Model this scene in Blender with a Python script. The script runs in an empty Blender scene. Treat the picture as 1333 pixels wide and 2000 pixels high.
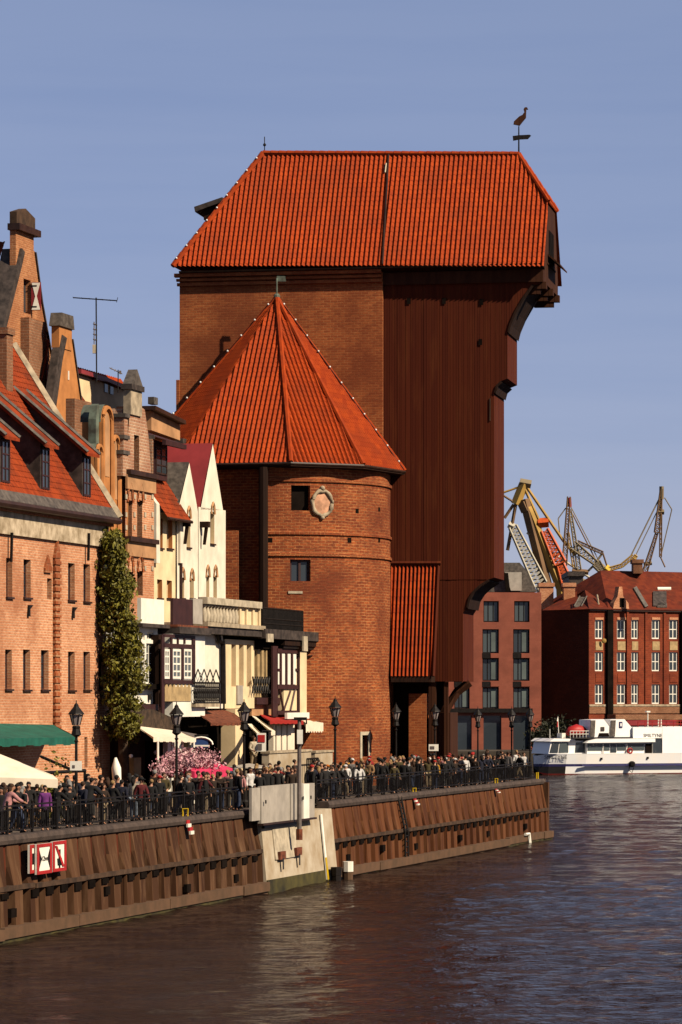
import bpy, bmesh, math, random
from mathutils import Vector, Matrix
random.seed(7)
R = math.radians
ALB = 0.53                                       # reflectance scale of every mixed base colour
SC = bpy.context.scene
COL = SC.collection

# ------------------------------------------------------------------ camera, sky, sun, exposure
F, CX, HY, CAMZ = 6700.0, 666.5, 1368.0, 8.6        # focal length and horizon in photo pixels (photo 1333 wide)
cam = bpy.data.cameras.new('camera')
cam.sensor_fit = 'HORIZONTAL'; cam.sensor_width = 36.0
cam.lens = 36.0 * F / 1333.0
cam.shift_y = (HY - 1000.0) / 1333.0
cam.clip_start = 1.0; cam.clip_end = 9000.0
cam_o = bpy.data.objects.new('camera', cam); COL.objects.link(cam_o)
cam_o.location = (0, 0, CAMZ); cam_o.rotation_euler = (R(90), 0, 0)
SC.camera = cam_o

SUN_AZ = Vector((0.84, -0.54)); SUN_EL = R(40)
sun = bpy.data.lights.new('sun', 'SUN'); sun.energy = 5.0; sun.angle = R(0.5); sun.color = (1.0, 0.86, 0.66)
sun_o = bpy.data.objects.new('sun', sun); COL.objects.link(sun_o)
sd = Vector((SUN_AZ.x, SUN_AZ.y, 0)).normalized() * math.cos(SUN_EL) + Vector((0, 0, math.sin(SUN_EL)))
sun_o.rotation_euler = (-sd).to_track_quat('-Z', 'Y').to_euler()

W = bpy.data.worlds.new('World'); SC.world = W; W.use_nodes = True
wn, wl = W.node_tree.nodes, W.node_tree.links
bg = wn['Background']; bg.inputs['Strength'].default_value = 0.050
sky = wn.new('ShaderNodeTexSky'); sky.sky_type = 'NISHITA'; sky.sun_disc = False
sky.sun_elevation = SUN_EL; sky.sun_rotation = math.atan2(SUN_AZ.x, SUN_AZ.y)
sky.air_density = 0.8; sky.dust_density = 0.05; sky.ozone_density = 3.0; sky.altitude = 0
tint = wn.new('ShaderNodeMix'); tint.data_type = 'RGBA'; tint.blend_type = 'MULTIPLY'
tint.inputs[0].default_value = 1.0
tint.inputs[7].default_value = (1.02, 0.76, 0.82, 1)
# thin streaks of high cloud
tc = wn.new('ShaderNodeTexCoord'); mp_ = wn.new('ShaderNodeMapping'); mp_.inputs['Scale'].default_value = (5, 5, 60)
ns = wn.new('ShaderNodeTexNoise'); ns.inputs['Scale'].default_value = 1.6; ns.inputs['Detail'].default_value = 5
rp = wn.new('ShaderNodeValToRGB'); rp.color_ramp.elements[0].position = 0.42; rp.color_ramp.elements[1].position = 0.75
rp.color_ramp.elements[0].color = (1, 1, 1, 1); rp.color_ramp.elements[1].color = (0.92, 0.945, 0.975, 1)
cm = wn.new('ShaderNodeMix'); cm.data_type = 'RGBA'; cm.blend_type = 'MULTIPLY'; cm.inputs[0].default_value = 1.0
wl.new(tc.outputs['Generated'], mp_.inputs['Vector']); wl.new(mp_.outputs[0], ns.inputs['Vector']); wl.new(ns.outputs['Fac'], rp.inputs['Fac'])
wl.new(sky.outputs[0], tint.inputs[6]); wl.new(rp.outputs['Color'], cm.inputs[7])
even = wn.new('ShaderNodeMix'); even.data_type = 'RGBA'; even.inputs[0].default_value = 0.55   # even, slightly hazy spring sky
even.inputs[7].default_value = (2.5, 3.32, 5.05, 1)
wl.new(tint.outputs[2], even.inputs[6]); wl.new(even.outputs[2], cm.inputs[6]); wl.new(cm.outputs[2], bg.inputs['Color'])

SC.view_settings.view_transform = 'Standard'; SC.view_settings.look = 'None'
SC.view_settings.exposure = 1.12; SC.view_settings.gamma = 1.0
SC.render.engine = 'CYCLES'
SC.cycles.max_bounces = 5; SC.cycles.diffuse_bounces = 2; SC.cycles.glossy_bounces = 3

# ------------------------------------------------------------------ frames: where things stand
def P(px, py, Y):                       # photo pixel at distance Y -> world
    return Vector(((px - CX) / F * Y, Y, CAMZ + (HY - py) / F * Y))

class Frame:
    """ax runs along a facade, ay into the building, z up"""
    def __init__(s, o, ax):
        s.o = Vector(o[:2]); s.ax = Vector(ax[:2]).normalized(); s.ay = Vector((-s.ax.y, s.ax.x))
    def pt(s, a, b, z):
        q = s.o + s.ax * a + s.ay * b
        return Vector((q.x, q.y, z))
    def hit(s, px, py, b=0.0):          # sight line against the vertical plane b
        k = (px - CX) / F
        n = s.ay; q = s.o + s.ay * b
        Y = q.dot(n) / (k * n.x + n.y)
        w = Vector((k * Y, Y))
        return ((w - s.o).dot(s.ax), CAMZ + (HY - py) / F * Y)
    def rect(s, x0, y0, x1, y1, b=0.0):
        a0 = s.hit(x0, 0, b)[0]; a1 = s.hit(x1, 0, b)[0]; m = (x0 + x1) / 2
        return (a0, a1, s.hit(m, y1, b)[1], s.hit(m, y0, b)[1])
    def local(s, v):
        d = Vector((v.x, v.y)) - s.o
        return (d.dot(s.ax), d.dot(s.ay), v.z)
    def polypx(s, pts, b=0.0):
        return [s.hit(x, y, b) for x, y in pts]

th = math.atan2(24.6, 90.0)
U = Vector((math.sin(th), math.cos(th))); N = Vector((math.cos(th), -math.sin(th)))
Q0 = Vector((-12.25, 123.0))
def QF(t): return Frame(Q0 - N * t, U)          # plane parallel to the quay edge, t metres inland
QUAY = QF(0.0)
GZ = 3.6                                        # promenade height above water
CR = Frame((0, 205.0), (math.cos(R(10)), -math.sin(R(10))))
XY = Frame((0, 0), (1, 0))                      # plain world axes

# ------------------------------------------------------------------ object helpers
BASE = {}
def props(o, label=None, cat=None, group=None, kind=None):
    if label: o['label'] = label
    if cat: o['category'] = cat
    if group: o['group'] = group
    if kind: o['kind'] = kind
    return o
def thing(name, label, cat, loc, group=None):
    o = bpy.data.objects.new(name, None); COL.objects.link(o)
    o.location = loc; o.empty_display_size = 0.2
    BASE[o.name] = Vector(loc)
    return props(o, label, cat, group)
def box_uv(me):
    uvl = me.uv_layers.new(name='UVMap') if not me.uv_layers else me.uv_layers[0]
    co = [v.co for v in me.vertices]
    for p in me.polygons:
        n = p.normal
        if abs(n.z) > 0.97: t, b = Vector((1, 0, 0)), Vector((0, 1, 0))
        else:
            t = Vector((-n.y, n.x, 0)).normalized(); b = n.cross(t)
        for li in p.loop_indices:
            c = co[me.loops[li].vertex_index]
            uvl.data[li].uv = (c.dot(t), c.dot(b))

class MB:
    def __init__(s, fr=None): s.v = []; s.f = []; s.m = []; s.fr = fr or XY; s.mi = 0; s.uv = None; s.sm = False
    def mat(s, i): s.mi = i; return s
    def add(s, pts): i = len(s.v); s.v += [Vector(p) for p in pts]; return i
    def face(s, idx): s.f.append(tuple(idx)); s.m.append(s.mi)
    def poly(s, pts): i = s.add(pts); s.face(range(i, i + len(pts))); return s
    def lpoly(s, pts): return s.poly([s.fr.pt(*p) for p in pts])
    def box(s, a0, a1, b0, b1, z0, z1):
        q = s.fr.pt
        i = s.add([q(a0,b0,z0), q(a1,b0,z0), q(a1,b1,z0), q(a0,b1,z0), q(a0,b0,z1), q(a1,b0,z1), q(a1,b1,z1), q(a0,b1,z1)])
        for f in ((0,3,2,1),(4,5,6,7),(0,1,5,4),(1,2,6,5),(2,3,7,6),(3,0,4,7)): s.face([i + k for k in f])
        return s
    def prism(s, pts, b0, b1):            # outline in the facade plane (a,z), pushed b0..b1
        n = len(pts); q = s.fr.pt
        i = s.add([q(a, b0, z) for a, z in pts] + [q(a, b1, z) for a, z in pts])
        s.face([i + k for k in range(n)]); s.face([i + n + k for k in reversed(range(n))])
        for k in range(n):
            j = (k + 1) % n; s.face([i + k, i + n + k, i + n + j, i + j])
        return s
    def prism_z(s, pts, z0, z1):          # plan outline (a,b)
        n = len(pts); q = s.fr.pt
        i = s.add([q(a, b, z0) for a, b in pts] + [q(a, b, z1) for a, b in pts])
        s.face([i + k for k in reversed(range(n))]); s.face([i + n + k for k in range(n)])
        for k in range(n):
            j = (k + 1) % n; s.face([i + k, i + j, i + n + j, i + n + k])
        return s
    def prism_a(s, pts, a0, a1):          # section outline (b,z)
        n = len(pts); q = s.fr.pt
        i = s.add([q(a0, b, z) for b, z in pts] + [q(a1, b, z) for b, z in pts])
        s.face([i + k for k in range(n)]); s.face([i + n + k for k in reversed(range(n))])
        for k in range(n):
            j = (k + 1) % n; s.face([i + k, i + n + k, i + n + j, i + j])
        return s
    def tube(s, pts, r, n=6, r1=None, cap=True):
        pts = [Vector(p) for p in pts]; m = len(pts)
        rings = []
        up = Vector((0, 0, 1))
        for k, p in enumerate(pts):
            d = (pts[min(k + 1, m - 1)] - pts[max(k - 1, 0)]).normalized()
            x = d.cross(up) if abs(d.z) < 0.95 else d.cross(Vector((0, 1, 0)))
            x.normalize(); y = x.cross(d)
            rr = r[k] if isinstance(r, (list, tuple)) else (r if r1 is None else r + (r1 - r) * k / max(m - 1, 1))
            rings.append(s.add([p + (x * math.cos(2*math.pi*j/n) + y * math.sin(2*math.pi*j/n)) * rr for j in range(n)]))
        for k in range(m - 1):
            for j in range(n):
                s.face([rings[k]+j, rings[k]+(j+1)%n, rings[k+1]+(j+1)%n, rings[k+1]+j])
        if cap:
            s.face([rings[0]+j for j in reversed(range(n))]); s.face([rings[-1]+j for j in range(n)])
        return s
    def bar(s, p, q, w=0.1): return s.tube([p, q], w, 4)
    def lathe(s, c, prof, n=12, sx=1.0, sy=1.0):
        c = Vector(c); rings = []
        for r, z in prof:
            rings.append(s.add([c + Vector((r*sx*math.cos(2*math.pi*j/n), r*sy*math.sin(2*math.pi*j/n), z)) for j in range(n)]))
        for k in range(len(prof) - 1):
            for j in range(n): s.face([rings[k]+j, rings[k]+(j+1)%n, rings[k+1]+(j+1)%n, rings[k+1]+j])
        s.face([rings[0]+j for j in reversed(range(n))]); s.face([rings[-1]+j for j in range(n)])
        return s
    def ball(s, c, r, n=8, sx=1, sy=1, sz=1):
        m = max(4, n // 2 + 1)
        return s.lathe(c, [(max(r*math.sin(math.pi*k/m), 1e-4), -r*sz*math.cos(math.pi*k/m)) for k in range(m + 1)], n, sx, sy)
    def build(s, name, mats, parent=None, smooth=False, loc=None, fix=True, weld=False):
        me = bpy.data.meshes.new(name)
        off = BASE.get(parent.name, Vector((0,0,0))) if parent else (Vector(loc) if loc is not None else Vector((0,0,0)))
        me.from_pydata([v - off for v in s.v], [], s.f)
        for m in (mats if isinstance(mats, (list, tuple)) else [mats]): me.materials.append(m)
        me.polygons.foreach_set('material_index', s.m)
        if fix:
            bm = bmesh.new(); bm.from_mesh(me); bmesh.ops.recalc_face_normals(bm, faces=bm.faces); bm.to_mesh(me); bm.free()
        if weld:
            bm = bmesh.new(); bm.from_mesh(me); bmesh.ops.remove_doubles(bm, verts=bm.verts, dist=1e-3); bm.to_mesh(me); bm.free()
        if smooth: me.polygons.foreach_set('use_smooth', [True] * len(me.polygons))
        me.update()
        if s.uv:
            uvl = me.uv_layers.new(name='UVMap')
            for l in me.loops: uvl.data[l.index].uv = s.uv[l.vertex_index]
        else: box_uv(me)
        o = bpy.data.objects.new(name, me); COL.objects.link(o)
        if parent:
            o.parent = parent; BASE[o.name] = off
        else:
            o.location = off; BASE[o.name] = off
        return o

def clip_poly(poly, a0, a1, z0, z1):
    def cut(pts, ax, lim, sgn):
        out = []
        for i in range(len(pts)):
            p, q = pts[i], pts[(i + 1) % len(pts)]
            dp, dq = (p[ax] - lim) * sgn, (q[ax] - lim) * sgn
            if dp >= 0: out.append(p)
            if dp * dq < 0:
                t = dp / (dp - dq); out.append((p[0] + (q[0]-p[0])*t, p[1] + (q[1]-p[1])*t))
        return out
    for ax, lim, sg in ((0, a0, 1), (0, a1, -1), (1, z0, 1), (1, z1, -1)):
        if len(poly) < 3: return []
        poly = cut(poly, ax, lim, sg)
    return poly
def facade(mb, mp, polys, holes, reveal=0.25, cell=None, mw=0, mr=0):
    """wall outline(s) with real openings and their reveals"""
    for poly in polys:
        A = [p[0] for p in poly]; Z = [p[1] for p in poly]
        xs = {min(A), max(A)}; zs = {min(Z), max(Z)}
        for h in holes:
            for x in h[:2]:
                if min(A) < x < max(A): xs.add(x)
            for z in h[2:4]:
                if min(Z) < z < max(Z): zs.add(z)
        if cell:
            n = max(1, int((max(A) - min(A)) / cell)); xs |= {min(A) + (max(A)-min(A))*k/n for k in range(n + 1)}
        xs = sorted(xs); zs = sorted(zs)
        mb.mat(mw)
        for i in range(len(xs) - 1):
            for j in range(len(zs) - 1):
                c = ((xs[i]+xs[i+1])/2, (zs[j]+zs[j+1])/2)
                if any(h[0] < c[0] < h[1] and h[2] < c[1] < h[3] for h in holes): continue
                q = clip_poly(poly, xs[i], xs[i+1], zs[j], zs[j+1])
                if len(q) >= 3: mb.poly([mp(a, 0, z) for a, z in q])
    mb.mat(mr)
    for a0, a1, z0, z1 in [h[:4] for h in holes]:
        for p, q in (((a0,z0),(a0,z1)), ((a0,z1),(a1,z1)), ((a1,z1),(a1,z0)), ((a1,z0),(a0,z0))):
            mb.poly([mp(p[0],0,p[1]), mp(q[0],0,q[1]), mp(q[0],reveal,q[1]), mp(p[0],reveal,p[1])])
    mb.mat(mw)

def text_mesh(s, size, name):
    cu = bpy.data.curves.new('txt', 'FONT'); cu.body = s; cu.size = size; cu.extrude = 0.01; cu.align_x = 'CENTER'; cu.align_y = 'CENTER'
    t = bpy.data.objects.new('txt', cu); COL.objects.link(t)
    dg = bpy.context.evaluated_depsgraph_get(); dg.update()
    me = bpy.data.meshes.new_from_object(t.evaluated_get(dg)); me.name = name
    bpy.data.objects.remove(t); bpy.data.curves.remove(cu)
    return me
def lettering(s, size, c, xdir, mat, parent, sx=1.0, name='lettering'):
    me = text_mesh(s, size, name)
    xd = Vector(xdir).normalized(); up = Vector((0, 0, 1)); nd = xd.cross(up)
    M = Matrix((( xd.x*sx, up.x, nd.x), (xd.y*sx, up.y, nd.y), (xd.z*sx, up.z, nd.z))).to_4x4()
    off = BASE.get(parent.name, Vector((0,0,0)))
    me.transform(Matrix.Translation(Vector(c) - off) @ M)
    me.materials.clear(); me.materials.append(mat)
    o = bpy.data.objects.new(name, me); COL.objects.link(o); o.parent = parent; BASE[o.name] = off
    return o
def copy_tree(o, parent=None):
    c = o.copy(); COL.objects.link(c); c.parent = parent
    for ch in list(o.children): copy_tree(ch, c)
    return c

# ------------------------------------------------------------------ materials
def nmat(name):
    m = bpy.data.materials.new(name); m.use_nodes = True
    nt = m.node_tree; b = nt.nodes['Principled BSDF']
    return m, nt, b
def node(nt, t, **kw):
    n = nt.nodes.new('ShaderNode' + t)
    for k, v in kw.items():
        if k in n.inputs: n.inputs[k].default_value = v
        else: setattr(n, k, v)
    return n
def c4(c): return (c[0], c[1], c[2], 1)
def mix(nt, fac, a, b, mode='MIX'):
    m = nt.nodes.new('ShaderNodeMix'); m.data_type = 'RGBA'; m.blend_type = mode
    for sock, v in ((m.inputs[0], fac), (m.inputs[6], a), (m.inputs[7], b)):
        if hasattr(v, 'is_output'): nt.links.new(v, sock)
        elif isinstance(v, (int, float)): sock.default_value = v
        else: sock.default_value = c4(tuple(x * ALB for x in v))
    return m.outputs[2]
def noise(nt, scale, detail=3, vec=None, stretch=None, rough=0.6):
    n = node(nt, 'TexNoise', Scale=scale, Detail=detail, Roughness=rough)
    if vec is None:
        t = nt.nodes.new('ShaderNodeTexCoord'); vec = t.outputs['Object']
    if stretch:
        mp = node(nt, 'Mapping'); mp.inputs['Scale'].default_value = stretch; nt.links.new(vec, mp.inputs['Vector']); vec = mp.outputs[0]
    nt.links.new(vec, n.inputs['Vector'])
    return n.outputs['Fac']
def ramp(nt, fac, p0, p1, c0=(0,0,0), c1=(1,1,1)):
    r = nt.nodes.new('ShaderNodeValToRGB'); e = r.color_ramp.elements
    e[0].position = p0; e[1].position = p1; e[0].color = c4(c0); e[1].color = c4(c1)
    nt.links.new(fac, r.inputs['Fac']); return r.outputs['Color']
def bump(nt, b, h, strength=0.4, dist=0.03):
    n = node(nt, 'Bump', Strength=strength, Distance=dist); nt.links.new(h, n.inputs['Height']); nt.links.new(n.outputs[0], b.inputs['Normal'])
def uvout(nt): return nt.nodes.new('ShaderNodeUVMap').outputs[0]

def m_plain(name, col, rough=0.7, var=0.18, scale=1.5, metal=0.0, col2=None, bmp=0.15):
    m, nt, b = nmat(name)
    f = noise(nt, scale, 4); dk = col2 or tuple(x * (1 - 1.6 * var) for x in col)
    cfac = ramp(nt, f, 0.35, 0.68)
    c = mix(nt, cfac, dk, tuple(min(1, x * (1 + 0.4 * var)) for x in col))
    nt.links.new(c, b.inputs['Base Color']); b.inputs['Roughness'].default_value = rough; b.inputs['Metallic'].default_value = metal
    b.inputs['Specular IOR Level'].default_value = 0.2 if rough >= 0.5 else 0.5
    if bmp: bump(nt, b, noise(nt, scale * 9, 3), bmp, 0.02)
    return m
def m_brick(name, c1, c2, mortar, bw=0.5, bh=0.17, ms=0.022, stain=(0.05,0.02,0.01), st=0.5, bmp=0.6, patch=0.85):
    m, nt, b = nmat(name); uv = uvout(nt)
    bt = node(nt, 'TexBrick', Scale=1.0); bt.offset = 0.5
    bt.inputs['Color1'].default_value = c4([x * ALB for x in c1]); bt.inputs['Color2'].default_value = c4([x * ALB for x in c2]); bt.inputs['Mortar'].default_value = c4([x * ALB for x in mortar])
    bt.inputs['Mortar Size'].default_value = ms; bt.inputs['Brick Width'].default_value = bw; bt.inputs['Row Height'].default_value = bh
    bt.inputs['Bias'].default_value = -0.1; bt.inputs['Mortar Smooth'].default_value = 0.3
    nt.links.new(uv, bt.inputs['Vector'])
    big = ramp(nt, noise(nt, 0.35, 5), 0.40, 0.66)
    fine = ramp(nt, noise(nt, 3.2, 4, uv, (1, 2.5, 1)), 0.42, 0.70)
    c = mix(nt, big, bt.outputs['Color'], mix(nt, patch, bt.outputs['Color'], [x * .7 for x in c2]))
    s = node(nt, 'Math', operation='MULTIPLY'); nt.links.new(fine, s.inputs[0]); s.inputs[1].default_value = st
    c = mix(nt, s.outputs[0], c, stain)
    lt = node(nt, 'Math', operation='MULTIPLY'); nt.links.new(ramp(nt, noise(nt, 5.0, 3, uv, (0.6, 2.2, 1)), 0.60, 0.74), lt.inputs[0]); lt.inputs[1].default_value = 0.45
    c = mix(nt, lt.outputs[0], c, mortar)
    nt.links.new(c, b.inputs['Base Color']); b.inputs['Roughness'].default_value = 0.9
    b.inputs['Specular IOR Level'].default_value = 0.2
    inv = node(nt, 'Math', operation='SUBTRACT'); inv.inputs[0].default_value = 1.0; nt.links.new(bt.outputs['Fac'], inv.inputs[1])
    bump(nt, b, inv.outputs[0], bmp, 0.03)
    return m
def m_tile(name, c1, c2, c3, pitch=0.44, row=0.38):
    """each tile a shade of its own, with soot and lichen patches"""
    m, nt, b = nmat(name); uv = uvout(nt)
    sp = node(nt, 'SeparateXYZ'); nt.links.new(uv, sp.inputs[0])
    def cellf(o, d):
        k = node(nt, 'Math', operation='DIVIDE'); nt.links.new(o, k.inputs[0]); k.inputs[1].default_value = d
        g = node(nt, 'Math', operation='FLOOR'); nt.links.new(k.outputs[0], g.inputs[0]); return g.outputs[0]
    cb = node(nt, 'CombineXYZ'); nt.links.new(cellf(sp.outputs[0], pitch), cb.inputs[0]); nt.links.new(cellf(sp.outputs[1], row), cb.inputs[1])
    w = node(nt, 'TexWhiteNoise'); w.noise_dimensions = '3D'; nt.links.new(cb.outputs[0], w.inputs['Vector'])
    c = mix(nt, w.outputs['Value'], c1, c2)
    c = mix(nt, ramp(nt, noise(nt, 0.5, 5), 0.45, 0.72), c, c3)
    nt.links.new(c, b.inputs['Base Color']); b.inputs['Roughness'].default_value = 0.8; b.inputs['Specular IOR Level'].default_value = 0.1
    bump(nt, b, noise(nt, 14, 2), 0.2, 0.02)
    return m
def m_wood(name, c1, c2, c3, pw=0.3, rough=0.85, streak=(3.0, 0.25, 1)):
    """boards running up the wall: a shade per board, weathered streaks along the grain"""
    m, nt, b = nmat(name); uv = uvout(nt)
    sp = node(nt, 'SeparateXYZ'); nt.links.new(uv, sp.inputs[0])
    k = node(nt, 'Math', operation='DIVIDE'); nt.links.new(sp.outputs[0], k.inputs[0]); k.inputs[1].default_value = pw
    g = node(nt, 'Math', operation='FLOOR'); nt.links.new(k.outputs[0], g.inputs[0])
    w = node(nt, 'TexWhiteNoise'); w.noise_dimensions = '1D'; nt.links.new(g.outputs[0], w.inputs['W'])
    fr_ = node(nt, 'Math', operation='FRACT'); nt.links.new(k.outputs[0], fr_.inputs[0])
    c = mix(nt, w.outputs['Value'], c1, c2)
    c = mix(nt, ramp(nt, noise(nt, 1.0, 5, uv, streak), 0.50, 0.74), c, c3)
    nt.links.new(c, b.inputs['Base Color']); b.inputs['Roughness'].default_value = rough; b.inputs['Specular IOR Level'].default_value = 0.1
    gap = ramp(nt, fr_.outputs[0], 0.0, 0.08)
    bump(nt, b, gap, 0.5, 0.03)
    return m
def m_glass(name, col=(0.02, 0.025, 0.03), rough=0.08):
    m, nt, b = nmat(name)
    b.inputs['Base Color'].default_value = c4(col); b.inputs['Roughness'].default_value = rough
    b.inputs['Specular IOR Level'].default_value = 0.35
    bump(nt, b, noise(nt, 1.2, 1), 0.08, 0.05)
    return m
def m_leaf(name, c1, c2, scale=2.5):
    m, nt, b = nmat(name)
    oi = nt.nodes.new('ShaderNodeNewGeometry')
    c = mix(nt, oi.outputs['Random Per Island'], c1, c2)
    c = mix(nt, ramp(nt, noise(nt, scale, 2), 0.4, 0.6), c, tuple(0.55 * (x + y) / 2 for x, y in zip(c1, c2)))
    nt.links.new(c, b.inputs['Base Color']); b.inputs['Roughness'].default_value = 0.6; b.inputs['Specular IOR Level'].default_value = 0.2
    return m

M = {}
M['crane_brick'] = m_brick('crane_brick', (0.44,0.120,0.030), (0.28,0.058,0.013), (0.50,0.21,0.07), 0.42, 0.15, 0.016, (0.16,0.035,0.01), 0.6)
M['tower_brick'] = m_brick('tower_brick', (0.41,0.098,0.022), (0.21,0.036,0.008), (0.54,0.23,0.08), 0.46, 0.165, 0.02, (0.10,0.022,0.007), 0.8)
M['salmon_brick'] = m_brick('salmon_brick', (0.76,0.34,0.165), (0.58,0.215,0.095), (0.84,0.57,0.36), 0.36, 0.12, 0.016, (0.30,0.09,0.035), 0.5)
M['red_pilaster'] = m_brick('red_pilaster', (0.44,0.12,0.035), (0.34,0.08,0.022), (0.5,0.25,0.12), 0.5, 0.32, 0.05, (0.2,0.05,0.02), 0.4)
M['chimney_brick'] = m_brick('chimney_brick', (0.36,0.15,0.07), (0.26,0.10,0.045), (0.4,0.25,0.15), 0.4, 0.15, 0.02, (0.12,0.06,0.03), 0.6)
M['stripe_brick'] = m_brick('stripe_brick', (0.55,0.30,0.17), (0.42,0.16,0.085), (0.66,0.47,0.32), 0.4, 0.16, 0.03, (0.25,0.12,0.06), 0.4)
M['gable_brick'] = m_brick('gable_brick', (0.56,0.22,0.085), (0.42,0.14,0.05), (0.62,0.36,0.18), 0.36, 0.12, 0.016, (0.22,0.07,0.025), 0.55)
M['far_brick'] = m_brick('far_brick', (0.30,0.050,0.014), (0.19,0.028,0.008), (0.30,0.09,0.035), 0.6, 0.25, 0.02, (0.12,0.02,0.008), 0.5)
M['shaded_brick'] = m_brick('shaded_brick', (0.07,0.025,0.012), (0.045,0.016,0.008), (0.07,0.03,0.018), 0.6, 0.25, 0.02, (0.05,0.012,0.006), 0.5)  # end wall only: its shade is put into the brick colour
M['modern_clad'] = m_brick('modern_clad', (0.33,0.095,0.055), (0.28,0.078,0.045), (0.34,0.11,0.065), 1.2, 0.4, 0.01, (0.22,0.05,0.03), 0.25, 0.2)
M['tile'] = m_tile('tile', (0.44,0.058,0.005), (0.29,0.031,0.003), (0.27,0.036,0.006), 0.29, 0.36)
M['tile_old'] = m_tile('tile_old', (0.33,0.048,0.008), (0.21,0.027,0.005), (0.10,0.022,0.007), 0.3, 0.3)
M['tile_red'] = m_tile('tile_red', (0.18,0.031,0.010), (0.12,0.018,0.007), (0.075,0.016,0.007), 0.5, 0.5)
M['metal_red'] = m_plain('metal_red', (0.30,0.035,0.035), 0.5, 0.15, 0.6)
M['hoist_wood'] = m_wood('hoist_wood', (0.094,0.0160,0.0035), (0.070,0.0105,0.0024), (0.115,0.026,0.006), 0.32)
M['dark_wood'] = m_wood('dark_wood', (0.026,0.010,0.005), (0.016,0.007,0.004), (0.04,0.016,0.008), 0.25)
M['beam_wood'] = m_wood('beam_wood', (0.06,0.020,0.008), (0.04,0.012,0.005), (0.08,0.03,0.012), 0.3)
M['sheet_pile'] = m_wood('sheet_pile', (0.105,0.047,0.021), (0.045,0.017,0.007), (0.18,0.095,0.047), 0.8, 0.85, (2.2, 0.35, 1))
M['sheet_pile_red'] = m_wood('sheet_pile_red', (0.135,0.046,0.016), (0.065,0.020,0.007), (0.17,0.075,0.030), 0.7, 0.85, (2.4, 0.35, 1))
M['pile_red'] = m_wood('pile_red', (0.11,0.022,0.008), (0.07,0.014,0.006), (0.11,0.04,0.018), 0.5)
M['waler'] = m_plain('waler', (0.085,0.045,0.024), 0.9, 0.35, 1.8)
M['cap'] = m_plain('cap', (0.085,0.058,0.045), 0.85, 0.3, 2.2)
M['base_beam'] = m_plain('base_beam', (0.125,0.064,0.033), 0.9, 0.4, 1.2, col2=(0.09,0.05,0.025))
M['slate'] = m_plain('slate', (0.075,0.055,0.045), 0.7, 0.4, 2.5)
M['lead'] = m_plain('lead', (0.13,0.105,0.085), 0.6, 0.35, 3.0)
M['verdigris'] = m_plain('verdigris', (0.16,0.20,0.15), 0.7, 0.4, 1.2, col2=(0.06,0.055,0.04))
M['stone'] = m_plain('stone', (0.50,0.39,0.26), 0.85, 0.3, 2.0)
M['pale_stone'] = m_plain('pale_stone', (0.58,0.48,0.34), 0.85, 0.25, 2.0)
M['stain_plaster'] = m_plain('stain_plaster', (0.58,0.46,0.32), 0.9, 0.4, 1.8, col2=(0.30,0.22,0.13))
M['white_plaster'] = m_plain('white_plaster', (0.90,0.80,0.63), 0.85, 0.12, 0.8)
M['cream_plaster'] = m_plain('cream_plaster', (0.92,0.70,0.41), 0.85, 0.14, 0.7)
M['orange_plaster'] = m_plain('orange_plaster', (0.56,0.22,0.065), 0.85, 0.2, 0.9)
M['peach_plaster'] = m_plain('peach_plaster', (0.54,0.28,0.13), 0.85, 0.2, 0.9)
M['white_paint'] = m_plain('white_paint', (1.0,0.92,0.78), 0.55, 0.1, 1.0)
M['ochre_panel'] = m_plain('ochre_panel', (0.50,0.34,0.16), 0.8, 0.2, 2.0)
M['curtain'] = m_plain('curtain', (0.55,0.36,0.17), 0.8, 0.2, 3.0)
M['iron'] = m_plain('iron', (0.018,0.014,0.012), 0.5, 0.3, 4.0)
M['iron'].node_tree.nodes['Principled BSDF'].inputs['Specular IOR Level'].default_value = 0.08
M['net_curtain'] = m_plain('net_curtain', (0.13,0.16,0.15), 0.8, 0.2, 0.3)
M['gutter'] = m_plain('gutter', (0.05,0.022,0.014), 0.5, 0.3, 1.5)
M['void_black'] = m_plain('void_black', (0.012,0.008,0.006), 0.9, 0.3, 1.0)  # near-black: darkness inside holes and voids as colour; also dark fittings
M['void_black'].node_tree.nodes['Principled BSDF'].inputs['Specular IOR Level'].default_value = 0.02
M['glass'] = m_glass('glass'); M['pale_glass'] = m_glass('pale_glass', (0.04,0.05,0.052), 0.06)
M['lantern_glass'] = m_glass('lantern_glass', (0.16,0.13,0.12), 0.25)
M['brown_panel'] = m_plain('brown_panel', (0.055,0.018,0.016), 0.6, 0.2, 1.5)
M['concrete'] = m_plain('concrete', (0.50,0.42,0.31), 0.9, 0.25, 0.9, col2=(0.38,0.28,0.17))
M['grey_metal'] = m_plain('grey_metal', (0.46,0.40,0.33), 0.55, 0.15, 1.2)
M['galv'] = m_plain('galv', (0.20,0.16,0.14), 0.5, 0.25, 2.0)
M['rust'] = m_plain('rust', (0.22,0.06,0.025), 0.9, 0.4, 4.0)
M['green_cloth'] = m_plain('green_cloth', (0.012,0.125,0.085), 0.85, 0.25, 1.5)
M['cream_cloth'] = m_plain('cream_cloth', (0.95,0.80,0.60), 0.85, 0.1, 1.2)
M['grey_cloth'] = m_plain('grey_cloth', (0.14,0.11,0.10), 0.85, 0.2, 1.2)
M['red_cloth'] = m_plain('red_cloth', (0.42,0.02,0.012), 0.85, 0.15, 1.5)
M['pink_cloth'] = m_plain('pink_cloth', (0.72,0.04,0.12), 0.8, 0.1, 1.5)
M['red_paint'] = m_plain('red_paint', (0.48,0.022,0.018), 0.5, 0.15, 1.5)
M['shutter_red'] = m_plain('shutter_red', (0.26,0.02,0.025), 0.6, 0.15, 1.5)
M['blue_paint'] = m_plain('blue_paint', (0.03,0.07,0.22), 0.5, 0.15, 1.5)
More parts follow.
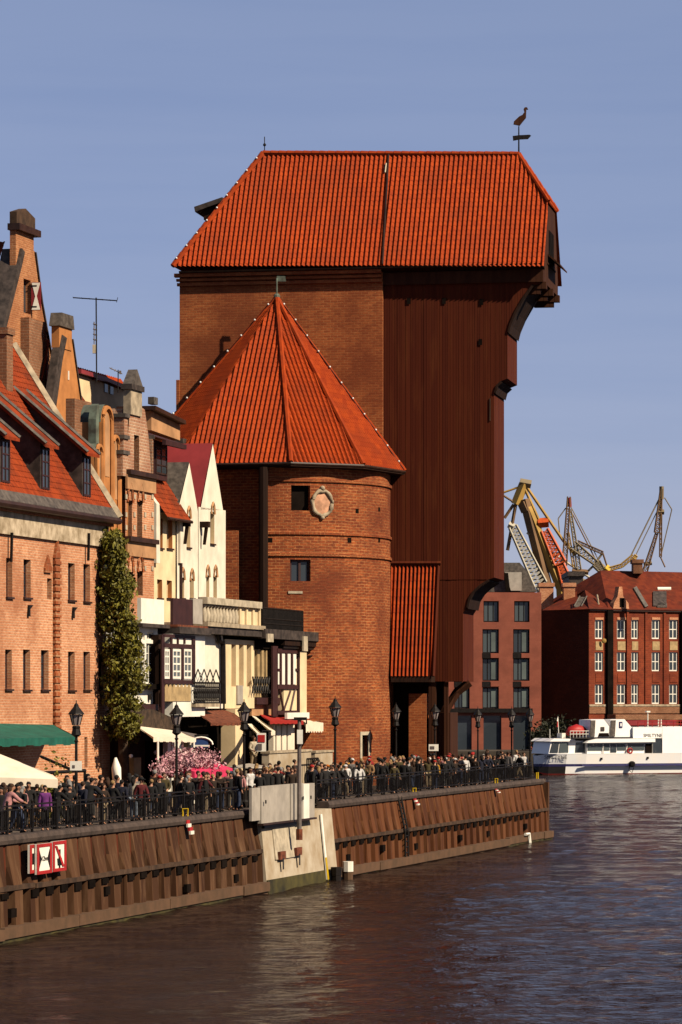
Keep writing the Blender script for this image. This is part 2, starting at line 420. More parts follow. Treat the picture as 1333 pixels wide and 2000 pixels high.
M['navy_paint'] = m_plain('navy_paint', (0.03,0.025,0.12), 0.4, 0.1, 1.0)
M['ship_white'] = m_plain('ship_white', (1.2,1.12,1.02), 0.35, 0.06, 0.5, bmp=0.03)
M['ship_dark'] = m_plain('ship_dark', (0.03,0.025,0.022), 0.5, 0.2, 0.6)
M['yellow_paint'] = m_plain('yellow_paint', (0.62,0.40,0.01), 0.5, 0.15, 2.0)
M['orange_paint'] = m_plain('orange_paint', (0.62,0.10,0.02), 0.5, 0.15, 2.0)
M['crane_steel'] = m_plain('crane_steel', (0.22,0.12,0.055), 0.7, 0.3, 0.08)
M['crane_ochre'] = m_plain('crane_ochre', (0.50,0.30,0.07), 0.7, 0.3, 0.08)
M['crane_grey'] = m_plain('crane_grey', (0.58,0.52,0.40), 0.6, 0.2, 0.08)
M['crane_dull'] = m_plain('crane_dull', (0.30,0.23,0.13), 0.7, 0.3, 0.08)
M['bulb'] = m_plain('bulb', (0.85,0.83,0.78), 0.25, 0.02, 2.0, bmp=0)
M['leaf'] = m_leaf('leaf', (0.25,0.215,0.018), (0.10,0.092,0.010))
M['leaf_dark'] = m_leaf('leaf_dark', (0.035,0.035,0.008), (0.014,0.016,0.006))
M['dry_leaf'] = m_leaf('dry_leaf', (0.22,0.10,0.02), (0.12,0.07,0.015))
M['blossom'] = m_leaf('blossom', (0.85,0.55,0.54), (0.62,0.20,0.28))
M['bark'] = m_plain('bark', (0.07,0.04,0.022), 0.9, 0.4, 3.0)
M['promenade'] = m_brick('promenade', (0.16,0.12,0.09), (0.11,0.08,0.06), (0.07,0.05,0.04), 0.9, 0.5, 0.03, (0.05,0.035,0.025), 0.4, 0.3)
M['cartouche_field'] = m_plain('cartouche_field', (0.70,0.36,0.21), 0.85, 0.25, 3.0)
M['waterline_red'] = m_plain('waterline_red', (0.22,0.015,0.012), 0.5, 0.2, 0.6)
M['algae'] = m_plain('algae', (0.075,0.060,0.014), 0.8, 0.5, 0.8, col2=(0.02,0.016,0.006))
M['earth'] = m_plain('earth', (0.09,0.07,0.05), 0.95, 0.3, 0.3)
# ================================================================== THE SETTING
def water():
    m, nt, b = nmat('water')
    b.inputs['Base Color'].default_value = (0.012, 0.0065, 0.0045, 1); b.inputs['Roughness'].default_value = 0.10; b.inputs['IOR'].default_value = 1.33
    a1 = noise(nt, 0.8, 4, stretch=(0.8, 1.4, 1)); a2 = noise(nt, 3.0, 3, stretch=(0.7, 1.3, 1)); a3 = noise(nt, 0.10, 2)
    s = node(nt, 'Math', operation='MULTIPLY'); nt.links.new(a2, s.inputs[0]); s.inputs[1].default_value = 0.45
    s2 = node(nt, 'Math', operation='ADD'); nt.links.new(a1, s2.inputs[0]); nt.links.new(s.outputs[0], s2.inputs[1])
    s3 = node(nt, 'Math', operation='MULTIPLY'); nt.links.new(s2.outputs[0], s3.inputs[0])
    r = node(nt, 'MapRange'); nt.links.new(a3, r.inputs['Value']); r.inputs['From Min'].default_value = 0.35; r.inputs['From Max'].default_value = 0.65
    r.inputs['To Min'].default_value = 0.55; r.inputs['To Max'].default_value = 1.3; nt.links.new(r.outputs[0], s3.inputs[1])
    bump(nt, b, s3.outputs[0], 1.0, 0.42); b.inputs['Specular IOR Level'].default_value = 0.075
    from mathutils import noise as mn
    mb = MB(); ys = []; y = 84.0
    while y < 440: ys.append(y); y += 0.34 + max(0, y - 120) * 0.006
    rows = []
    nx = 270
    for j, y in enumerate(ys):
        hw = 0.16 * y + 10; row = []
        amp = min(1.0, (j + 1) / 6) if j < 6 else 1.0
        for i in range(nx + 1):
            x = -hw + 2 * hw * i / nx
            h = .085 * mn.noise((x * .16, y * .30, 1.3)) + .075 * mn.noise((x * .55 + 3, y * .95, 4.1)) + .040 * mn.noise((x * 1.3, y * 2.0, 7.7))
            h *= .55 + .9 * max(0, mn.noise((x * .045, y * .03, 9.0)) + .35)
            row.append(mb.add([(x, y, h * amp)]))
        rows.append(row)
    for j in range(len(ys) - 1):
        for i in range(nx): mb.face((rows[j][i], rows[j][i + 1], rows[j + 1][i + 1], rows[j + 1][i]))
    mb.poly([(-400, -60, -.12), (400, -60, -.12), (400, 470, -.12), (-400, 470, -.12)])
    props(mb.build('water', m, None, True, fix=False), kind='structure')
water()

END_A = QUAY.hit(1058, 1527)[0]
def ground():
    q = QUAY.pt
    mb = MB()
    pts = [q(-60, 0.3, GZ), q(END_A - 0.2, 0.3, GZ), q(END_A + 1.5, 5, GZ), q(END_A + 16, 60, GZ), q(END_A + 30, 120, GZ), q(-60, 120, GZ)]
    mb.poly(pts)
    props(mb.build('promenade', M['promenade']), kind='structure')
    mb = MB()                                             # far bank and the land behind, out to the horizon
    mb.box(-600, 600, 417, 418, -1, 2.4)
    mb.poly([(-3000, 418, 2.4), (3000, 418, 2.4), (3000, 6000, 2.4), (-3000, 6000, 2.4)])
    props(mb.build('far_bank', M['earth']), kind='structure')
ground()

def tile_panel(mb, pts, pitch=0.29, amp=0.058, row=0.36, step=0.018, nper=6):
    """a roof slope of real pantiles: rolls across, a lip at the foot of every course; pts convex"""
    pts = [Vector(p) for p in pts]
    n = Vector((0, 0, 0))
    for i in range(len(pts)):
        a, b_ = pts[i], pts[(i + 1) % len(pts)]; n += (a - pts[0]).cross(b_ - pts[0])
    n.normalize()
    if n.z < 0: n = -n
    c = sum(pts, Vector()) / len(pts)
    eu = Vector((-n.y, n.x, 0)).normalized(); ev = n.cross(eu)
    if ev.z < 0: ev = -ev; eu = -eu
    P2 = [((p - c).dot(eu), (p - c).dot(ev)) for p in pts]
    u0, u1 = min(p[0] for p in P2), max(p[0] for p in P2); v0, v1 = min(p[1] for p in P2), max(p[1] for p in P2)
    def vr(u):
        lo, hi = [], []
        vs = []
        for i in range(len(P2)):
            p, q = P2[i], P2[(i + 1) % len(P2)]
            if (p[0] - u) * (q[0] - u) <= 0 and abs(p[0] - q[0]) > 1e-9:
                t = (u - p[0]) / (q[0] - p[0]); vs.append(p[1] + (q[1] - p[1]) * t)
        return (min(vs), max(vs)) if vs else (0, 0)
    nu = max(2, int((u1 - u0) / pitch * nper)); us = [u0 + 1e-4 + (u1 - u0 - 2e-4) * i / nu for i in range(nu + 1)]
    nr = max(1, int(round((v1 - v0) / row))); rv = [v0 + (v1 - v0) * j / nr for j in range(nr + 1)]
    cols = []
    for u in us:
        lo, hi = vr(u); ph = (u - u0) / pitch * 2 * math.pi
        h = amp * (math.sin(ph) + 0.25 * math.sin(2 * ph))
        col = []
        for j in range(nr):
            for e, off in ((0, step), (1, 0.0)):
                v = min(max(rv[j + e], lo), hi)
                col.append(mb.add([c + eu * u + ev * v + n * (h + off)]))
        cols.append(col)
    for i in range(nu):
        for k in range(2 * nr - 1):
            a, b_, c_, d = cols[i][k], cols[i + 1][k], cols[i + 1][k + 1], cols[i][k + 1]
            if (mb.v[a] - mb.v[d]).length < 1e-3 and (mb.v[b_] - mb.v[c_]).length < 1e-3: continue
            mb.face((a, b_, c_, d))

# ================================================================== THE MEDIEVAL PORT CRANE
def crane():
    root = thing('port_crane', 'huge medieval brick gate with dark timber hoist and orange pantile roofs at the water', 'crane gate', CR.pt(0, 0, GZ))
    q = CR.pt; H = CR.hit
    # --- brick body
    aL, aR = H(351, 700)[0], H(748, 700)[0]
    zt = H(550, 533)[1]
    mb = MB(CR); mb.box(aL, aR, 0, 9, GZ, zt)
    mb.box(H(345, 700)[0], aL - 0.002, -0.12, 3, GZ, H(350, 742)[1])
    mb.build('brick_wall', M['crane_brick'], root)
    for y0, y1, d in ((531, 538, 0.42), (541, 546, 0.26), (549, 555, 0.20)):
        mb = MB(CR); mb.box(aL - d * 0.6, aR - 0.03, -d, -0.004, H(550, y1)[1], H(550, y0)[1])
        mb.build('cornice', M['crane_brick'], root)
    # --- main roof
    bE, bR = -0.62, 4.2
    eL, eR = H(338, 520, bE), H(1063, 521, bE)
    rL, rR = H(514, 300, bR), H(1013, 302, bR)
    zE, zR = (eL[1] + eR[1]) / 2, (rL[1] + rR[1]) / 2
    def onslope(px, py):
        b = bE
        for _ in range(30):
            z = H(px, py, b)[1]; b = bE + (z - zE) / (zR - zE) * (bR - bE)
        return (H(px, py, b)[0], b, z)
    vg = onslope(1072, 393)
    front = [q(eL[0], bE, eL[1]), q(eR[0], bE, eR[1]), q(*vg), q(rR[0], bR, rR[1]), q(rL[0], bR, rL[1])]
    bk = lambda b: 2 * bR - b
    back = [q(eL[0], bk(bE), eL[1]), q(eR[0], bk(bE), eR[1]), q(vg[0], bk(vg[1]), vg[2]), front[3], front[4]]
    # seam between the older and the newer half
    seam0, seam1 = onslope(748, 518), onslope(760, 300)
    mb = MB(CR)
    tile_panel(mb, [front[0], q(*seam0), q(*seam1), front[4]])
    tile_panel(mb, [q(seam0[0], seam0[1], seam0[2]), front[1], front[2], front[3], q(*seam1)])
    mb.poly(back); mb.poly([front[0], front[4], back[0]]); 
    rf = mb.build('main_roof', M['tile'], root, fix=False)
    mb = MB(CR); tile_panel(mb, [front[2], back[2], front[3]]); mb.build('hip_end', M['tile'], root, fix=False)
    def caps(line, r=0.17):
        mb = MB(); 
        for i in range(len(line) - 1):
            p, s = line[i], line[i + 1]; k = max(1, int((s - p).length / 0.5))
            for j in range(k):
                mb.tube([p + (s - p) * (j / k), p + (s - p) * ((j + 1.06) / k)], r * 1.08, 7, r * 0.92)
        return mb
    up = Vector((0, 0, 0.05))
    caps([front[4] + up, front[3] + up]).build('ridge_tiles', M['tile'], root)
    caps([front[4] + up, front[0] + up]).build('hip_tiles', M['tile'], root)
    caps([front[3] + up, back[2] + up]).build('hip_tiles', M['tile'], root)
    caps([front[3] + up, front[2] + up], 0.12).build('hip_tiles', M['tile'], root)
    mb = MB(); n = Vector((-CR.ay.x, -CR.ay.y, 0)) * 0.07 + Vector((0, 0, 0.07))
    mb.tube([q(*seam0) + n, q(*seam1) + n], 0.055, 5); mb.build('roof_seam', M['gutter'], root)
    mb = MB(); s0, s1 = onslope(755, 322), onslope(753, 340); mb.tube([q(*s0) + n * 1.4, q(*s1) + n * 1.4], 0.05, 4); mb.build('patch', M['pale_stone'], root)
    # eaves board
    mb = MB(CR); mb.prism_a([(bE + 0.05, zE - 0.12), (bE + 0.02, zE - 0.02), (0.3, zE - 0.02), (0.3, zE - 0.30)], eL[0] + 0.35, eR[0] - 0.05)
    mb.build('eaves', M['dark_wood'], root)
    # shed dormer on the far hip
    mb = MB(CR); mb.prism(CR.polypx([(386, 408), (441, 389), (441, 398), (400, 413), (388, 418)], 3.0), 2.0, 5.2); d = mb.build('dormer', M['slate'], root)
    mb = MB(CR); mb.prism(CR.polypx([(402, 413), (430, 404), (430, 412), (403, 432)], 3.0), 2.3, 4.9); mb.build('dormer_wall', M['dark_wood'], d)
    # finial on the ridge
    mb = MB(); f0 = q(rL[0] + 0.1, bR, rL[1]); mb.tube([f0, f0 + Vector((0, 0, 1.05))], 0.03, 5); mb.ball(f0 + Vector((0, 0, 0.55)), 0.10, 8)
    mb.build('finial', M['iron'], root, True)
    # --- timber hoist
    bH, dH = 0.25, 4.6
    out = [(748, 515), (1056, 515), (1056, 555), (1040, 556), (1022, 580), (1006, 608), (996, 632), (992, 648), (992, 739), (979, 744), (970, 752), (966, 766),
           (966, 1128), (954, 1132), (938, 1142), (925, 1154), (916, 1168), (912, 1186), (905, 1197), (905, 1331), (748, 1331)]
    oo = CR.polypx(out, bH); mb = MB(CR); mb.prism(oo, bH, bH + dH)
    rw = random.Random(3); a = min(p[0] for p in oo); aM = max(p[0] for p in oo)
    while a < aM:                                              # the boards, each proud of the frame by its own amount
        w = rw.uniform(.24, .38); zz = [GZ, 60]
        for k in range(1):
            pl = clip_poly(oo, a, min(a + w - .014, aM - .002), zz[k], zz[k + 1] - .02)
            if len(pl) >= 3: mb.prism(pl, bH - rw.uniform(.012, .032), bH - .002)
        a += w
    mb.build('timber_hoist', M['hoist_wood'], root)
    # boarded soffit trims that follow the corbels
    for pts in ([(1040, 556), (1022, 580), (1006, 608), (996, 632), (992, 648)], [(979, 744), (970, 752), (966, 766)],
                [(954, 1132), (938, 1142), (925, 1154), (916, 1168), (912, 1186)]):
        pp = CR.polypx(pts, bH); mb = MB(CR)
        off = [(a + 0.10, z - 0.10) for a, z in pp]
        mb.prism(pp + off[::-1], bH - 0.10, bH + dH - 0.05); mb.build('corbel', M['dark_wood'], root)
    # gable head over the water
    ge = eR[0] - 0.12
    mb = MB(CR); zb = H(1070, 548)[1]
    mb.prism_a([(0.10, zb), (7.9, zb), (7.9, zE - 0.1), (bk(vg[1]) - 0.25, vg[2] - 0.12), (vg[1] + 0.25, vg[2] - 0.12), (0.10, zE - 0.1)], ge - 1.3, ge)
    mb.build('gable_wall', M['beam_wood'], root)
    mb = MB(CR); mb.box(ge + 0.004, ge + 0.03, 2.9, 5.4, zE + 0.6, zE + 2.4); mb.build('loading_hatch', M['void_black'], root)
    mb = MB(CR); mb.prism_a([(2.2, zE + 0.35), (6.4, zE + 0.35), (6.4, zE + 0.25), (2.2, zE + 0.25)], ge + 0.03, ge + 0.06)
    mb.prism([(ge + 0.03, zE + 0.9), (ge + 0.75, zE + 0.28), (ge + 0.75, zE + 0.18), (ge + 0.03, zE + 0.78)], 2.4, 6.2); mb.build('hatch_canopy', M['beam_wood'], root)
    for b0 in (0.35, 3.9, 7.2):
        mb = MB(CR); mb.box(ge - 1.4, ge + 0.15, b0, b0 + 0.5, zb - 0.42, zb - 0.005); mb.box(ge - 1.4, ge - 0.2, b0 + 0.05, b0 + 0.45, zb - 0.72, zb - 0.425)
        mb.build('hoist_beam', M['beam_wood'], root)
    mb = MB(CR); mb.box(H(748, 540)[0], ge, bH - 0.19, bH - 0.06, H(900, 553)[1], zE - 0.32); mb.build('eaves_shade_board', M['beam_wood'], root)  # darker board along the eaves shadow band, shade put into its colour
    for x, y in ((799, 588), (868, 588), (941, 590), (939, 668)):
        mb = MB(CR); a, z = H(x, y, bH); mb.box(a - 0.11, a + 0.11, bH - 0.075, bH - 0.06, z - 0.18, z + 0.18); mb.build('peg_hole', M['void_black'], root)
    # board courses: laps between the stacked lengths of planking
    for y, x0, x1 in ((1132, 855, 952),):
        mb = MB(CR); a0, z = H(x0, y, bH); a1 = H(x1, y, bH)[0]; mb.box(a0, a1, bH - 0.05, bH - 0.003, z - 0.015, z + 0.015); mb.build('plank_joint', M['hoist_wood'], root)
    mb = MB(CR); a, z = H(957, 778, bH); mb.box(a, a + 0.06, bH - 0.075, bH - 0.003, H(957, 822, bH)[1], z); mb.build('pale_batten', M['waler'], root)
    # lean-to with its own tiled roof
    b0, b1 = 0.15, -1.55
    t0, t1 = H(764, 1104, b0), H(852, 1104, b0); g0, g1 = H(764, 1321, b1), H(842, 1321, b1)
    mb = MB(CR); tile_panel(mb, [q(g0[0], b1, g0[1]), q(g1[0], b1, g1[1]), q(t1[0], b0, t1[1]), q(t0[0], b0, t0[1])], 0.235, 0.06, 0.5, 0.015)
    mb.build('porch_roof', M['tile'], root, fix=False)
    mb = MB(CR); mb.prism_a([(b1, g0[1] - 0.03), (b0, t0[1] - 0.03), (b0, g0[1] - 0.35), (b1, g0[1] - 0.35)], g0[0], t1[0] - 0.05); mb.build('porch_wall', M['dark_wood'], root)
    mb = MB(); w = Vector((CR.ax.x, CR.ax.y, 0)) * 0.12
    mb.tube([q(t1[0], b0, t1[1]) + w, q(g1[0], b1, g1[1]) + w], 0.13, 4); mb.tube([q(t0[0], b0 - .05, t0[1] + .12), q(t1[0] + .3, b0 - .05, t1[1] + .12)], 0.12, 4)
    mb.build('verge_board', M['hoist_wood'], root)
    # passage below
    mb = MB(CR); z = H(800, 1331, 2)[1]
    mb.box(H(744, 1400, 4)[0], H(868, 1400, 4)[0], 4.0, 4.4, GZ, z); mb.build('passage_wall', M['dark_wood'], root)
    mb = MB(CR); mb.box(H(799, 1400, .3)[0], H(833, 1400, .3)[0], 0.28, 1.4, GZ, H(815, 1355, .3)[1]); mb.build('brick_pier', M['crane_brick'], root)
    mb = MB(CR); mb.box(H(846, 1400, .6)[0], H(880, 1400, .6)[0], 0.6, 3.8, GZ, H(860, 1392, .6)[1]); mb.build('boarded_wall', M['beam_wood'], root)
    for x0, x1 in ((838, 852), (868, 876)):
        mb = MB(CR); mb.box(H(x0, 1400, .4)[0], H(x1, 1400, .4)[0], 0.38, 0.58, GZ, H(x0, 1332, .4)[1]); mb.build('post', M['beam_wood'], root)
    for s in (0, 1):
        mb = MB(); mb.tube([P(856, 1420, 206 + 3 * s), P(872, 1385, 206 + 3 * s), P(893, 1352, 206 + 3 * s), P(918, 1333, 206 + 3 * s)], 0.26, 4); mb.build('knee_brace', M['dark_wood'] if s else M['beam_wood'], root)
    # --- round tower
    C = Vector((-4.44, 204.3)); RT = 7.38
    def mp(a, b, z):
        t = a / RT; return Vector((C.x + (RT - b) * math.sin(t), C.y - (RT - b) * math.cos(t), z))
    def ta(px):
        lo, hi = -math.pi / 2, math.pi / 2 - 0.03
        for _ in range(50):
            m_ = (lo + hi) / 2; v = mp(m_ * RT, 0, 0)
            if v.x / v.y * F + CX < px: lo = m_
            else: hi = m_
        return lo * RT
    def tz(px, py): v = mp(ta(px), 0, 0); return CAMZ + (HY - py) / F * v.y
    def trect(x0, y0, x1, y1): m_ = (x0 + x1) / 2; return (ta(x0), ta(x1), tz(m_, y1), tz(m_, y0))
    zt = tz(640, 908) + 0.3
    h1 = trect(569, 948, 606, 997); h2 = trect(567, 1093, 607, 1135); h3 = trect(707, 1436, 719, 1478)
    mb = MB(); span = RT * math.pi
    aS = ta(507); mq = lambda a, b, z: mp(a, b + 1.0, z)
    facade(mb, mp, [[(aS, GZ), (span * .62, GZ), (span * .62, zt), (aS, zt)]], [h1, h2, h3], 0.35, 0.5)
    facade(mb, mq, [[(-span * .62, GZ), (aS, GZ), (aS, zt), (-span * .62, zt)]], [], 0.35, 0.5)
    mb.poly([mp(aS, 0, GZ), mp(aS, 1.0, GZ), mp(aS, 1.0, zt), mp(aS, 0, zt)])
    tw = mb.build('round_tower', M['tower_brick'], root)
    me = tw.data; uvl = me.uv_layers['UVMap']
    for l in me.loops:
        v = me.vertices[l.vertex_index].co + BASE[root.name]; uvl.data[l.index].uv = (math.atan2(v.x - C.x, C.y - v.y) * RT, v.z)
    for y, r, hgt in ((942, 0.10, 0.16), (1045, 0.09, 0.14), (1087, 0.10, 0.16)):
        z = tz(640, y); mb = MB(); k = 48
        for i in range(k):
            w_ = span * .6 - aS; a0, a1 = aS + w_ * i / k, aS + w_ * (i + 1) / k
            for (bA, zA), (bB, zB) in (((-r, z), (-r, z + hgt)), ((-r, z + hgt), (0.02, z + hgt + .08)), ((0.02, z), (-r, z))):
                mb.poly([mp(a0, bA, zA), mp(a1, bA, zA), mp(a1, bB, zB), mp(a0, bB, zB)])
        mb.build('string_course', M['tower_brick'], root)
    def tbox(name, mat, a0, a1, z0, z1, b0, b1, par):
        mb = MB(); i = mb.add([mp(a0,b0,z0), mp(a1,b0,z0), mp(a1,b1,z0), mp(a0,b1,z0), mp(a0,b0,z1), mp(a1,b0,z1), mp(a1,b1,z1), mp(a0,b1,z1)])
        for f in ((0,3,2,1),(4,5,6,7),(0,1,5,4),(1,2,6,5),(2,3,7,6),(3,0,4,7)): mb.face([i + k for k in f])
        return mb.build(name, mat, par)
    tbox('window', M['void_black'], h1[0], h1[1], h1[2], h1[3], 0.30, 0.5, root)
    w2 = tbox('window', M['glass'], h2[0], h2[1], h2[2], h2[3], 0.26, 0.4, root)
    mm = (h2[0] + h2[1]) / 2
    for x0, x1, z0, z1 in ((h2[0], h2[0] + .12, h2[2], h2[3]), (h2[1] - .12, h2[1], h2[2], h2[3]), (mm - .07, mm + .07, h2[2], h2[3]), (h2[0] + .12, mm - .07, h2[3] - .12, h2[3]), (mm + .07, h2[1] - .12, h2[3] - .12, h2[3])):
        tbox('frame', M['brown_panel'], x0, x1, z0, z1, 0.18, 0.25, w2)
    w3 = tbox('window', M['void_black'], h3[0], h3[1], h3[2], h3[3], 0.25, 0.4, root)
    for x0, x1, z0, z1 in ((h3[0] - .17, h3[0], h3[2] - .1, h3[3] + .2), (h3[1], h3[1] + .17, h3[2] - .1, h3[3] + .2), (h3[0], h3[1], h3[3], h3[3] + .2)):
        tbox('stone_frame', M['pale_stone'], x0, x1, z0, z1, -0.05, 0.05, w3)
    for x, y, r in ((698, 998, .13), (741, 995, .12), (683, 1055, .15), (741, 1055, .13), (528, 1055, .13)):
        a = ta(x); z = tz(x, y); tbox('putlog_hole', M['void_black'], a - r, a + r, z - r, z + r, -0.012, 0.05, root)
    a = ta(577); z = tz(577, 1157); tbox('stone_plaque', M['pale_stone'], a - .42, a + .42, z - .07, z + .07, -0.06, 0.05, root)
    # carved stone cartouche, weathered ring round a bare brick-coloured field
    a = ta(629); z = tz(629, 983); c0 = mp(a, 0, z); nrm = (c0 - Vector((C.x, C.y, z))).normalized(); tx = Vector((-nrm.y, nrm.x, 0)); zz = Vector((0, 0, 1))
    mb = MB(); ring = []
    K = 30
    for i in range(K + 1):
        t = 2 * math.pi * i / K; rr = 0.66 + 0.02 * math.sin(7 * t) + 0.015 * math.sin(11 * t)
        ring.append(c0 + tx * (rr * 0.95 * math.cos(t)) + zz * (rr * 1.08 * math.sin(t)) + nrm * 0.06)
    mb.tube(ring, [0.12 + 0.02 * math.sin(5 * i) for i in range(K + 1)], 6); mb.ball(c0 + zz * 0.86 + nrm * .08, 0.16, 8); mb.ball(c0 - zz * 0.82 + nrm * .08, 0.14, 8)
    ct = mb.build('cartouche', M['stone'], root, True)
    mb = MB(); i = mb.add([c0 + nrm * .10] + [c0 + tx * (0.60 * math.cos(2*math.pi*k/20)) + zz * (0.68 * math.sin(2*math.pi*k/20)) + nrm * .03 for k in range(20)])
    for k in range(20): mb.face((i, i + 1 + k, i + 1 + (k + 1) % 20))
    mb.build('shield', M['cartouche_field'], ct)
    # tower roof: uneven polygon of pantiled slopes
    ap = Vector((-3.82, 204.1, CAMZ + (HY - 582) / F * 204.1)); RE = 8.25; zev = CAMZ + (HY - 905) / F * 197.2
    ang = [-178, -128, -79, -46, -4, 30, 80, 130]
    ev = []
    for d in ang:
        t = R(d); ev.append(Vector((C.x + RE * math.cos(t), C.y + RE * math.sin(t), zev)))
    mb = MB()
    for i in range(len(ev)): tile_panel(mb, [ev[i], ev[(i + 1) % len(ev)], ap])
    mb.build('tower_roof', M['tile'], root, fix=False)
    for i in (0, 2, 3, 4): caps([ap + up, ev[i] + up], 0.15 if i != 4 else 0.12).build('hip_tiles', M['tile'], root)
    mb = MB()
    for i in range(len(ev)):
        a, b_ = ev[i], ev[(i + 1) % len(ev)]; ci = Vector((C.x, C.y, 0))
        ins = lambda p, k, dz: Vector((C.x + (p.x - C.x) * k, C.y + (p.y - C.y) * k, p.z + dz))
        for (k0, d0), (k1, d1) in (((1.0, -.03), (1.0, -.22)), ((1.0, -.22), (.86, -.30))):
            mb.poly([ins(a, k0, d0), ins(b_, k0, d0), ins(b_, k1, d1), ins(a, k1, d1)])
    mb.build('soffit', M['dark_wood'], root)
    mb = MB(); mb.tube([v + Vector((0, 0, -.06)) for v in ev[0:5]], 0.09, 6); mb.build('gutter', M['gutter'], root)
    mb = MB(); mb.tube([ap - Vector((0, 0, .2)), ap + Vector((0, 0, 1.2))], 0.05, 6); mb.ball(ap + Vector((0, 0, .1)), .2, 8); fr_ = mb
    mb.build('finial', M['verdigris'], root)
    mb = MB(); k = ap + Vector((0, 0, 1.0)); mb.poly([k, k + Vector((.55, -.1, -.02)), k + Vector((.5, -.1, .3)), k + Vector((0, 0, .32))]); mb.poly([k + Vector((0,.02,0)), k + Vector((.55, -.08, -.02)), k + Vector((.5, -.08, .3)), k + Vector((0, .02, .32))])
    mb.build('pennant', M['verdigris'], root)
    # timber post beside the tower and the shaded wall strip to its left
    a = ta(515); mb = MB(); v = mp(a, -.28, 0)
    mb.tube([Vector((v.x, v.y, tz(515, 1192))), Vector((v.x, v.y, zev - .25))], 0.27, 8); mb.build('downpipe', M['dark_wood'], root)
    mb = MB(XY); b0 = P(452, 1035, 196.5); mb.box(P(440, 0, 196.5).x, P(466, 0, 196.5).x, 196.5, 203.0, GZ, CAMZ + (HY - 1036) / F * 196.5); mb.build('buttress', M['tower_brick'], root)
    return root, front, ap, ev
CRANE, c_front, c_ap, c_ev = crane()

def light_string(p, q_, n, label):
    d = (q_ - p)
    root = thing('light_string', label, 'string lights', p, 'white bulbs strung along the crane roofs')
    mb = MB(); mb.tube([p, q_], 0.02, 4); mb.build('cable', M['iron'], root)
    for i in range(n):
        mb = MB(); mb.ball(p + d * ((i + .6) / n) + Vector((0, -.05, .05)), 0.065, 7); mb.build('bulb', M['bulb'], root, True)
o_ = Vector((-.03, -.12, .12))
light_string(c_front[4] + o_, c_front[0] + o_, 9, 'white bulbs strung down the sloping hip at the far end of the great roof')
light_string(c_ap + o_, c_ev[0] + o_ + Vector((0, -.1, .1)), 11, 'white bulbs strung down the shaded side of the pointed tower roof')
light_string(c_ap + o_ + Vector((.05, 0, .02)), c_ev[4] + o_ + Vector((-.05, 0, .02)), 11, 'white bulbs strung down the bright sunlit edge of the pointed tower roof')

def weathervane():
    b0 = P(1014, 304, 208.4)
    root = thing('weathervane', 'dark metal weathervane with a crane bird above a pennant on the roof ridge', 'weathervane', b0)
    Y = b0.y
    mb = MB(); mb.tube([b0 - Vector((0, 0, .3)), P(1014, 246, Y)], 0.055, 6, 0.035); mb.build('pole', M['iron'], root)
    fr = Frame((0, Y), (1, 0))
    px = lambda L: [(720 + x / 3.174, 180 + y / 3.174) for x, y in L]
    mb = MB(fr); mb.prism(fr.polypx(px([(895, 270), (935, 265), (1000, 262), (1010, 268), (990, 290), (940, 292), (898, 300)])), -.03, .03); mb.build('pennant', M['iron'], root)
    mb = MB(fr); mb.prism(fr.polypx(px([(900, 198), (903, 180), (935, 150), (955, 140), (968, 122), (963, 103), (970, 93), (983, 93), (991, 106), (980, 106), (979, 128), (978, 158), (958, 182), (938, 207), (925, 203)])), -.09, .09)
    mb.build('bird', M['beam_wood'], root)
weathervane()

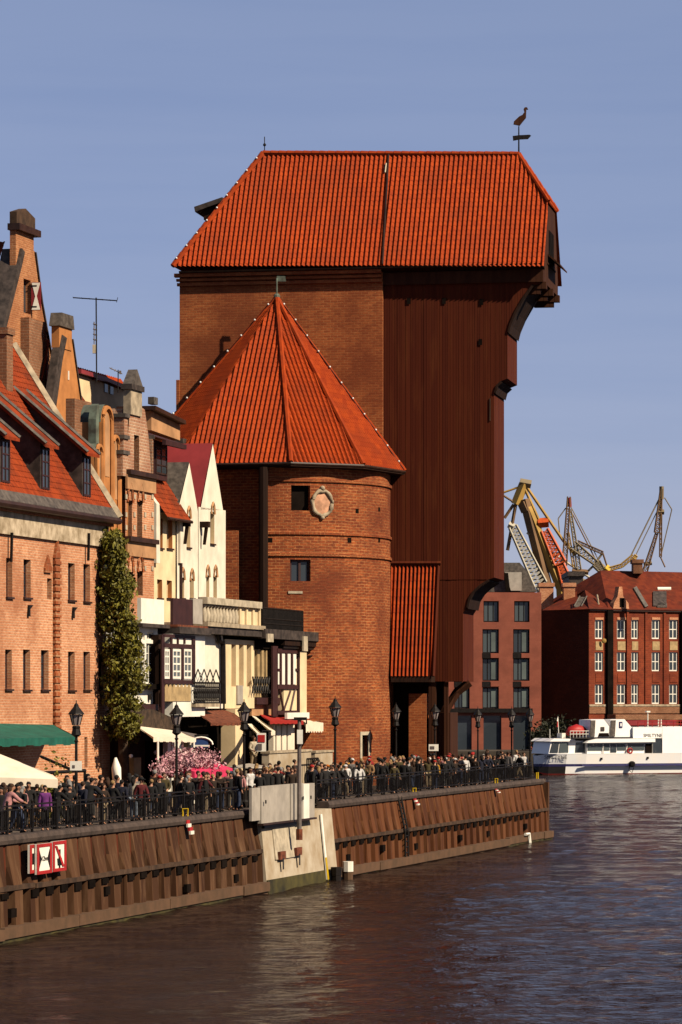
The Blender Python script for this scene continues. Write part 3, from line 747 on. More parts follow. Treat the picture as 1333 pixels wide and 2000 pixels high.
# ================================================================== QUAY WALL
def quay_section(a0, a1, label, pm='sheet_pile'):
    root = thing('quay_wall', label, 'quay wall', QUAY.pt(a0, 0, 0))
    q = QUAY.pt; p = 1.55
    mb = MB(QUAY); prof = []
    a = a0
    rows = [(3.42, -.12, .04), (2.6, -.26, .13), (1.80, -.44, .34), (0.45, -.50, .40)]
    while a < a1 - 0.05:
        j = random.uniform(-.06, .06)
        prof += [(a, 0, 0), (a + .06, 1, 0), (a + .84 + j, 1, .46), (a + .94 + j, 0, .50)]; a += p
    prof.append((min(a, a1), 0, 0))
    wr = (1.0, .55, .12, 0.0)
    at = lambda e, r: min(e[0] + e[2] * wr[r], a1)
    for i in range(len(prof) - 1):
        e0, e1 = prof[i], prof[i + 1]; k0, k1 = e0[1], e1[1]
        if e0[0] >= a1: continue
        mb.mat(0 if (k0 or k1) and not (k0 == 0 and k1 == 1 and False) else 1)
        for r in range(3):
            (zA, bA, dA), (zB, bB, dB) = rows[r], rows[r + 1]
            mb.poly([q(at(e0, r), bA + dA * (1 - k0), zA), q(at(e1, r), bA + dA * (1 - k1), zA), q(at(e1, r + 1), bB + dB * (1 - k1), zB), q(at(e0, r + 1), bB + dB * (1 - k0), zB)])
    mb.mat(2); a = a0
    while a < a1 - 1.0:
        if random.random() < .9: mb.box(a + .10, a + .80, -.53, -.45, 1.46 + random.uniform(-.05, .05), 1.715)  # dark boxes paint the shade of recesses under the waler
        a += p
    mb.build('sheet_piling', [M[pm], M['pile_red'], M['void_black']], root, fix=False)
    mb = MB(QUAY); mb.prism_a([(-.22, 3.42), (-.26, 3.56), (-.18, 3.72), (.4, 3.72), (.4, 3.42)], a0, a1); mb.build('cap_beam', M['cap'], root)
    mb = MB(QUAY)
    x = a0
    while x < a1:
        x2 = min(x + random.uniform(5, 8), a1); d = random.uniform(-.02, .02)
        mb.box(x + .02, x2 - .02, -.50 + d, .05, 1.76 + d, 1.93 + d); x = x2
    mb.build('waler', M['waler'], root)
    x = a0
    while x < a1:
        x2 = min(x + random.uniform(7, 11), a1); d = random.uniform(-.03, .03)
        mb = MB(QUAY); mb.box(x + .03, x2 - .03, -.80 + d, .1, 0.10 + d, 0.50 + d); mb.box(x + .03, x2 - .03, -.70 + d, .1, -.6, 0.098 + d); mb.build('base_beam', M['base_beam'], root); x = x2
    x = a0 + 2.2
    while x < a1 - 2:
        mb = MB(QUAY); z = random.uniform(.75, 1.25); mb.box(x, x + .55, -.56, -.40, z - .16, z + .16); mb.build('recess_shade', M['void_black'], root); x += random.choice([2, 3]) * p * 2.2  # near-black boxes, shade of holes in the piling put in as colour
    mb = MB(QUAY); mb.box(a0, a1, -.715, .1, -.5, .13); mb.build('tide_band', M['algae'], root)
    mb = MB(QUAY); mb.box(a0, a1, .42, 1.2, -1, 3.5); mb.build('backing_wall', M['waler'], root)
    return root
pa0 = QUAY.hit(494, 1600)[0]; pa1 = QUAY.hit(634, 1590)[0]
quay_section(-40, pa0, 'brown timbered quay wall along the crowded promenade, up to the pale concrete block')
quay_section(pa1, END_A, 'brown timbered quay wall running from the pale concrete block to the far corner', 'sheet_pile_red')
def quay_return():
    fr = Frame(QUAY.pt(END_A, 0, 0), Vector((QUAY.ay.x, QUAY.ay.y)))
    root = thing('quay_wall', 'short timbered end of the quay turning the corner away from the river', 'quay wall', QUAY.pt(END_A, 0, 0))
    mb = MB(QUAY); mb.prism_z([(END_A - .3, -.5), (END_A + .05, -.5), (END_A + 1.4, 5), (END_A + 16, 60), (END_A + 15, 60), (END_A + 0.4, 5), (END_A - .3, 2)], -1, 3.5)
    mb.build('end_wall', M['sheet_pile'], root)
    mb = MB(QUAY); mb.prism_z([(END_A + .002, -.24), (END_A + .25, -.24), (END_A + 1.7, 5), (END_A + 1.2, 5), (END_A + .002, .3)], 3.505, 3.72); mb.build('cap_beam', M['cap'], root)
quay_return()

def concrete_block():
    root = thing('concrete_block', 'pale concrete block set into the timbered quay wall, rust holes near its foot', 'concrete block', QUAY.pt(pa0, 0, 0))
    mb = MB(QUAY); mb.prism_a([(-.35, 3.4), (-.75, -.6), (1.2, -.6), (1.2, 3.4)], pa0 + .01, pa1 - .01); mb.build('body', M['concrete'], root)
    mb = MB(QUAY); mb.prism_a([(-.42, 3.1), (-.62, 1.4), (-.5, 1.4), (-.36, 3.1)], pa0 + 1.6, pa0 + 5.2); mb.build('facing', M['pale_stone'], root)
    for x, y in ((551, 1672), (583, 1664)):
        a, z = QUAY.hit(x, y, -.66); mb = MB(QUAY); mb.box(a - .45, a + .45, -.72, -.60, z - .16, z + .20); h = mb.build('recess', M['rust'], root)
        mb = MB(QUAY); mb.box(a - .1, a + .1, -.735, -.722, z - .62, z - .1); mb.build('stain', M['ship_dark'], h)
    mb = MB(QUAY); mb.prism_a([(-.70, .55), (-.78, -.6), (0, -.6), (0, .55)], pa0 + .02, pa1 - .02); mb.build('tide_band', M['algae'], root)
    a, z = QUAY.hit(547, 1612, -.5); mb = MB(QUAY); mb.box(a - 2.6, a + 2.6, -.55, -.45, z - .06, z + .06); mb.build('ledge', M['gutter'], root)
    # level gauge on the right edge
    a0 = QUAY.hit(628, 1600, -.5)[0]
    mb = MB(QUAY); mb.prism_a([(-.47, 3.2), (-.80, 0.1), (-.74, 0.1), (-.42, 3.2)], a0, a0 + .28); mb.build('gauge_strip', M['white_paint'], root)
    mb = MB(QUAY); mb.prism_a([(-.70, 1.15), (-.815, 0.1), (-.80, 0.1), (-.68, 1.15)], a0, a0 + .28); mb.build('gauge_foot', M['yellow_paint'], root)
concrete_block()
def flood_panel():
    r = QUAY.rect(487, 1542, 609, 1606, -.5)
    root = thing('metal_screen', 'grey sheet metal screen standing on the pale concrete block at the quay edge', 'screen', QUAY.pt(r[0], -.4, GZ))
    z0, z1 = 3.12, 4.72
    w = r[1] - r[0]
    c = [0, .13, .58, .78, .88, 1.0]
    for i in range(5):
        mb = MB(QUAY); d = (.0, .05, .10, .12, .03)[i]
        mb.box(r[0] + w * c[i] + .01, r[0] + w * c[i + 1] - .01, -.62 - d, -.50, z0 + (.15 if i == 0 else 0), z1 + (0.05 if i in (1, 2) else 0)); mb.build('panel', M['white_paint'] if i == 3 else M['grey_metal'], root)
    mb = MB(QUAY); mb.box(r[0] + w * .13, r[1], -.76, -.48, z0 - .09, z0 - .004); mb.build('sill_rail', M['gutter'], root)
    for t in (.155, .755, .885):
        mb = MB(QUAY); mb.box(r[0] + w * t, r[0] + w * t + .12, -.80, -.765, 4.0, 4.16); mb.build('bolt', M['iron'], root)
flood_panel()
def gauge_mast():
    a = QUAY.hit(585, 1600, -1.0)[0]
    b0 = QUAY.pt(a, -1.0, 2.6)
    root = thing('mast', 'thin grey steel mast in front of the metal screen, white lamps at its head', 'mast', b0)
    z1 = QUAY.hit(585, 1402, -1.0)[1]
    mb = MB(); mb.tube([b0 - Vector((0, 0, .35)), Vector((b0.x, b0.y, z1))], 0.11, 8, 0.085); mb.build('pole', M['galv'], root)
    mb = MB(); mb.tube([b0 - Vector((0, 0, 0.4)), b0 + Vector((0, 0, .1))], 0.15, 8); mb.build('foot', M['rust'], root)
    mb = MB(); t = Vector((b0.x, b0.y, z1)); mb.box(t.x - .10, t.x + .16, t.y - .3, t.y - .1, t.z - 1.2, t.z - .55); mb.build('lamp_box', M['white_paint'], root)
    mb = MB(); mb.box(t.x - .25, t.x + .35, t.y - .12, t.y + .12, t.z - .12, t.z + .02); mb.box(t.x + .30, t.x + .36, t.y - .05, t.y + .05, t.z - .3, t.z - .122); mb.build('cross_arm', M['iron'], root)
gauge_mast()
# ================================================================== HOUSES ALONG THE QUAY
def win(root, fr, r, b, glass='glass', frame='white_paint', bars=(1, 2), fw=0.07, sill=None, name='window'):
    """pane set back in an opening, frame and bars in front of it"""
    a0, a1, z0, z1 = r
    mb = MB(fr)
    mb.box(a0, a1, b - .04, b, z0, z0 + fw); mb.box(a0, a1, b - .04, b, z1 - fw, z1)
    mb.box(a0, a0 + fw, b - .04, b, z0 + fw, z1 - fw); mb.box(a1 - fw, a1, b - .04, b, z0 + fw, z1 - fw)
    nx, nz = bars
    for i in range(1, nx + 1):
        x = a0 + (a1 - a0) * i / (nx + 1); mb.box(x - fw * .4, x + fw * .4, b - .035, b, z0 + fw, z1 - fw)
    for i in range(1, nz + 1):
        z = z0 + (z1 - z0) * i / (nz + 1); mb.box(a0 + fw, a1 - fw, b - .03, b - .001, z - fw * .35, z + fw * .35)
    w = mb.build(name, M[frame], root)
    mb = MB(fr); mb.box(a0 + .01, a1 - .01, b + .002, b + .03, z0 + .01, z1 - .01); mb.build('pane', M[glass], w)
    if sill:
        mb = MB(fr); mb.box(a0 - .06, a1 + .06, -.10, b - .045, z0 - .09, z0 - .003); mb.build('sill', M[sill], w)
    return w
def awall(root, fr, polys, holes, reveal, depth, mat, rmat=None, name='wall', z0=GZ, back=True):
    """facade with openings plus the body of the house behind it"""
    mb = MB(fr); facade(mb, lambda a, b, z: fr.pt(a, b, z), polys, holes, reveal, None, 0, 1)
    A = [p[0] for pl in polys for p in pl]; zs = max(p[1] for p in polys[0])
    a0, a1 = min(A), max(A); q = fr.pt
    if back:
        zt = sorted([p[1] for pl in polys for p in pl])
        for a in (a0, a1):
            zz = max(p[1] for pl in polys for p in pl if abs(p[0] - a) < 1e-3)
            mb.poly([q(a, 0, z0), q(a, depth, z0), q(a, depth, zz), q(a, 0, zz)])
    return mb.build(name, [M[mat], M[rmat or mat]], root, fix=False)

def brick_granary():
    fr = QF(10.0); q = fr.pt; H = fr.hit
    aE = H(207, 1300)[0]; aS = H(-70, 1300)[0]
    root = thing('brick_house', 'salmon brick house with narrow windows, steep orange roof and slate dormers', 'house', q(aE, 0, GZ))
    zf0 = H(120, 1058)[1]; zf1 = H(120, 1016)[1]; ze = zf1 + .32
    holes = []
    up = [(12, 1090, 24, 1166), (46, 1093, 60, 1167), (133, 1100, 146, 1172), (163, 1102, 176, 1175), (193, 1104, 204, 1172)]
    lo = [(10, 1269, 23, 1346), (45, 1269, 59, 1347), (80, 1270, 95, 1347), (133, 1273, 146, 1348), (163, 1273, 176, 1347), (193, 1275, 206, 1346)]
    sl = [(165, 1440, 171, 1500), (195, 1440, 201, 1500), (92, 1130, 101, 1171)]
    zr = lambda i: None
    for row in (up, lo, sl):
        for r in row: holes.append(fr.rect(*r))
    holes = [h for h in holes if h[1] < aE - .05]
    awall(root, fr, [[(aS, GZ), (aE, GZ), (aE, zf0 + .1), (aS, zf0 + .1)]], holes, .30, 11, 'salmon_brick')
    for h in holes:
        if h[3] - h[2] > 1.3 and h[1] - h[0] > .5: win(root, fr, h, .27, 'glass', 'brown_panel', (1, 2), .06, 'gutter')
        else:
            mb = MB(fr); mb.box(h[0], h[1], .24, .29, h[2], h[3]); mb.build('window', M['void_black'], root)
    mb = MB(fr); mb.box(aS, aE + .03, -.14, .3, zf0, zf1); mb.build('frieze', M['stain_plaster'], root)
    mb = MB(fr); mb.box(aS, aE + .25, -.32, .4, zf1 + .002, zf1 + .16); mb.build('cornice', M['red_pilaster'], root)
    mb = MB(fr); mb.tube([q(aS, -.5, ze - .04), q(aE + .5, -.5, ze - .04)], .17, 7); mb.build('gutter', M['gutter'], root)
    # stepped brick pilaster and pointed niches
    a0, a1, z0, z1 = fr.rect(103, 1088, 114, 1424)
    mb = MB(fr); zz = z0
    while zz < z1 - .3: mb.box(a0, a1, -.16, -.003, zz, zz + .17); mb.box(a0 + .05, a1 - .05, -.11, -.003, zz + .172, zz + .30); zz += .302
    mb.prism([(a0, zz), (a1, zz), ((a0 + a1) / 2, zz + .9)], -.14, -.003); mb.build('pilaster', M['red_pilaster'], root)
    a0, a1, z0, z1 = fr.rect(85, 1110, 98, 1170)
    mb = MB(fr); mb.prism([(a0, z0 + 1.2), (a1, z0 + 1.2), (a1, z1), ((a0 + a1) / 2, z1 + .6), (a0, z1)], -.10, -.003); mb.build('niche', M['red_pilaster'], root)
    for x, y in ((54, 1192), (141, 1196)):
        a, z = H(x, y); mb = MB(fr); mb.prism([(a - .12, z - .28), (a + .12, z - .28), (a + .1, z + .05), (a + .5, z + .24), (a, z + .24)], -.10, -.003); mb.build('wall_anchor', M['iron'], root)
    for x0 in (15, 166):
        a, z = H(x0, 1058); mb = MB(fr); mb.tube([q(a, -.20, z + .4), q(a, -.16, z - .9)], .07, 5); mb.build('spout', M['iron'], root)
    # battered foot at the corner
    mb = MB(fr); mb.prism([(aE, GZ), (aE + 1.0, GZ), (aE + .6, H(207, 1430)[1]), (aE, H(207, 1200)[1])], .02, 5); mb.build('buttress', M['salmon_brick'], root)
    # roof
    bE, bR = -.55, 4.9; zR = ze + 8.5
    p = [q(aS, bE, ze), q(aE + .45, bE, ze), q(aE + .45, bR, zR), q(aS, bR, zR)]
    mb = MB(fr); tile_panel(mb, p, .30, .03, .34, .03, 4); mb.poly([p[3], p[2], q(aE + .45, 2 * bR - bE, ze), q(aS, 2 * bR - bE, ze)])
    mb.prism_a([(bE + .3, ze - .1), (2 * bR - bE - .3, ze - .1), (bR, zR - .3)], aE - .3, aE - .02)
    mb.build('roof', M['tile_old'], root, fix=False)
    sl_ = (zR - ze) / (bR - bE)
    mb = MB(fr); mb.tube([q(aE + .42, bE, ze + .12), q(aE + .42, bR, zR + .12)], .20, 4); mb.build('verge', M['stone'], root)
    mb = MB(fr); mb.prism_a([(bE, ze + .06), (bE + .30, ze + .06 + sl_ * .30), (bE + .30, ze + .13 + sl_ * .30), (bE, ze + .13)], aS, aE + .2); mb.build('lead_strip', M['lead'], root)
    # shed dormers
    for x in (6, 84, 165):
        ac = H(x + 2, 960, .1)[0]; w = .62; b0 = .05; zb = ze + sl_ * (b0 - bE); zt = zb + 2.15; b1 = 3.3; z1 = ze + sl_ * (b1 - bE)
        d = MB(fr); d.prism_a([(b0, zb - .25), (b0, zt), (b1, z1), (b1 - .2, z1 - .6)], ac - w, ac + w); d = d.build('dormer', M['slate'], root)
        mb = MB(fr); mb.poly([q(ac - w - .28, b0 - .35, zt - .10), q(ac + w + .28, b0 - .35, zt - .10), q(ac + w + .28, b1 + .1, z1 + .12), q(ac - w - .28, b1 + .1, z1 + .12)])
        mb.poly([q(ac - w - .28, b0 - .35, zt - .24), q(ac + w + .28, b0 - .35, zt - .24), q(ac + w + .28, b1 + .1, z1 - .02), q(ac - w - .28, b1 + .1, z1 - .02)])
        mb.poly([q(ac - w - .28, b0 - .35, zt - .24), q(ac + w + .28, b0 - .35, zt - .24), q(ac + w + .28, b0 - .35, zt - .10), q(ac - w - .28, b0 - .35, zt - .10)])
        mb.poly([q(ac - w - .28, b0 - .35, zt - .24), q(ac - w - .28, b1 + .1, z1 - .02), q(ac - w - .28, b1 + .1, z1 + .12), q(ac - w - .28, b0 - .35, zt - .10)])
        mb.build('dormer_roof', M['tile_old'], d)
        for s in (-1, 1):
            mb = MB(fr); mb.tube([q(ac + s * (w + .24), b0 - .37, zt - .06), q(ac + s * (w + .24), b1 + .1, z1 + .16)], .09, 4); mb.build('edge_flashing', M['lead'], d)
        win(d, fr, (ac - w + .12, ac + w - .12, zb + .05, zt - .22), b0 - .01, 'glass', 'brown_panel', (1, 2), .09)
    # chimney on the roof
    a, _ = H(8, 740, 3.6); b = 3.6
    mb = MB(fr); zc0 = ze + sl_ * (b - bE) - 1; zc1 = H(8, 655, b)[1]; mb.box(a - .7, a + .12, b - .4, b + .4, zc0, zc1); mb.box(a - .78, a + .20, b - .48, b + .48, zc1 + .002, zc1 + .3)
    mb.build('chimney', M['chimney_brick'], root)
brick_granary()

def gable_house(t, name_label, wallpoly, cop_left, wallmat, extra=None, depth=8, holes=(), roof='tile_old', cop='slate', cat='house', name='gabled_house', group=None):
    fr = QF(t); q = fr.pt
    pp = fr.polypx(wallpoly)
    root = thing(name, name_label, cat, q(pp[0][0], 0, GZ), group)
    mb = MB(fr); hs = [fr.rect(*h) for h in holes]
    facade(mb, lambda a, b, z: q(a, b, z), [pp], hs, .3)
    mb.build('wall', M[wallmat], root, fix=False)
    for h in hs: win(root, fr, h, .26, 'glass', 'brown_panel', (1, 2), .07)
    return root, fr, pp

def tall_gable():
    t = 22.0; fr = QF(t); q = fr.pt; H = fr.hit
    root = thing('gabled_house', 'tall orange gable with red and white shutters and chimney behind the salmon house', 'house', fr.pt(H(60, 700)[0], 0, GZ))
    pl = fr.polypx([(-30, 800), (110, 800), (98, 690), (80, 590), (68, 490), (44, 490), (38, 520), (-30, 800)][:-1])
    a50 = fr.rect(46, 546, 60, 612)
    mb = MB(fr); facade(mb, lambda a, b, z: q(a, b, z), [pl], [a50], .5); mb.build('wall', M['gable_brick'], root, fix=False)
    mb = MB(fr); mb.box(a50[0], a50[1], .3, .5, a50[2], a50[3]); mb.build('window', M['glass'], root)
    ch = fr.rect(31, 455, 66, 500); mb = MB(fr); mb.box(ch[0], ch[1], .002, .35, ch[2] - 1, ch[3]); mb.build('chimney', M['gable_brick'], root)
    mb = MB(fr); mb.box(ch[0] - .1, ch[1] + .5, -.25, .45, ch[3] + .002, ch[3] + .36); mb.build('chimney_ledge', M['gutter'], root)
    mb = MB(fr); mb.box(ch[0], ch[1] + .1, -.05, .36, ch[3] + .362, ch[3] + 1.0)
    mb.prism([(ch[0], ch[3] + 1.002), (ch[1] + .1, ch[3] + 1.002), ((ch[0] + ch[1]) / 2, ch[3] + 1.35)], -.05, .36); mb.build('chimney_cap', M['waler'], root)
    # dark coping of the near slope, with its thickness towards us
    A = fr.polypx([(44, 492), (38, 520), (-30, 790)])
    mb = MB(fr); off = [(a - .45, z + .15) for a, z in A]; mb.prism(A + off[::-1], -.15, 1.0); mb.build('coping', M['slate'], root)
    B = fr.polypx([(67, 492), (80, 590), (98, 690), (110, 790)]); off = [(a + .12, z) for a, z in B]
    mb = MB(fr); mb.prism(B + off[::-1], -.1, .8); mb.build('coping', M['slate'], root)
    # roof behind
    a0, z0 = H(44, 470); r0 = H(-60, 800)
    mb = MB(fr); tile_panel(mb, [q(r0[0], 1.0, r0[1]), q(r0[0], 14, r0[1]), q(a0, 14, z0), q(a0, 1.0, z0)], .3, .03, .34, .03, 4); mb.build('roof', M['tile_old'], root, fix=False)
    # shutters folded out, painted with white hourglasses
    for x0, x1, y0, y1 in ((60, 79, 551, 606), (74, 92, 697, 757)):
        a, z0 = H(x0 - 1, y1); z1 = H(x0 - 1, y0)[1]
        o = q(a, -.06, 0); Y = o.y; k = Y / F
        # shutter stands open, square to the facade
        w = (x1 - x0) * k
        fs = Frame((o.x, o.y), (1, -.12))
        mb = MB(fs); mb.box(0, w, 0, .08, z0, z1); s = mb.build('shutter', M['shutter_red'], root)
        zc = (z0 + z1) / 2
        mb = MB(fs); mb.prism([(.03, z1 - .03), (w - .03, z1 - .03), (w / 2 + .04, zc), (w - .03, z0 + .03), (.03, z0 + .03), (w / 2 - .04, zc)], -.02, -.003); mb.build('hourglass', M['white_paint'], s)
        for zz in (z0 + .2, z1 - .2):
            mb = MB(fs); mb.box(0, w * .6, -.035, -.022, zz - .035, zz + .035); mb.build('hinge', M['iron'], s)
    # plain brick stack at the foot of the gable
    r = fr.rect(40, 625, 74, 720); mb = MB(fr); mb.box(r[0], r[1], -.5, -.01, r[2] - 3, r[3]); mb.build('brick_stack', M['chimney_brick'], root)
tall_gable()

def narrow_gable():
    t = 20.5; fr = QF(t); q = fr.pt; H = fr.hit
    root = thing('gabled_house', 'narrow orange plaster gable with grey capped chimney beside the tall shuttered gable', 'house', q(H(130, 700)[0], 0, GZ))
    pl = fr.polypx([(96, 860), (164, 860), (158, 790), (140, 662), (128, 660), (120, 700)])
    mb = MB(fr); facade(mb, lambda a, b, z: q(a, b, z), [pl], [], .3); mb.build('wall', M['orange_plaster'], root, fix=False)
    r = fr.rect(114, 640, 139, 664); mb = MB(fr); mb.box(r[0], r[1], -.05, .4, r[2] - .5, r[3]); mb.build('chimney', M['orange_plaster'], root)
    mb = MB(fr); mb.prism([(r[0] - .15, r[3] + .002), (r[1] + .15, r[3] + .002), (r[1] - .05, r[3] + .75), (r[0] + .15, r[3] + .75)], -.15, .5); mb.build('chimney_cap', M['lead'], root)
    A = fr.polypx([(128, 660), (119, 705), (98, 860)]); off = [(a - .75, z + .1) for a, z in A]
    mb = MB(fr); mb.prism(A + off[::-1], -.1, .35); mb.build('coping', M['slate'], root)
    B = fr.polypx([(140, 662), (158, 790)]); off = [(a + .12, z) for a, z in B]; mb = MB(fr); mb.prism(B + off[::-1], -.08, .8); mb.build('coping', M['slate'], root)
    a, z = H(133, 733); mb = MB(fr); mb.box(a - .06, a + .06, -.05, -.003, z - .25, z + .25); mb.build('wall_tie', M['white_paint'], root)
    mb = MB(fr); b0 = H(128, 662); mb.poly([q(b0[0], .9, b0[1]), q(b0[0], 10, b0[1]), q(H(90, 860)[0], 10, H(90, 860)[1]), q(H(90, 860)[0], .9, H(90, 860)[1])]); mb.build('roof', M['tile_old'], root)
    # lower brick stack in front
    f2 = QF(17.0); r = f2.rect(146, 782, 179, 915); mb = MB(f2); mb.box(r[0], r[1], 0, .5, r[2] - 2, r[3]); st = mb.build('brick_stack', M['chimney_brick'], root)
narrow_gable()

def back_houses():
    fr = QF(26.0); q = fr.pt; H = fr.hit
    root = thing('cream_house', 'cream walled house with dark red roof edge, low behind the orange gable', 'house', q(H(190, 770)[0], 0, GZ))
    pl = fr.polypx([(150, 830), (246, 830), (246, 768), (240, 762), (196, 745), (152, 731)]); mb = MB(fr); mb.prism(pl, 0, 6); mb.build('wall', M['cream_plaster'], root)
    A = fr.polypx([(150, 729), (196, 743), (244, 763)]); mb = MB(fr); mb.prism(A + [(a, z + .25) for a, z in A[::-1]], -.3, 6); mb.build('roof_edge', M['metal_red'], root)
    A = fr.polypx([(178, 741), (190, 733), (204, 746)]); mb = MB(fr); mb.prism(A, -.28, 3); mb.build('roof_peak', M['metal_red'], root)
    for x0, y0, x1, y1 in ((203, 750, 209, 766), (214, 755, 220, 770)):
        r = fr.rect(x0, y0, x1, y1); mb = MB(fr); mb.box(r[0], r[1], -.06, -.003, r[2], r[3]); mb.build('window', M['glass'], root)
    # red tiled roof in front of it
    fr = QF(20.0); q = fr.pt; H = fr.hit
    root = thing('tiled_house', 'low house with worn orange tile roof between orange gable and copper topped gable', 'house', q(H(200, 900)[0], 0, GZ))
    a0, a1 = H(150, 800)[0], H(246, 800)[0]; z1 = H(200, 768, 3)[1]; z0 = H(200, 850, 0)[1]
    mb = MB(fr); tile_panel(mb, [q(a0, 0, z0 - 1), q(a1, 0, z0 - 1), q(a1 - .6, 3, z1), q(a0, 3, z1)], .3, .03, .34, .03, 4); mb.build('roof', M['tile_old'], root, fix=False)
    mb = MB(fr); mb.box(a0, a1 - .1, .3, 6, GZ, z0 - 1.05); mb.prism_a([(.3, z0 - 1.04), (6, z0 - 1.04), (3, z1 - .15)], a0 + .05, a1 - .75); mb.build('wall', M['orange_plaster'], root)
    # roof at the foot of the crane
    fr = QF(24.0); q = fr.pt; H = fr.hit
    root = thing('tiled_house', 'house with bright orange pantile roof peeping out beside the brick crane gate', 'house', q(H(310, 900)[0], 0, GZ))
    a0, a1 = H(262, 800)[0], H(352, 800)[0]; z1 = H(310, 761, 4)[1]; z0 = z1 - 5.5
    mb = MB(fr); tile_panel(mb, [q(a0, 0, z0), q(a1, 0, z0), q(a1, 4, z1), q(a0, 4, z1)], .42, .05, .42, .03); mb.build('roof', M['tile'], root, fix=False)
    mb = MB(fr); mb.box(a0, a1, .3, 7, GZ, z0 - .05); mb.prism_a([(.3, z0 - .04), (7.5, z0 - .04), (4, z1 - .15)], a0 + .05, a1 - .05); mb.build('wall', M['cream_plaster'], root)
    mb = MB(fr); r = fr.rect(292, 776, 300, 790, 1.5); mb.box(r[0], r[1], 1.2, 1.6, r[2], r[3]); mb.build('skylight', M['lead'], root)
back_houses()

def antenna(base, label, kind):
    root = thing('tv_antenna', label, 'antenna', base)
    Y = base.y
    if kind:
        top = P(188, 581, Y); mb = MB(); mb.tube([base - Vector((0,0,.3)), top], .045, 5); mb.build('mast', M['iron'], root)
        mb = MB(); mb.tube([P(143, 581, Y), P(229, 587, Y)], .035, 4)
        for x in (143, 160, 175, 200, 215, 229):
            c = P(x, 581 + (x - 143) * .07, Y); L = .3 if x < 229 else .5; mb.tube([c - Vector((0, L, .15 if x == 229 else 0)), c + Vector((0, L, .25 if x == 229 else 0))], .02, 4)
        mb.build('boom', M['iron'], root)
        mb = MB(); mb.box(P(181, 0, Y).x, P(187, 0, Y).x, Y - .1, Y + .1, P(0, 690, Y).z, P(0, 673, Y).z); mb.build('amplifier_box', M['pale_stone'], root)
        mb = MB()
        for y in (632, 642, 652, 662): mb.tube([P(182, y, Y), P(190, y + 3, Y)], .04, 4)
        mb.tube([P(184, 628, Y), P(184, 672, Y)], .03, 4); mb.build('grid_aerial', M['galv'], root)
    else:
        mb = MB(); mb.tube([base - Vector((0,0,.3)), P(231, 722, Y)], .035, 5); mb.build('mast', M['iron'], root)
        mb = MB(); mb.tube([P(214, 718, Y), P(239, 730, Y)], .03, 4)
        for x in (218, 225, 236): c = P(x, 718 + (x - 214) * .48, Y); mb.tube([c - Vector((0, .4, .1)), c + Vector((0, .4, .1))], .02, 4)
        mb.box(P(233, 0, Y).x, P(237, 0, Y).x, Y - .1, Y + .1, P(0, 730, Y).z, P(0, 724, Y).z); mb.build('boom', M['galv'], root)
antenna(P(189, 736, 205), 'tall thin television antenna with long crossbar on the dark red roof', 1)
antenna(P(231, 758, 206), 'small slanting television antenna low on the roof edge, short mast', 0)

TF = 13.0
def copper_gable():
    fr = QF(TF); q = fr.pt; H = fr.hit
    root = thing('gabled_house', 'golden orange house with rounded gable lobes and a weathered copper cap', 'house', q(H(215, 1000)[0], 0, GZ))
    lob = [(176, 190, 985), (186, 198, 868), (197, 218, 792), (217, 231, 850), (230, 246, 915)]
    for x0, x1, yt in lob:
        a0, a1 = H(x0, yt)[0], H(x1, yt)[0]; z = H((x0 + x1) / 2, yt)[1]; c = (a0 + a1) / 2; r = (a1 - a0) / 2 
        arc = [(c + r * math.cos(math.pi * k / 12), z - r * 1.15 + r * 1.15 * math.sin(math.pi * k / 12)) for k in range(13)]
        ff = MB(fr); ff.prism([(a0 + .01, GZ), (a1 - .01, GZ)] + arc, 0, 1.0); ff.build('wall', M['orange_plaster'], root)
        # raised rim following the lobe, dark recessed field inside it
        mb = MB(fr); path = [q(a1 - .2, -.07, H(x1, 1170)[1])] + [q(c + (a - c) * .86, -.07, z - r * 1.15 + (zz - z + r * 1.15) * .9) for a, zz in arc] + [q(a0 + .2, -.07, H(x0, 1170)[1])]
        mb.tube(path, .11, 5); mb.build('rim', M['orange_plaster'], root)
        inn = [(c + (a - c) * .55, z - r * 1.2 + (zz - z + r * 1.15) * .65) for a, zz in arc]
        mb = MB(fr); mb.prism([(c + r * .55, z - r * 1.2 - 2.6), ] + inn + [(c - r * .55, z - r * 1.2 - 2.6)], -.03, -.003); mb.build('panel', M['peach_plaster'], root)
        # metal back of each lobe, seen from the near side
        cap = MB(fr); capo = [(a - .04, zz + .05) for a, zz in arc]; n = len(arc)
        for k in range(n - 1):
            cap.poly([q(*((arc[k][0], .0, arc[k][1] + .06))), q(arc[k+1][0], .0, arc[k+1][1] + .06), q(arc[k+1][0], 1.1, arc[k+1][1] + .06), q(arc[k][0], 1.1, arc[k][1] + .06)])
        cap.build('copper_cap', M['verdigris'] if yt < 900 else M['slate'], root)
    # copper drum behind the tallest lobe
    a0 = H(197, 850)[0]; mb = MB(fr); z1 = H(197, 800)[1]; z0 = H(197, 905)[1]
    mb.prism([(a0 - .5, z0), (a0 - .003, z0), (a0 - .003, z1 + .3), (a0 - .2, z1 + .2), (a0 - .45, z1 - .5)], .1, .5); mb.build('copper_flank', M['verdigris'], root)
    mb = MB(fr); r = fr.rect(176, 900, 246, 1180); mb.box(r[0], r[1], 1.1, 9, GZ, H(246, 930)[1]); mb.build('body', M['orange_plaster'], root)
copper_gable()

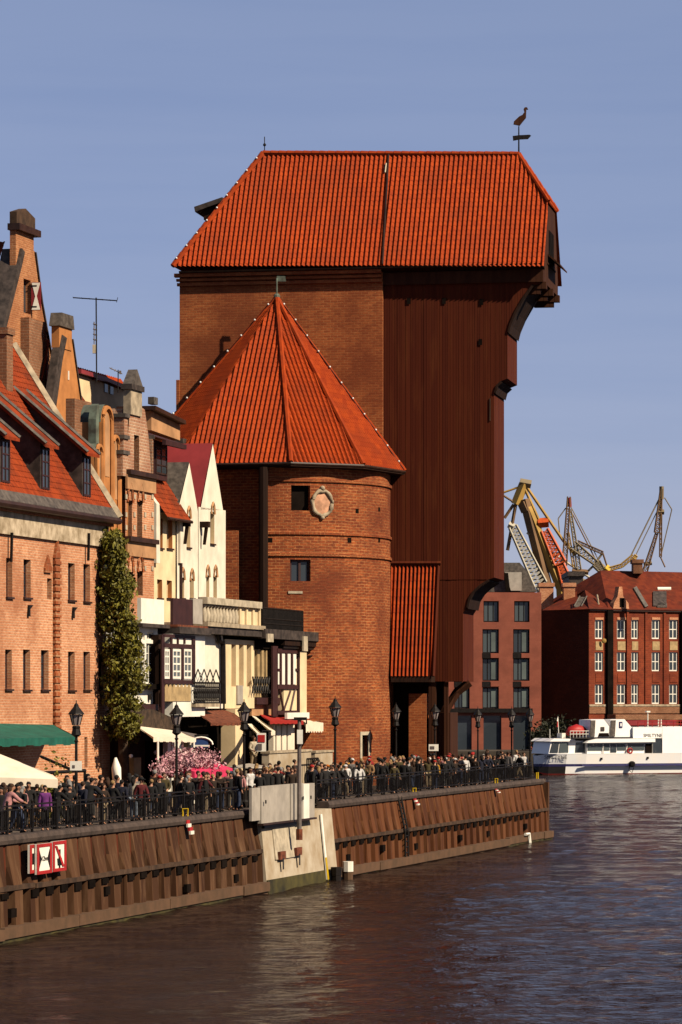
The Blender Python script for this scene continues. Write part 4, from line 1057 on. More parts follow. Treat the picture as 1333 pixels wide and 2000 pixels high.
def striped_house():
    fr = QF(TF - .3); q = fr.pt; H = fr.hit
    root = thing('gabled_house', 'pinkish striped brick house with stepped gothic gable and pinnacle', 'house', q(H(270, 1000)[0], 0, GZ))
    holes = [fr.rect(*r) for r in ((262, 850, 272, 920), (248, 977, 258, 1050), (268, 977, 278, 1050), (252, 1117, 260, 1163), (268, 1115, 279, 1163))]
    main = fr.polypx([(245, 1500), (301, 1500), (301, 930), (245, 930)])
    gab = fr.polypx([(247, 930), (296, 930), (290, 850), (283, 800), (276, 795), (254, 795), (250, 850)])
    mb = MB(fr); facade(mb, lambda a, b, z: q(a, b, z), [main], holes, .35); mb.box(main[0][0], main[1][0], .4, 8, GZ, main[2][1] - .2)
    mb.build('wall', M['salmon_brick'], root, fix=False)
    mb = MB(fr); facade(mb, lambda a, b, z: q(a, b, z), [gab], holes, .35); mb.build('gable', M['stripe_brick'], root, fix=False, weld=True)
    mb = MB(fr); mb.prism([(a, z - .05) for a, z in gab], .4, 1.4); mb.build('gable_back', M['stripe_brick'], root)
    for h in holes: win(root, fr, h, .30, 'glass', 'gutter', (1, 4), .10)
    for y0, y1 in ((922, 931), (1051, 1060)):
        r = fr.rect(245, y0, 301, y1); mb = MB(fr); mb.box(r[0], r[1], -.30, -.003, r[2], r[3]); mb.build('ledge', M['gutter'], root)
        mb = MB(fr); mb.box(r[0], r[1], -.12, -.003, r[2] - .75, r[2] - .004); mb.build('band', M['peach_plaster'], root)
    # pointed blind arches over the windows
    for x, y in ((253, 960), (273, 960), (254, 1097), (273, 1097)):
        a, z = H(x, y); mb = MB(fr); w = .42
        mb.tube([q(a - w, -.05, z - .55), q(a - w * .85, -.05, z), q(a, -.05, z + .45), q(a + w * .85, -.05, z), q(a + w, -.05, z - .55)], .08, 4); mb.build('blind_arch', M['red_pilaster'], root)
    for y in (1005, 1030, 970, 1110):
        for x in (246, 262, 283, 297):
            a, z = H(x, y); mb = MB(fr); mb.box(a - .12, a + .12, -.05, -.003, z - .12, z + .12); mb.build('corner_stone', M['pale_stone'], root)
    # pinnacle with saddle cap
    r = fr.rect(252, 763, 274, 800); mb = MB(fr); mb.box(r[0], r[1], -.1, .3, r[2] - .3, r[3]); mb.build('pinnacle', M['stone'], root)
    mb = MB(fr); mb.box(r[0] - .12, r[1] + .12, -.2, .4, r[3] + .002, r[3] + .28); mb.build('pinnacle_band', M['slate'], root)
    mb = MB(fr); mb.prism([(r[0], r[3] + .284), (r[1], r[3] + .284), ((r[0] + r[1]) / 2, r[3] + 1.1)], -.15, .35); mb.build('pinnacle_cap', M['lead'], root)
    # stepped shoulders towards the river
    for x0, x1, y0 in ((234, 249, 808), (232, 249, 850), (230, 249, 880), (290, 297, 850)):
        r = fr.rect(x0 + 8, y0, x1, 930); mb = MB(fr); mb.box(r[0], r[1] - .01, -.02 - (y0 - 800) * .0004, .7, r[2], r[3] - .2); s = mb.build('step', M['stripe_brick'], root)
        mb = MB(fr); mb.box(r[0] - .08, r[1] + .06, -.12, .8, r[3] - .198, r[3]); mb.build('step_cap', M['lead'], s)
striped_house()

def cream_house():
    fr = QF(TF + .1); q = fr.pt; H = fr.hit
    root = thing('cream_house', 'cream house with steep orange roof and one dark dormer, next to the striped gable', 'house', q(H(325, 1000)[0], 0, GZ))
    holes = [fr.rect(*r) for r in ((307, 1012, 318, 1070), (326, 1014, 337, 1071), (307, 1132, 317, 1168), (326, 1134, 336, 1168))]
    main = fr.polypx([(300, 1500), (347, 1500), (347, 1002), (300, 1000)])
    mb = MB(fr); facade(mb, lambda a, b, z: q(a, b, z), [main], holes, .30, None, 0, 1); mb.mat(0).box(main[0][0], main[1][0], .5, 8, GZ, main[2][1] - .1)
    mb.build('wall', [M['cream_plaster'], M['orange_plaster']], root, fix=False)
    for h in holes: win(root, fr, h, .28, 'curtain', 'cream_plaster', (1, 1), .06, 'gutter')
    # parapet strips that stand above the roof on both sides
    for x0, x1, y0 in ((297, 304, 800), (344, 350, 826)):
        r = fr.rect(x0, y0, x1, 1100); mb = MB(fr); mb.prism_a([(-.25, r[2]), (-.25, r[3] - 5.0), (.05, r[3] - 5.0 + .4), (3.6, r[3] + 0.2), (3.6, r[2])], r[0], r[1]); mb.build('party_wall', M['white_plaster'], root)
    bt = 3.2; z0 = H(325, 1006)[1]; z1 = H(325, 832, bt)[1]
    a0, a1 = H(303, 1000)[0], H(346, 1000)[0]
    mb = MB(fr); tile_panel(mb, [q(a0, -.7, z0 - .25), q(a1 + .35, -.7, z0 - .25), q(a1, bt, z1), q(a0, bt, z1)], .3, .03, .34, .03, 4)
    mb.build('roof', M['tile_old'], root, fix=False)
    mb = MB(fr); mb.tube([q(a0, -.72, z0 - .28), q(a1 + .4, -.72, z0 - .28)], .09, 5); mb.build('gutter', M['gutter'], root)
    # tall back wall under the parapet
    pl = fr.polypx([(296, 840), (352, 860), (352, 828), (296, 800)], 3.3); mb = MB(fr); mb.prism(pl, 3.3, 5); mb.build('attic_wall', M['peach_plaster'], root)
    A = fr.polypx([(294, 800), (354, 829)], 3.2); mb = MB(fr); mb.prism([A[0], A[1], (A[1][0], A[1][1] + .22), (A[0][0], A[0][1] + .22)], 2.9, 5.2); mb.build('eaves', M['gutter'], root)
    # dormer
    r = fr.rect(309, 862, 334, 945, .2); d = MB(fr); d.box(r[0], r[1], .4, 2.8, r[2] + .2, r[3]); d = d.build('dormer', M['brown_panel'], root)
    mb = MB(fr); mb.poly([q(r[0] - .5, -.4, r[3] - .05), q(r[1] + .9, -.4, r[3] - .05), q(r[1] + .9, 3.2, r[3] + 1.1), q(r[0] - .5, 3.2, r[3] + 1.1)])
    mb.box(r[0] - .5, r[1] + .9, -.4, -.2, r[3] - .3, r[3] - .06); mb.build('dormer_roof', M['brown_panel'], d)
    win(d, fr, (r[0] + .15, r[1] - .15, r[2] + .5, r[3] - .3), .385, 'glass', 'gutter', (1, 2), .09)
    mb = MB(fr); b0 = H(347, 1006)[0] + .12; mb.tube([q(b0, -.12, GZ + 4), q(b0, -.12, z0 - .3)], .12, 6); mb.build('downpipe', M['gutter'], root)
cream_house()

def white_gables():
    fr = QF(TF); q = fr.pt; H = fr.hit
    def one(label, poly, holes, side, smat, arches, beams):
        root = thing('gabled_house', label, 'house', q(H(poly[0][0], 1000)[0], 0, GZ))
        pl = fr.polypx(poly); hs = [fr.rect(*h) for h in holes]
        mb = MB(fr); facade(mb, lambda a, b, z: q(a, b, z), [pl[:4], pl[3:] + [pl[0]] if False else pl[4:]], hs, .28, None, 0, 1)
        mb.build('wall', [M['white_plaster'], M['cream_plaster']], root, fix=False)
        A = [p[0] for p in pl[:4]]; a0, a1 = min(A), max(A); zt = pl[2][1]
        mb = MB(fr); mb.box(a0 + .01, a1 - .01, .35, 8, GZ, zt - .1); mb.build('body', M['white_plaster'], root)
        for h in hs: win(root, fr, h, .26, 'curtain', 'brown_panel', (1, 1), .05, 'gutter')
        # roof: ridge runs back from the gable apex
        ap = max(pl[4:], key=lambda p: p[1]); b_ = pl[4:]
        lo = min(b_, key=lambda p: p[0]); hi = max(b_, key=lambda p: p[0])
        mb = MB(fr); mb.poly([q(lo[0] - .1, .02, lo[1]), q(ap[0], .02, ap[1] + .05), q(ap[0], 7, ap[1] + .05), q(lo[0] - .1, 7, lo[1])])
        mb.poly([q(hi[0] + .1, .02, hi[1]), q(ap[0], .02, ap[1] + .05), q(ap[0], 7, ap[1] + .05), q(hi[0] + .1, 7, hi[1])])
        mb.poly([q(lo[0] - .1, .30, lo[1]), q(ap[0], .30, ap[1]), q(hi[0] + .1, .3, hi[1])])
        mb.build('roof', M[smat], root, fix=False)
        for x, y in arches:
            a, z = H(x, y); mb = MB(fr); mb.tube([q(a - .3, -.05, z - .35), q(a - .2, -.05, z + .1), q(a, -.05, z + .3), q(a + .2, -.05, z + .1), q(a + .3, -.05, z - .35)], .07, 4); mb.build('blind_arch', M['peach_plaster'], root)
        for x, y in beams:
            a, z = H(x, y); mb = MB(fr); mb.box(a - .18, a + .18, -.5, -.003, z - .15, z + .17); mb.prism_a([(-.42, z - .16), (-.25, z - .16), (-.15, z - 1.1), (-.28, z - 1.1)], a - .08, a + .08); mb.build('hoist_beam', M['dark_wood'], root)
    one('white gabled house with grey roof slope, lower of the two white gables', [(346, 1500), (387, 1500), (387, 1000), (346, 1000), (347, 1000), (387, 1000), (370, 904)],
        [(365, 1008, 372, 1069), (353, 1128, 360, 1168), (371, 1130, 379, 1168)], 0, 'lead', [(368, 1000), (356, 1120), (374, 1122)], [(354, 1023)])
    one('white gabled house with dark red roof slope, taller of the two white gables', [(388, 1500), (441, 1500), (441, 997), (388, 990), (392, 995), (436, 997), (416, 867)],
        [(411, 1000, 419, 1062), (403, 1124, 409, 1168), (417, 1124, 424, 1168)], 0, 'metal_red', [(415, 992), (405, 1115), (420, 1115)], [(392, 1025)])
    # red roof slope between the gables belongs to the taller house; small brick chimney behind
    root = thing('chimney_stack', 'mossy brick chimney stack rising behind the lower white gable', 'chimney', q(H(361, 900, 4)[0], 4, 15))
    r = fr.rect(355, 868, 369, 905, 4); mb = MB(fr); mb.box(r[0], r[1], 4, 5, 15, r[3]); mb.build('stack', M['chimney_brick'], root)
    mb = MB(fr); mb.box(r[0] - .12, r[1] + .12, 3.88, 5.12, r[3] + .002, r[3] + .3); mb.build('stack_cap', M['slate'], root)
white_gables()
# ================================================================== LOW SHOPFRONTS IN FRONT OF THE HOUSES
TL = 10.0
FL = QF(TL)
def lrect(*r, b=0.0): return FL.rect(*r, b=b)
def lbox(mb, r, b0, b1): mb.box(r[0], r[1], b0, b1, r[2], r[3]); return mb
def shop_white_bay():
    q = FL.pt; H = FL.hit
    root = thing('shop_building', 'white bay with tall glazed windows between the ivy tree and the half timbered bay', 'shop', q(H(285, 1400)[0], 0, GZ))
    r = lrect(262, 1225, 308, 1375); hs = [lrect(268, 1257, 283, 1335), lrect(286, 1257, 302, 1335), lrect(272, 1237, 283, 1250), lrect(287, 1235, 300, 1250)]
    mb = MB(FL); facade(mb, lambda a, b, z: q(a, b, z), [[(r[0], r[2]), (r[1], r[2]), (r[1], r[3]), (r[0], r[3])]], hs, .15); mb.box(r[0], r[1] - .01, .2, 2.8, r[2], r[3]); mb.build('wall', M['white_paint'], root, fix=False)
    for h in hs: win(root, FL, h, .13, 'pale_glass', 'white_paint', (1, 3 if h[3] - h[2] > 1 else 0), .06)
    for x in (272, 292): 
        a, z = H(x, 1340); mb = MB(FL); mb.box(a - .8, a + .8, -.35, -.003, z - .16, z + .1); mb.build('flower_box', M['void_black'], root)
    mb = MB(FL); a, z = H(290, 1362); mb.lathe(q(a, -.03, z), [(.14, -.14), (.14, .14)], 8); mb.build('wall_lamp', M['iron'], root)
    mb = MB(FL); lbox(mb, lrect(258, 1376, 310, 1388), -.3, 2.8); mb.build('cornice', M['brown_panel'], root)
    r2 = lrect(272, 1170, 317, 1219); mb = MB(FL); lbox(mb, r2, -.1, .1); mb.build('parapet', M['white_paint'], root)
    mb = MB(FL); lbox(mb, lrect(262, 1219, 317, 1226), -.45, 2.5); mb.build('eaves', M['slate'], root)
    mb = MB(FL); lbox(mb, lrect(258, 1388, 330, 1560), 2.0, 2.8); mb.build('shopfront', M['void_black'], root)
shop_white_bay()
def shop_timber_bay():
    q = FL.pt; H = FL.hit
    root = thing('shop_building', 'half timbered bay with white window panels under a parapet with a dark panel', 'shop', q(H(345, 1400)[0], 0, GZ))
    r = lrect(316, 1240, 379, 1400); mb = MB(FL); mb.box(r[0], r[1], -.6, 2.8, r[2], r[3]); mb.build('wall', M['white_paint'], root)
    for x0, y0, x1, y1 in ((316, 1240, 379, 1246), (316, 1258, 379, 1266), (316, 1328, 379, 1336), (314, 1240, 319, 1400), (374, 1246, 379, 1336), (331, 1266, 335, 1328), (353, 1266, 357, 1328), (332, 1246, 334, 1258), (345, 1246, 347, 1258), (358, 1246, 360, 1258)):
        mb = MB(FL); lbox(mb, lrect(x0, y0, x1, y1, b=-.6), -.68, -.603); mb.build('timber', M['brown_panel'], root)
    for x0, x1 in ((320, 330), (336, 352), (358, 373)): win(root, FL, lrect(x0, 1268, x1, 1326, b=-.6), -.61, 'pale_glass', 'white_paint', (1, 3), .12)
    # scalloped ochre apron
    a0, a1, z0, z1 = lrect(321, 1345, 372, 1370, b=-.6); mb = MB(FL); pts = [(a0, z0), (a1, z0)]; k = 7
    for i in range(k): x = a1 - (a1 - a0) * i / k; pts += [(x, z1), (x - (a1 - a0) / k * .5, z1 + .28)]
    pts.append((a0, z1)); mb.prism(pts, -.64, -.603); mb.build('apron', M['ochre_panel'], root)
    for x0, x1, m_ in ((318, 357, 'brown_panel'), (357.5, 376, 'grey_metal')):
        mb = MB(FL); lbox(mb, lrect(x0, 1170, x1, 1224 if m_ == 'brown_panel' else 1219), -.55, -.4); mb.build('parapet', M[m_], root)
    mb = MB(FL); lbox(mb, lrect(316, 1226, 379, 1239), -.95, 2.6); mb.build('eaves', M['slate'], root)
    mb = MB(FL); lbox(mb, lrect(316, 1222, 376, 1228), -.85, 2); mb.build('eaves_tiles', M['rust'], root)
    mb = MB(FL); lbox(mb, lrect(310, 1240, 315, 1405, b=-.3), -.3, .3); mb.build('corner_post', M['dark_wood'], root)
    mb = MB(FL); lbox(mb, lrect(330, 1400, 379, 1560), 1.2, 2.8); mb.build('shopfront', M['void_black'], root)
shop_timber_bay()
def shop_balustrade():
    q = FL.pt; H = FL.hit
    root = thing('shop_building', 'white and cream shop under a pale balustraded terrace, three narrow windows and downpipe', 'shop', q(H(430, 1400)[0], 0, GZ))
    hs = [lrect(*r) for r in ((447, 1259, 456, 1341), (462, 1259, 471, 1341), (477, 1259, 486, 1341))]
    r = lrect(379, 1240, 434, 1384); mb = MB(FL); mb.box(r[0], r[1], -.05, 2.6, r[2], r[3]); mb.build('white_wall', M['white_plaster'], root)
    r = lrect(434.3, 1250, 492, 1384); mb = MB(FL); facade(mb, lambda a, b, z: q(a, b - .15, z), [[(r[0], r[2]), (r[1], r[2]), (r[1], r[3]), (r[0], r[3])]], hs, .30); mb.box(r[0], r[1], .3, 2.6, r[2], r[3])
    mb.build('cream_wall', M['cream_plaster'], root, fix=False)
    for h in hs:
        mb = MB(FL); mb.box(h[0], h[1], .12, .16, h[2], h[3]); w = mb.build('window', M['curtain'], root)
        mb = MB(FL); mb.box(h[0], h[0] + .10, .06, .115, h[2], h[3]); mb.build('frame', M['brown_panel'], w)
    mb = MB(FL); lbox(mb, lrect(379, 1228, 492, 1241), -.7, 2.6); mb.build('eaves', M['slate'], root)
    mb = MB(FL); p = [H(424, 1238, -.2), H(427, 1252, -.2), H(434, 1258, -.2), H(435, 1375, -.2)]; mb.tube([q(a, -.25, z) for a, z in p], .14, 6); mb.build('downpipe', M['iron'], root)
    # terrace slab and balustrade
    mb = MB(FL); lbox(mb, lrect(378, 1219, 492, 1227), -.8, 2.6); mb.build('terrace_slab', M['stone'], root)
    mb = MB(FL); a0 = H(379, 1185)[0]; a1 = H(487, 1185)[0]; z0, z1 = H(430, 1184)[1], H(430, 1171)[1]; mb.box(a0, a1, -.75, -.25, z0, z1); mb.build('handrail', M['pale_stone'], root)
    zb = H(430, 1219)[1]
    for x in [381 + 6.2 * i for i in range(11)]:
        a = H(x, 1200)[0]; c = q(a, -.5, 0); mb = MB(); mb.lathe((c.x, c.y, 0), [(.13, zb), (.13, zb + .1), (.17, zb + .4), (.09, zb + .75), (.08, z0 - .15), (.13, z0 - .12), (.13, z0)], 8); mb.build('baluster', M['pale_stone'], root, True)
    for x in (449, 462, 475, 487):
        a = H(x, 1200)[0]; mb = MB(FL); mb.box(a - .14, a + .14, -.62, -.35, zb, z0); mb.build('baluster', M['cream_plaster'], root)
    for x0, x1 in ((451, 460), (464, 473), (477, 486)):
        r = lrect(x0, 1190, x1, 1218); mb = MB(FL); mb.box(r[0], r[1], -.52, -.45, zb, z0 - .05); mb.build('balustrade_panel', M['cream_plaster'], root)
    # wrought iron balcony
    mb = MB(FL); a0, a1, z0, z1 = lrect(381, 1334, 428, 1374, b=-.8)
    mb.tube([q(a0, -.8, z1), q(a1, -.8, z1)], .05, 4); mb.tube([q(a0, -.8, z0), q(a1, -.8, z0)], .06, 4)
    k = 12
    for i in range(k + 1):
        a = a0 + (a1 - a0) * i / k; mb.tube([q(a, -.8, z0), q(a, -.8, z1)], .04, 4)
        if i < k:
            c = a + (a1 - a0) / k / 2; mb.tube([q(c + .35 * math.cos(t * .7), -.8, z0 + .5 + .35 * math.sin(t * .7)) for t in range(10)], .04, 4)
    for i in range(4): c = a0 + (a1 - a0) * (i + .5) / 4; mb.tube([q(c - .8, -.8, z1), q(c, -.8, z1 + .7), q(c + .8, -.8, z1)], .035, 4)
    mb.build('balcony_railing', M['iron'], root)
    mb = MB(FL); mb.box(a0, a1, -.85, -.06, z0 - .18, z0 - .01); mb.build('balcony_floor', M['stone'], root)
    mb = MB(FL); lbox(mb, lrect(379, 1384, 462, 1560), 1.0, 2.6); mb.build('shopfront', M['void_black'], root)
    for x0, x1 in ((460, 475),):
        mb = MB(FL); lbox(mb, lrect(x0, 1385, x1, 1560, b=-.6), -.6, .2); mb.build('pillar', M['cream_plaster'], root)
    a, z = H(467, 1357, -.16); mb = MB(FL); mb.box(a - .5, a + .5, -.24, -.16, z - .5, z + .5); mb.build('wall_notice', M['grey_metal'], root)
shop_balustrade()
def shop_dark_roof():
    q = FL.pt; H = FL.hit
    root = thing('shop_building', 'dark timbered shop with white window slats and iron roof terrace against the round tower', 'shop', q(H(545, 1400)[0], 0, GZ))
    mb = MB(FL); lbox(mb, lrect(492, 1268, 533, 1348), .1, 2.4); mb.build('wall', M['cream_plaster'], root)
    mb = MB(FL); lbox(mb, lrect(492, 1250, 534, 1268), -.35, 2.4); mb.build('upper_band', M['void_black'], root)
    for x in (497, 505.5, 514, 522.5, 530):
        mb = MB(FL); lbox(mb, lrect(x - 2.2, 1270, x + 2.2, 1345), -.25, .09); mb.build('window_slat', M['ochre_panel'], root)
    for x in (501, 510, 518, 526):
        mb = MB(FL); lbox(mb, lrect(x - 1.5, 1276, x + 1.5, 1343), .03, .08); mb.build('window', M['glass'], root)
    mb = MB(FL)
    for i in range(9): a = H(494 + i * 4.6, 1335, -.4)[0]; z = H(510, 1340, -.4)[1]; mb.tube([q(a, -.4, z - .4), q(a + .5, -.4, z + .5)], .05, 4); mb.tube([q(a + .5, -.4, z - .4), q(a, -.4, z + .5)], .05, 4)
    mb.build('iron_lattice', M['iron'], root)
    mb = MB(FL); lbox(mb, lrect(492, 1346, 533, 1362), -.2, 2.3); mb.build('sill_band', M['ochre_panel'], root)
    mb = MB(FL); lbox(mb, lrect(505, 1346, 521, 1361), -.30, -.205); mb.build('cabinet', M['void_black'], root)
    mb = MB(FL); lbox(mb, lrect(492, 1363, 538, 1376), -.3, 2.3); mb.build('beam', M['brown_panel'], root)
    mb = MB(FL); lbox(mb, lrect(492, 1377, 530, 1398), 0, 2.3); mb.build('lower_wall', M['peach_plaster'], root)
    # timber bay
    r = lrect(538, 1272, 583, 1392); mb = MB(FL); mb.box(r[0], r[1], -.5, 2.3, r[2], r[3]); mb.build('bay_wall', M['cream_plaster'], root)
    for x0, y0, x1, y1 in ((530, 1262, 540, 1400), (538, 1338, 583, 1346), (538, 1268, 583, 1276), (538, 1306, 545, 1311), (575, 1306, 583, 1311), (580, 1276, 583, 1392), (545, 1276, 548, 1338), (556, 1276, 559, 1338), (567, 1276, 570, 1338), (538, 1388, 583, 1396)):
        mb = MB(FL); lbox(mb, lrect(x0, y0, x1, y1, b=-.5), -.60, -.503); mb.build('timber', M['brown_panel'], root)
    mb = MB(FL)
    for p in ((545, 1346, 553, 1388), (575, 1346, 566, 1388), (553, 1388, 566, 1350)):
        a0, z0 = H(p[0], p[1], -.5); a1, z1 = H(p[2], p[3], -.5); mb.tube([q(a0, -.54, z0), q(a1, -.54, z1)], .07, 4)
    mb.build('brace', M['brown_panel'], root)
    for x0, x1 in ((539, 544), (549, 555), (560, 566), (571, 577)):
        mb = MB(FL); lbox(mb, lrect(x0, 1277, x1, 1337, b=-.5), -.56, -.503); mb.build('window_slat', M['white_paint'], root)
    # roof with heavy eaves, stepped boards and roof terrace rail
    mb = MB(FL); lbox(mb, lrect(488, 1232, 596, 1250), -.9, 2.4); mb.build('roof', M['slate'], root)
    mb = MB(FL); lbox(mb, lrect(530, 1251, 592, 1262), -.8, 2.4); mb.build('eaves', M['dark_wood'], root)
    mb = MB(FL); lbox(mb, lrect(531, 1262.5, 590, 1268), -.7, 2.4); mb.build('eaves', M['iron'], root)
    for x0, y0, x1, y1 in ((522, 1238, 533, 1254), (592, 1243, 600, 1272)):
        mb = MB(FL); lbox(mb, lrect(x0, y0, x1, y1, b=-.95), -1.0, -.905); mb.build('parapet_stub', M['pale_stone'], root)
    mb = MB(FL); zb = H(540, 1232)[1]; zt = H(540, 1192)[1]
    a0, a1 = H(493, 1200)[0], H(572, 1200)[0]
    n = 34
    for i in range(n + 1): a = a0 + (a1 - a0) * i / n; mb.tube([q(a, -.6, zb), q(a, -.6, zt - (.0 if i < 25 else .0))], .045, 4)
    for z in (zt, zb + .3, (zb + zt) / 2): mb.tube([q(a0, -.6, z), q(a1, -.6, z)], .06, 4)
    mb.build('roof_railing', M['iron'], root)
    mb = MB(FL); lbox(mb, lrect(500, 1196, 568, 1230), .5, 2.2); mb.build('roof_hut', M['void_black'], root)
    # hanging clutter at the end: bracket and dark side
    mb = MB(FL); lbox(mb, lrect(583, 1275, 603, 1400, b=.4), .4, 2.3); mb.build('side_wall', M['void_black'], root)
    a, z = H(600, 1282, 0); mb = MB(FL); mb.prism([(a - 1.2, z), (a + 1.4, z - .15), (a + .2, z + .45)], -.6, .6); mb.build('canopy', M['brown_panel'], root)
    mb = MB(FL); lbox(mb, lrect(478, 1398, 600, 1560), 1.4, 2.3); mb.build('shopfront', M['void_black'], root)
shop_dark_roof()

def awning(label, mat, pts, t, depth, drop, name='awning', vmat=None, legs=(), group=None, legmat='white_paint'):
    """sloping cloth: back edge px pts[0]-pts[1] on the wall plane t, front edge lower, with a valance"""
    fb, ff = QF(t), QF(t - depth)
    (x0, y0), (x1, y1), (x2, y2), (x3, y3) = pts
    def w(fr, x, y): a, z = fr.hit(x, y); return fr.pt(a, 0, z)
    A, B, C_, D = w(fb, x0, y0), w(fb, x1, y1), w(ff, x2, y2), w(ff, x3, y3)
    root = thing(name, label, 'awning', D, group)
    mb = MB(); n = 8; g = []
    for i in range(n + 1):
        s = i / n; row = []
        for j in range(5):
            u_ = j / 4; p = (A * (1 - s) + B * s) * (1 - u_) + (D * (1 - s) + C_ * s) * u_
            p = p + Vector((0, 0, -.06 * math.sin(math.pi * u_) * (1 + .5 * math.sin(3 * i))))
            row.append(mb.add([p]))
        g.append(row)
    for i in range(n):
        for j in range(4): mb.face((g[i][j], g[i + 1][j], g[i + 1][j + 1], g[i][j + 1]))
    mb.build('cloth', M[mat], root, True)
    mb = MB(); k = 14
    for i in range(k):
        p, s = D.lerp(C_, i / k), D.lerp(C_, (i + 1) / k); dz = Vector((0, 0, drop)); e = Vector((0, 0, drop * .12 * (i % 2)))
        mb.poly([p, s, s - dz + e, p - dz + e])
    mb.poly([A, D, D - Vector((0, 0, drop * .5))]); mb.poly([B, C_, C_ - Vector((0, 0, drop * .5))])
    mb.build('valance', M[vmat or mat], root)
    for s in legs:
        p = D.lerp(C_, s); mb = MB(); mb.tube([Vector((p.x, p.y, GZ)), p], .06, 5); mb.build('post', M[legmat], root)
    return root
awning('wide green awning on the salmon brick house above the cream parasol', 'green_cloth', ((-60, 1412), (104, 1416), (152, 1440), (-60, 1444)), 10, 3.0, .35)
def awning_rib():
    pass
awning('cream awning over a white kiosk behind the second lamp post', 'cream_cloth', ((266, 1418), (350, 1428), (383, 1442), (300, 1440)), 8.6, 2.2, .22, legs=(.1, .5, .95))
awning('small dark grey canopy above the blue sign', 'grey_cloth', ((350, 1428), (395, 1436), (405, 1448), (362, 1446)), 9.0, 1.2, .12)
awning('rust red tiled awning over the shop entrance under the iron balcony', 'rust', ((384, 1390), (448, 1386), (482, 1412), (412, 1412)), 10, 2.0, .15)
awning('white striped awning below the timbered shop, tilted steeply', 'cream_cloth', ((492, 1398), (500, 1400), (538, 1428), (530, 1428)), 10, 2.6, .25)
awning('narrow white awning flap hanging beside the lamp post, lower of the pair', 'cream_cloth', ((484, 1414), (492, 1414), (512, 1434), (504, 1434)), 9.5, 2.2, .25)
awning('bright red awning on the timbered shop beside the round tower', 'red_cloth', ((508, 1396), (560, 1398), (592, 1408), (528, 1408)), 10, 1.6, .18)
awning('white drop awning bulging at the corner of the timbered shop by the tower', 'cream_cloth', ((580, 1402), (604, 1404), (632, 1412), (598, 1412)), 10, 1.5, .55)
def kiosk():
    fr = QF(8.2); q = fr.pt; H = fr.hit
    root = thing('kiosk', 'white framed glazed kiosk under the cream awning beside pink blossom', 'kiosk', q(H(355, 1500)[0], 0, GZ))
    mb = MB(fr); r = fr.rect(318, 1446, 379, 1560); mb.box(r[0], r[1], .2, 1.2, GZ, r[3]); mb.build('body', M['void_black'], root)
    for x0, x1 in ((326, 332), (334, 337), (346, 352), (354, 357), (371, 379)):
        mb = MB(fr); r = fr.rect(x0, 1448, x1, 1560); mb.box(r[0], r[1], -.05, .19, GZ, r[3]); mb.build('column', M['white_paint'], root)
    mb = MB(fr); r = fr.rect(326, 1444, 379, 1449); mb.box(r[0], r[1], -.06, .19, r[2], r[3]); mb.build('lintel', M['white_paint'], root)
    for x0, x1 in ((358, 364), (365, 371)):
        mb = MB(fr); r = fr.rect(x0, 1451, x1, 1510); mb.box(r[0], r[1], .10, .18, r[2], r[3]); mb.build('window', M['curtain'], root)
kiosk()
def thatched_stall():
    fr = QF(8.8); H = fr.hit; q = fr.pt
    root = thing('stall_hut', 'brown roofed wooden stall hut beside the ivy clad tree, cream awning below its eaves', 'stall', q(H(300, 1500)[0], 0, GZ))
    mb = MB(fr); mb.prism([H(248, 1424), H(345, 1424), H(330, 1402), H(290, 1385), H(268, 1390)], -.2, 2.5); mb.build('roof', M['bark'], root)
    mb = MB(fr); r = fr.rect(262, 1424, 318, 1560); mb.box(r[0], r[1], .3, 2.2, GZ, r[3] - .02); mb.build('wall', M['dark_wood'], root)
    mb = MB(fr); r = fr.rect(258, 1480, 272, 1540); mb.box(r[0], r[1], -.1, .29, r[2], r[3]); mb.build('counter_panel', M['ochre_panel'], root)
    for x, y in ((252, 1477), (300, 1470)):
        a, z = H(x, y, -.3); mb = MB(); mb.ball(q(a, -.4, z), .10, 8); mb.build('bulb', M['bulb'], root)
thatched_stall()
def shop_columns():
    fr = QF(9.2); q = fr.pt; H = fr.hit
    root = thing('columned_shop', 'shop front with four cream columns under the bright red awning', 'shop', q(H(555, 1500)[0], 0, GZ))
    mb = MB(fr); r = fr.rect(534, 1410, 578, 1470); mb.box(r[0], r[1], .25, .6, GZ + .8, r[3]); mb.build('back_panel', M['void_black'], root)
    for x0, x1 in ((533, 536), (539, 547), (550, 558), (561, 574)):
        mb = MB(fr); r = fr.rect(x0, 1410, x1, 1469); mb.box(r[0], r[1], -.05, .24, r[2], r[3]); mb.build('column', M['cream_cloth'], root)
    mb = MB(fr); r = fr.rect(555, 1408, 590, 1416, b=-.5); mb.box(r[0], r[1], -.6, -.5, r[2], r[3]); mb.build('fascia', M['red_paint'], root)
    mb = MB(fr); r = fr.rect(560, 1392, 603, 1404, b=-.3); mb.box(r[0], r[1], -.35, -.2, r[2], r[3]); mb.build('fascia', M['white_paint'], root)
shop_columns()
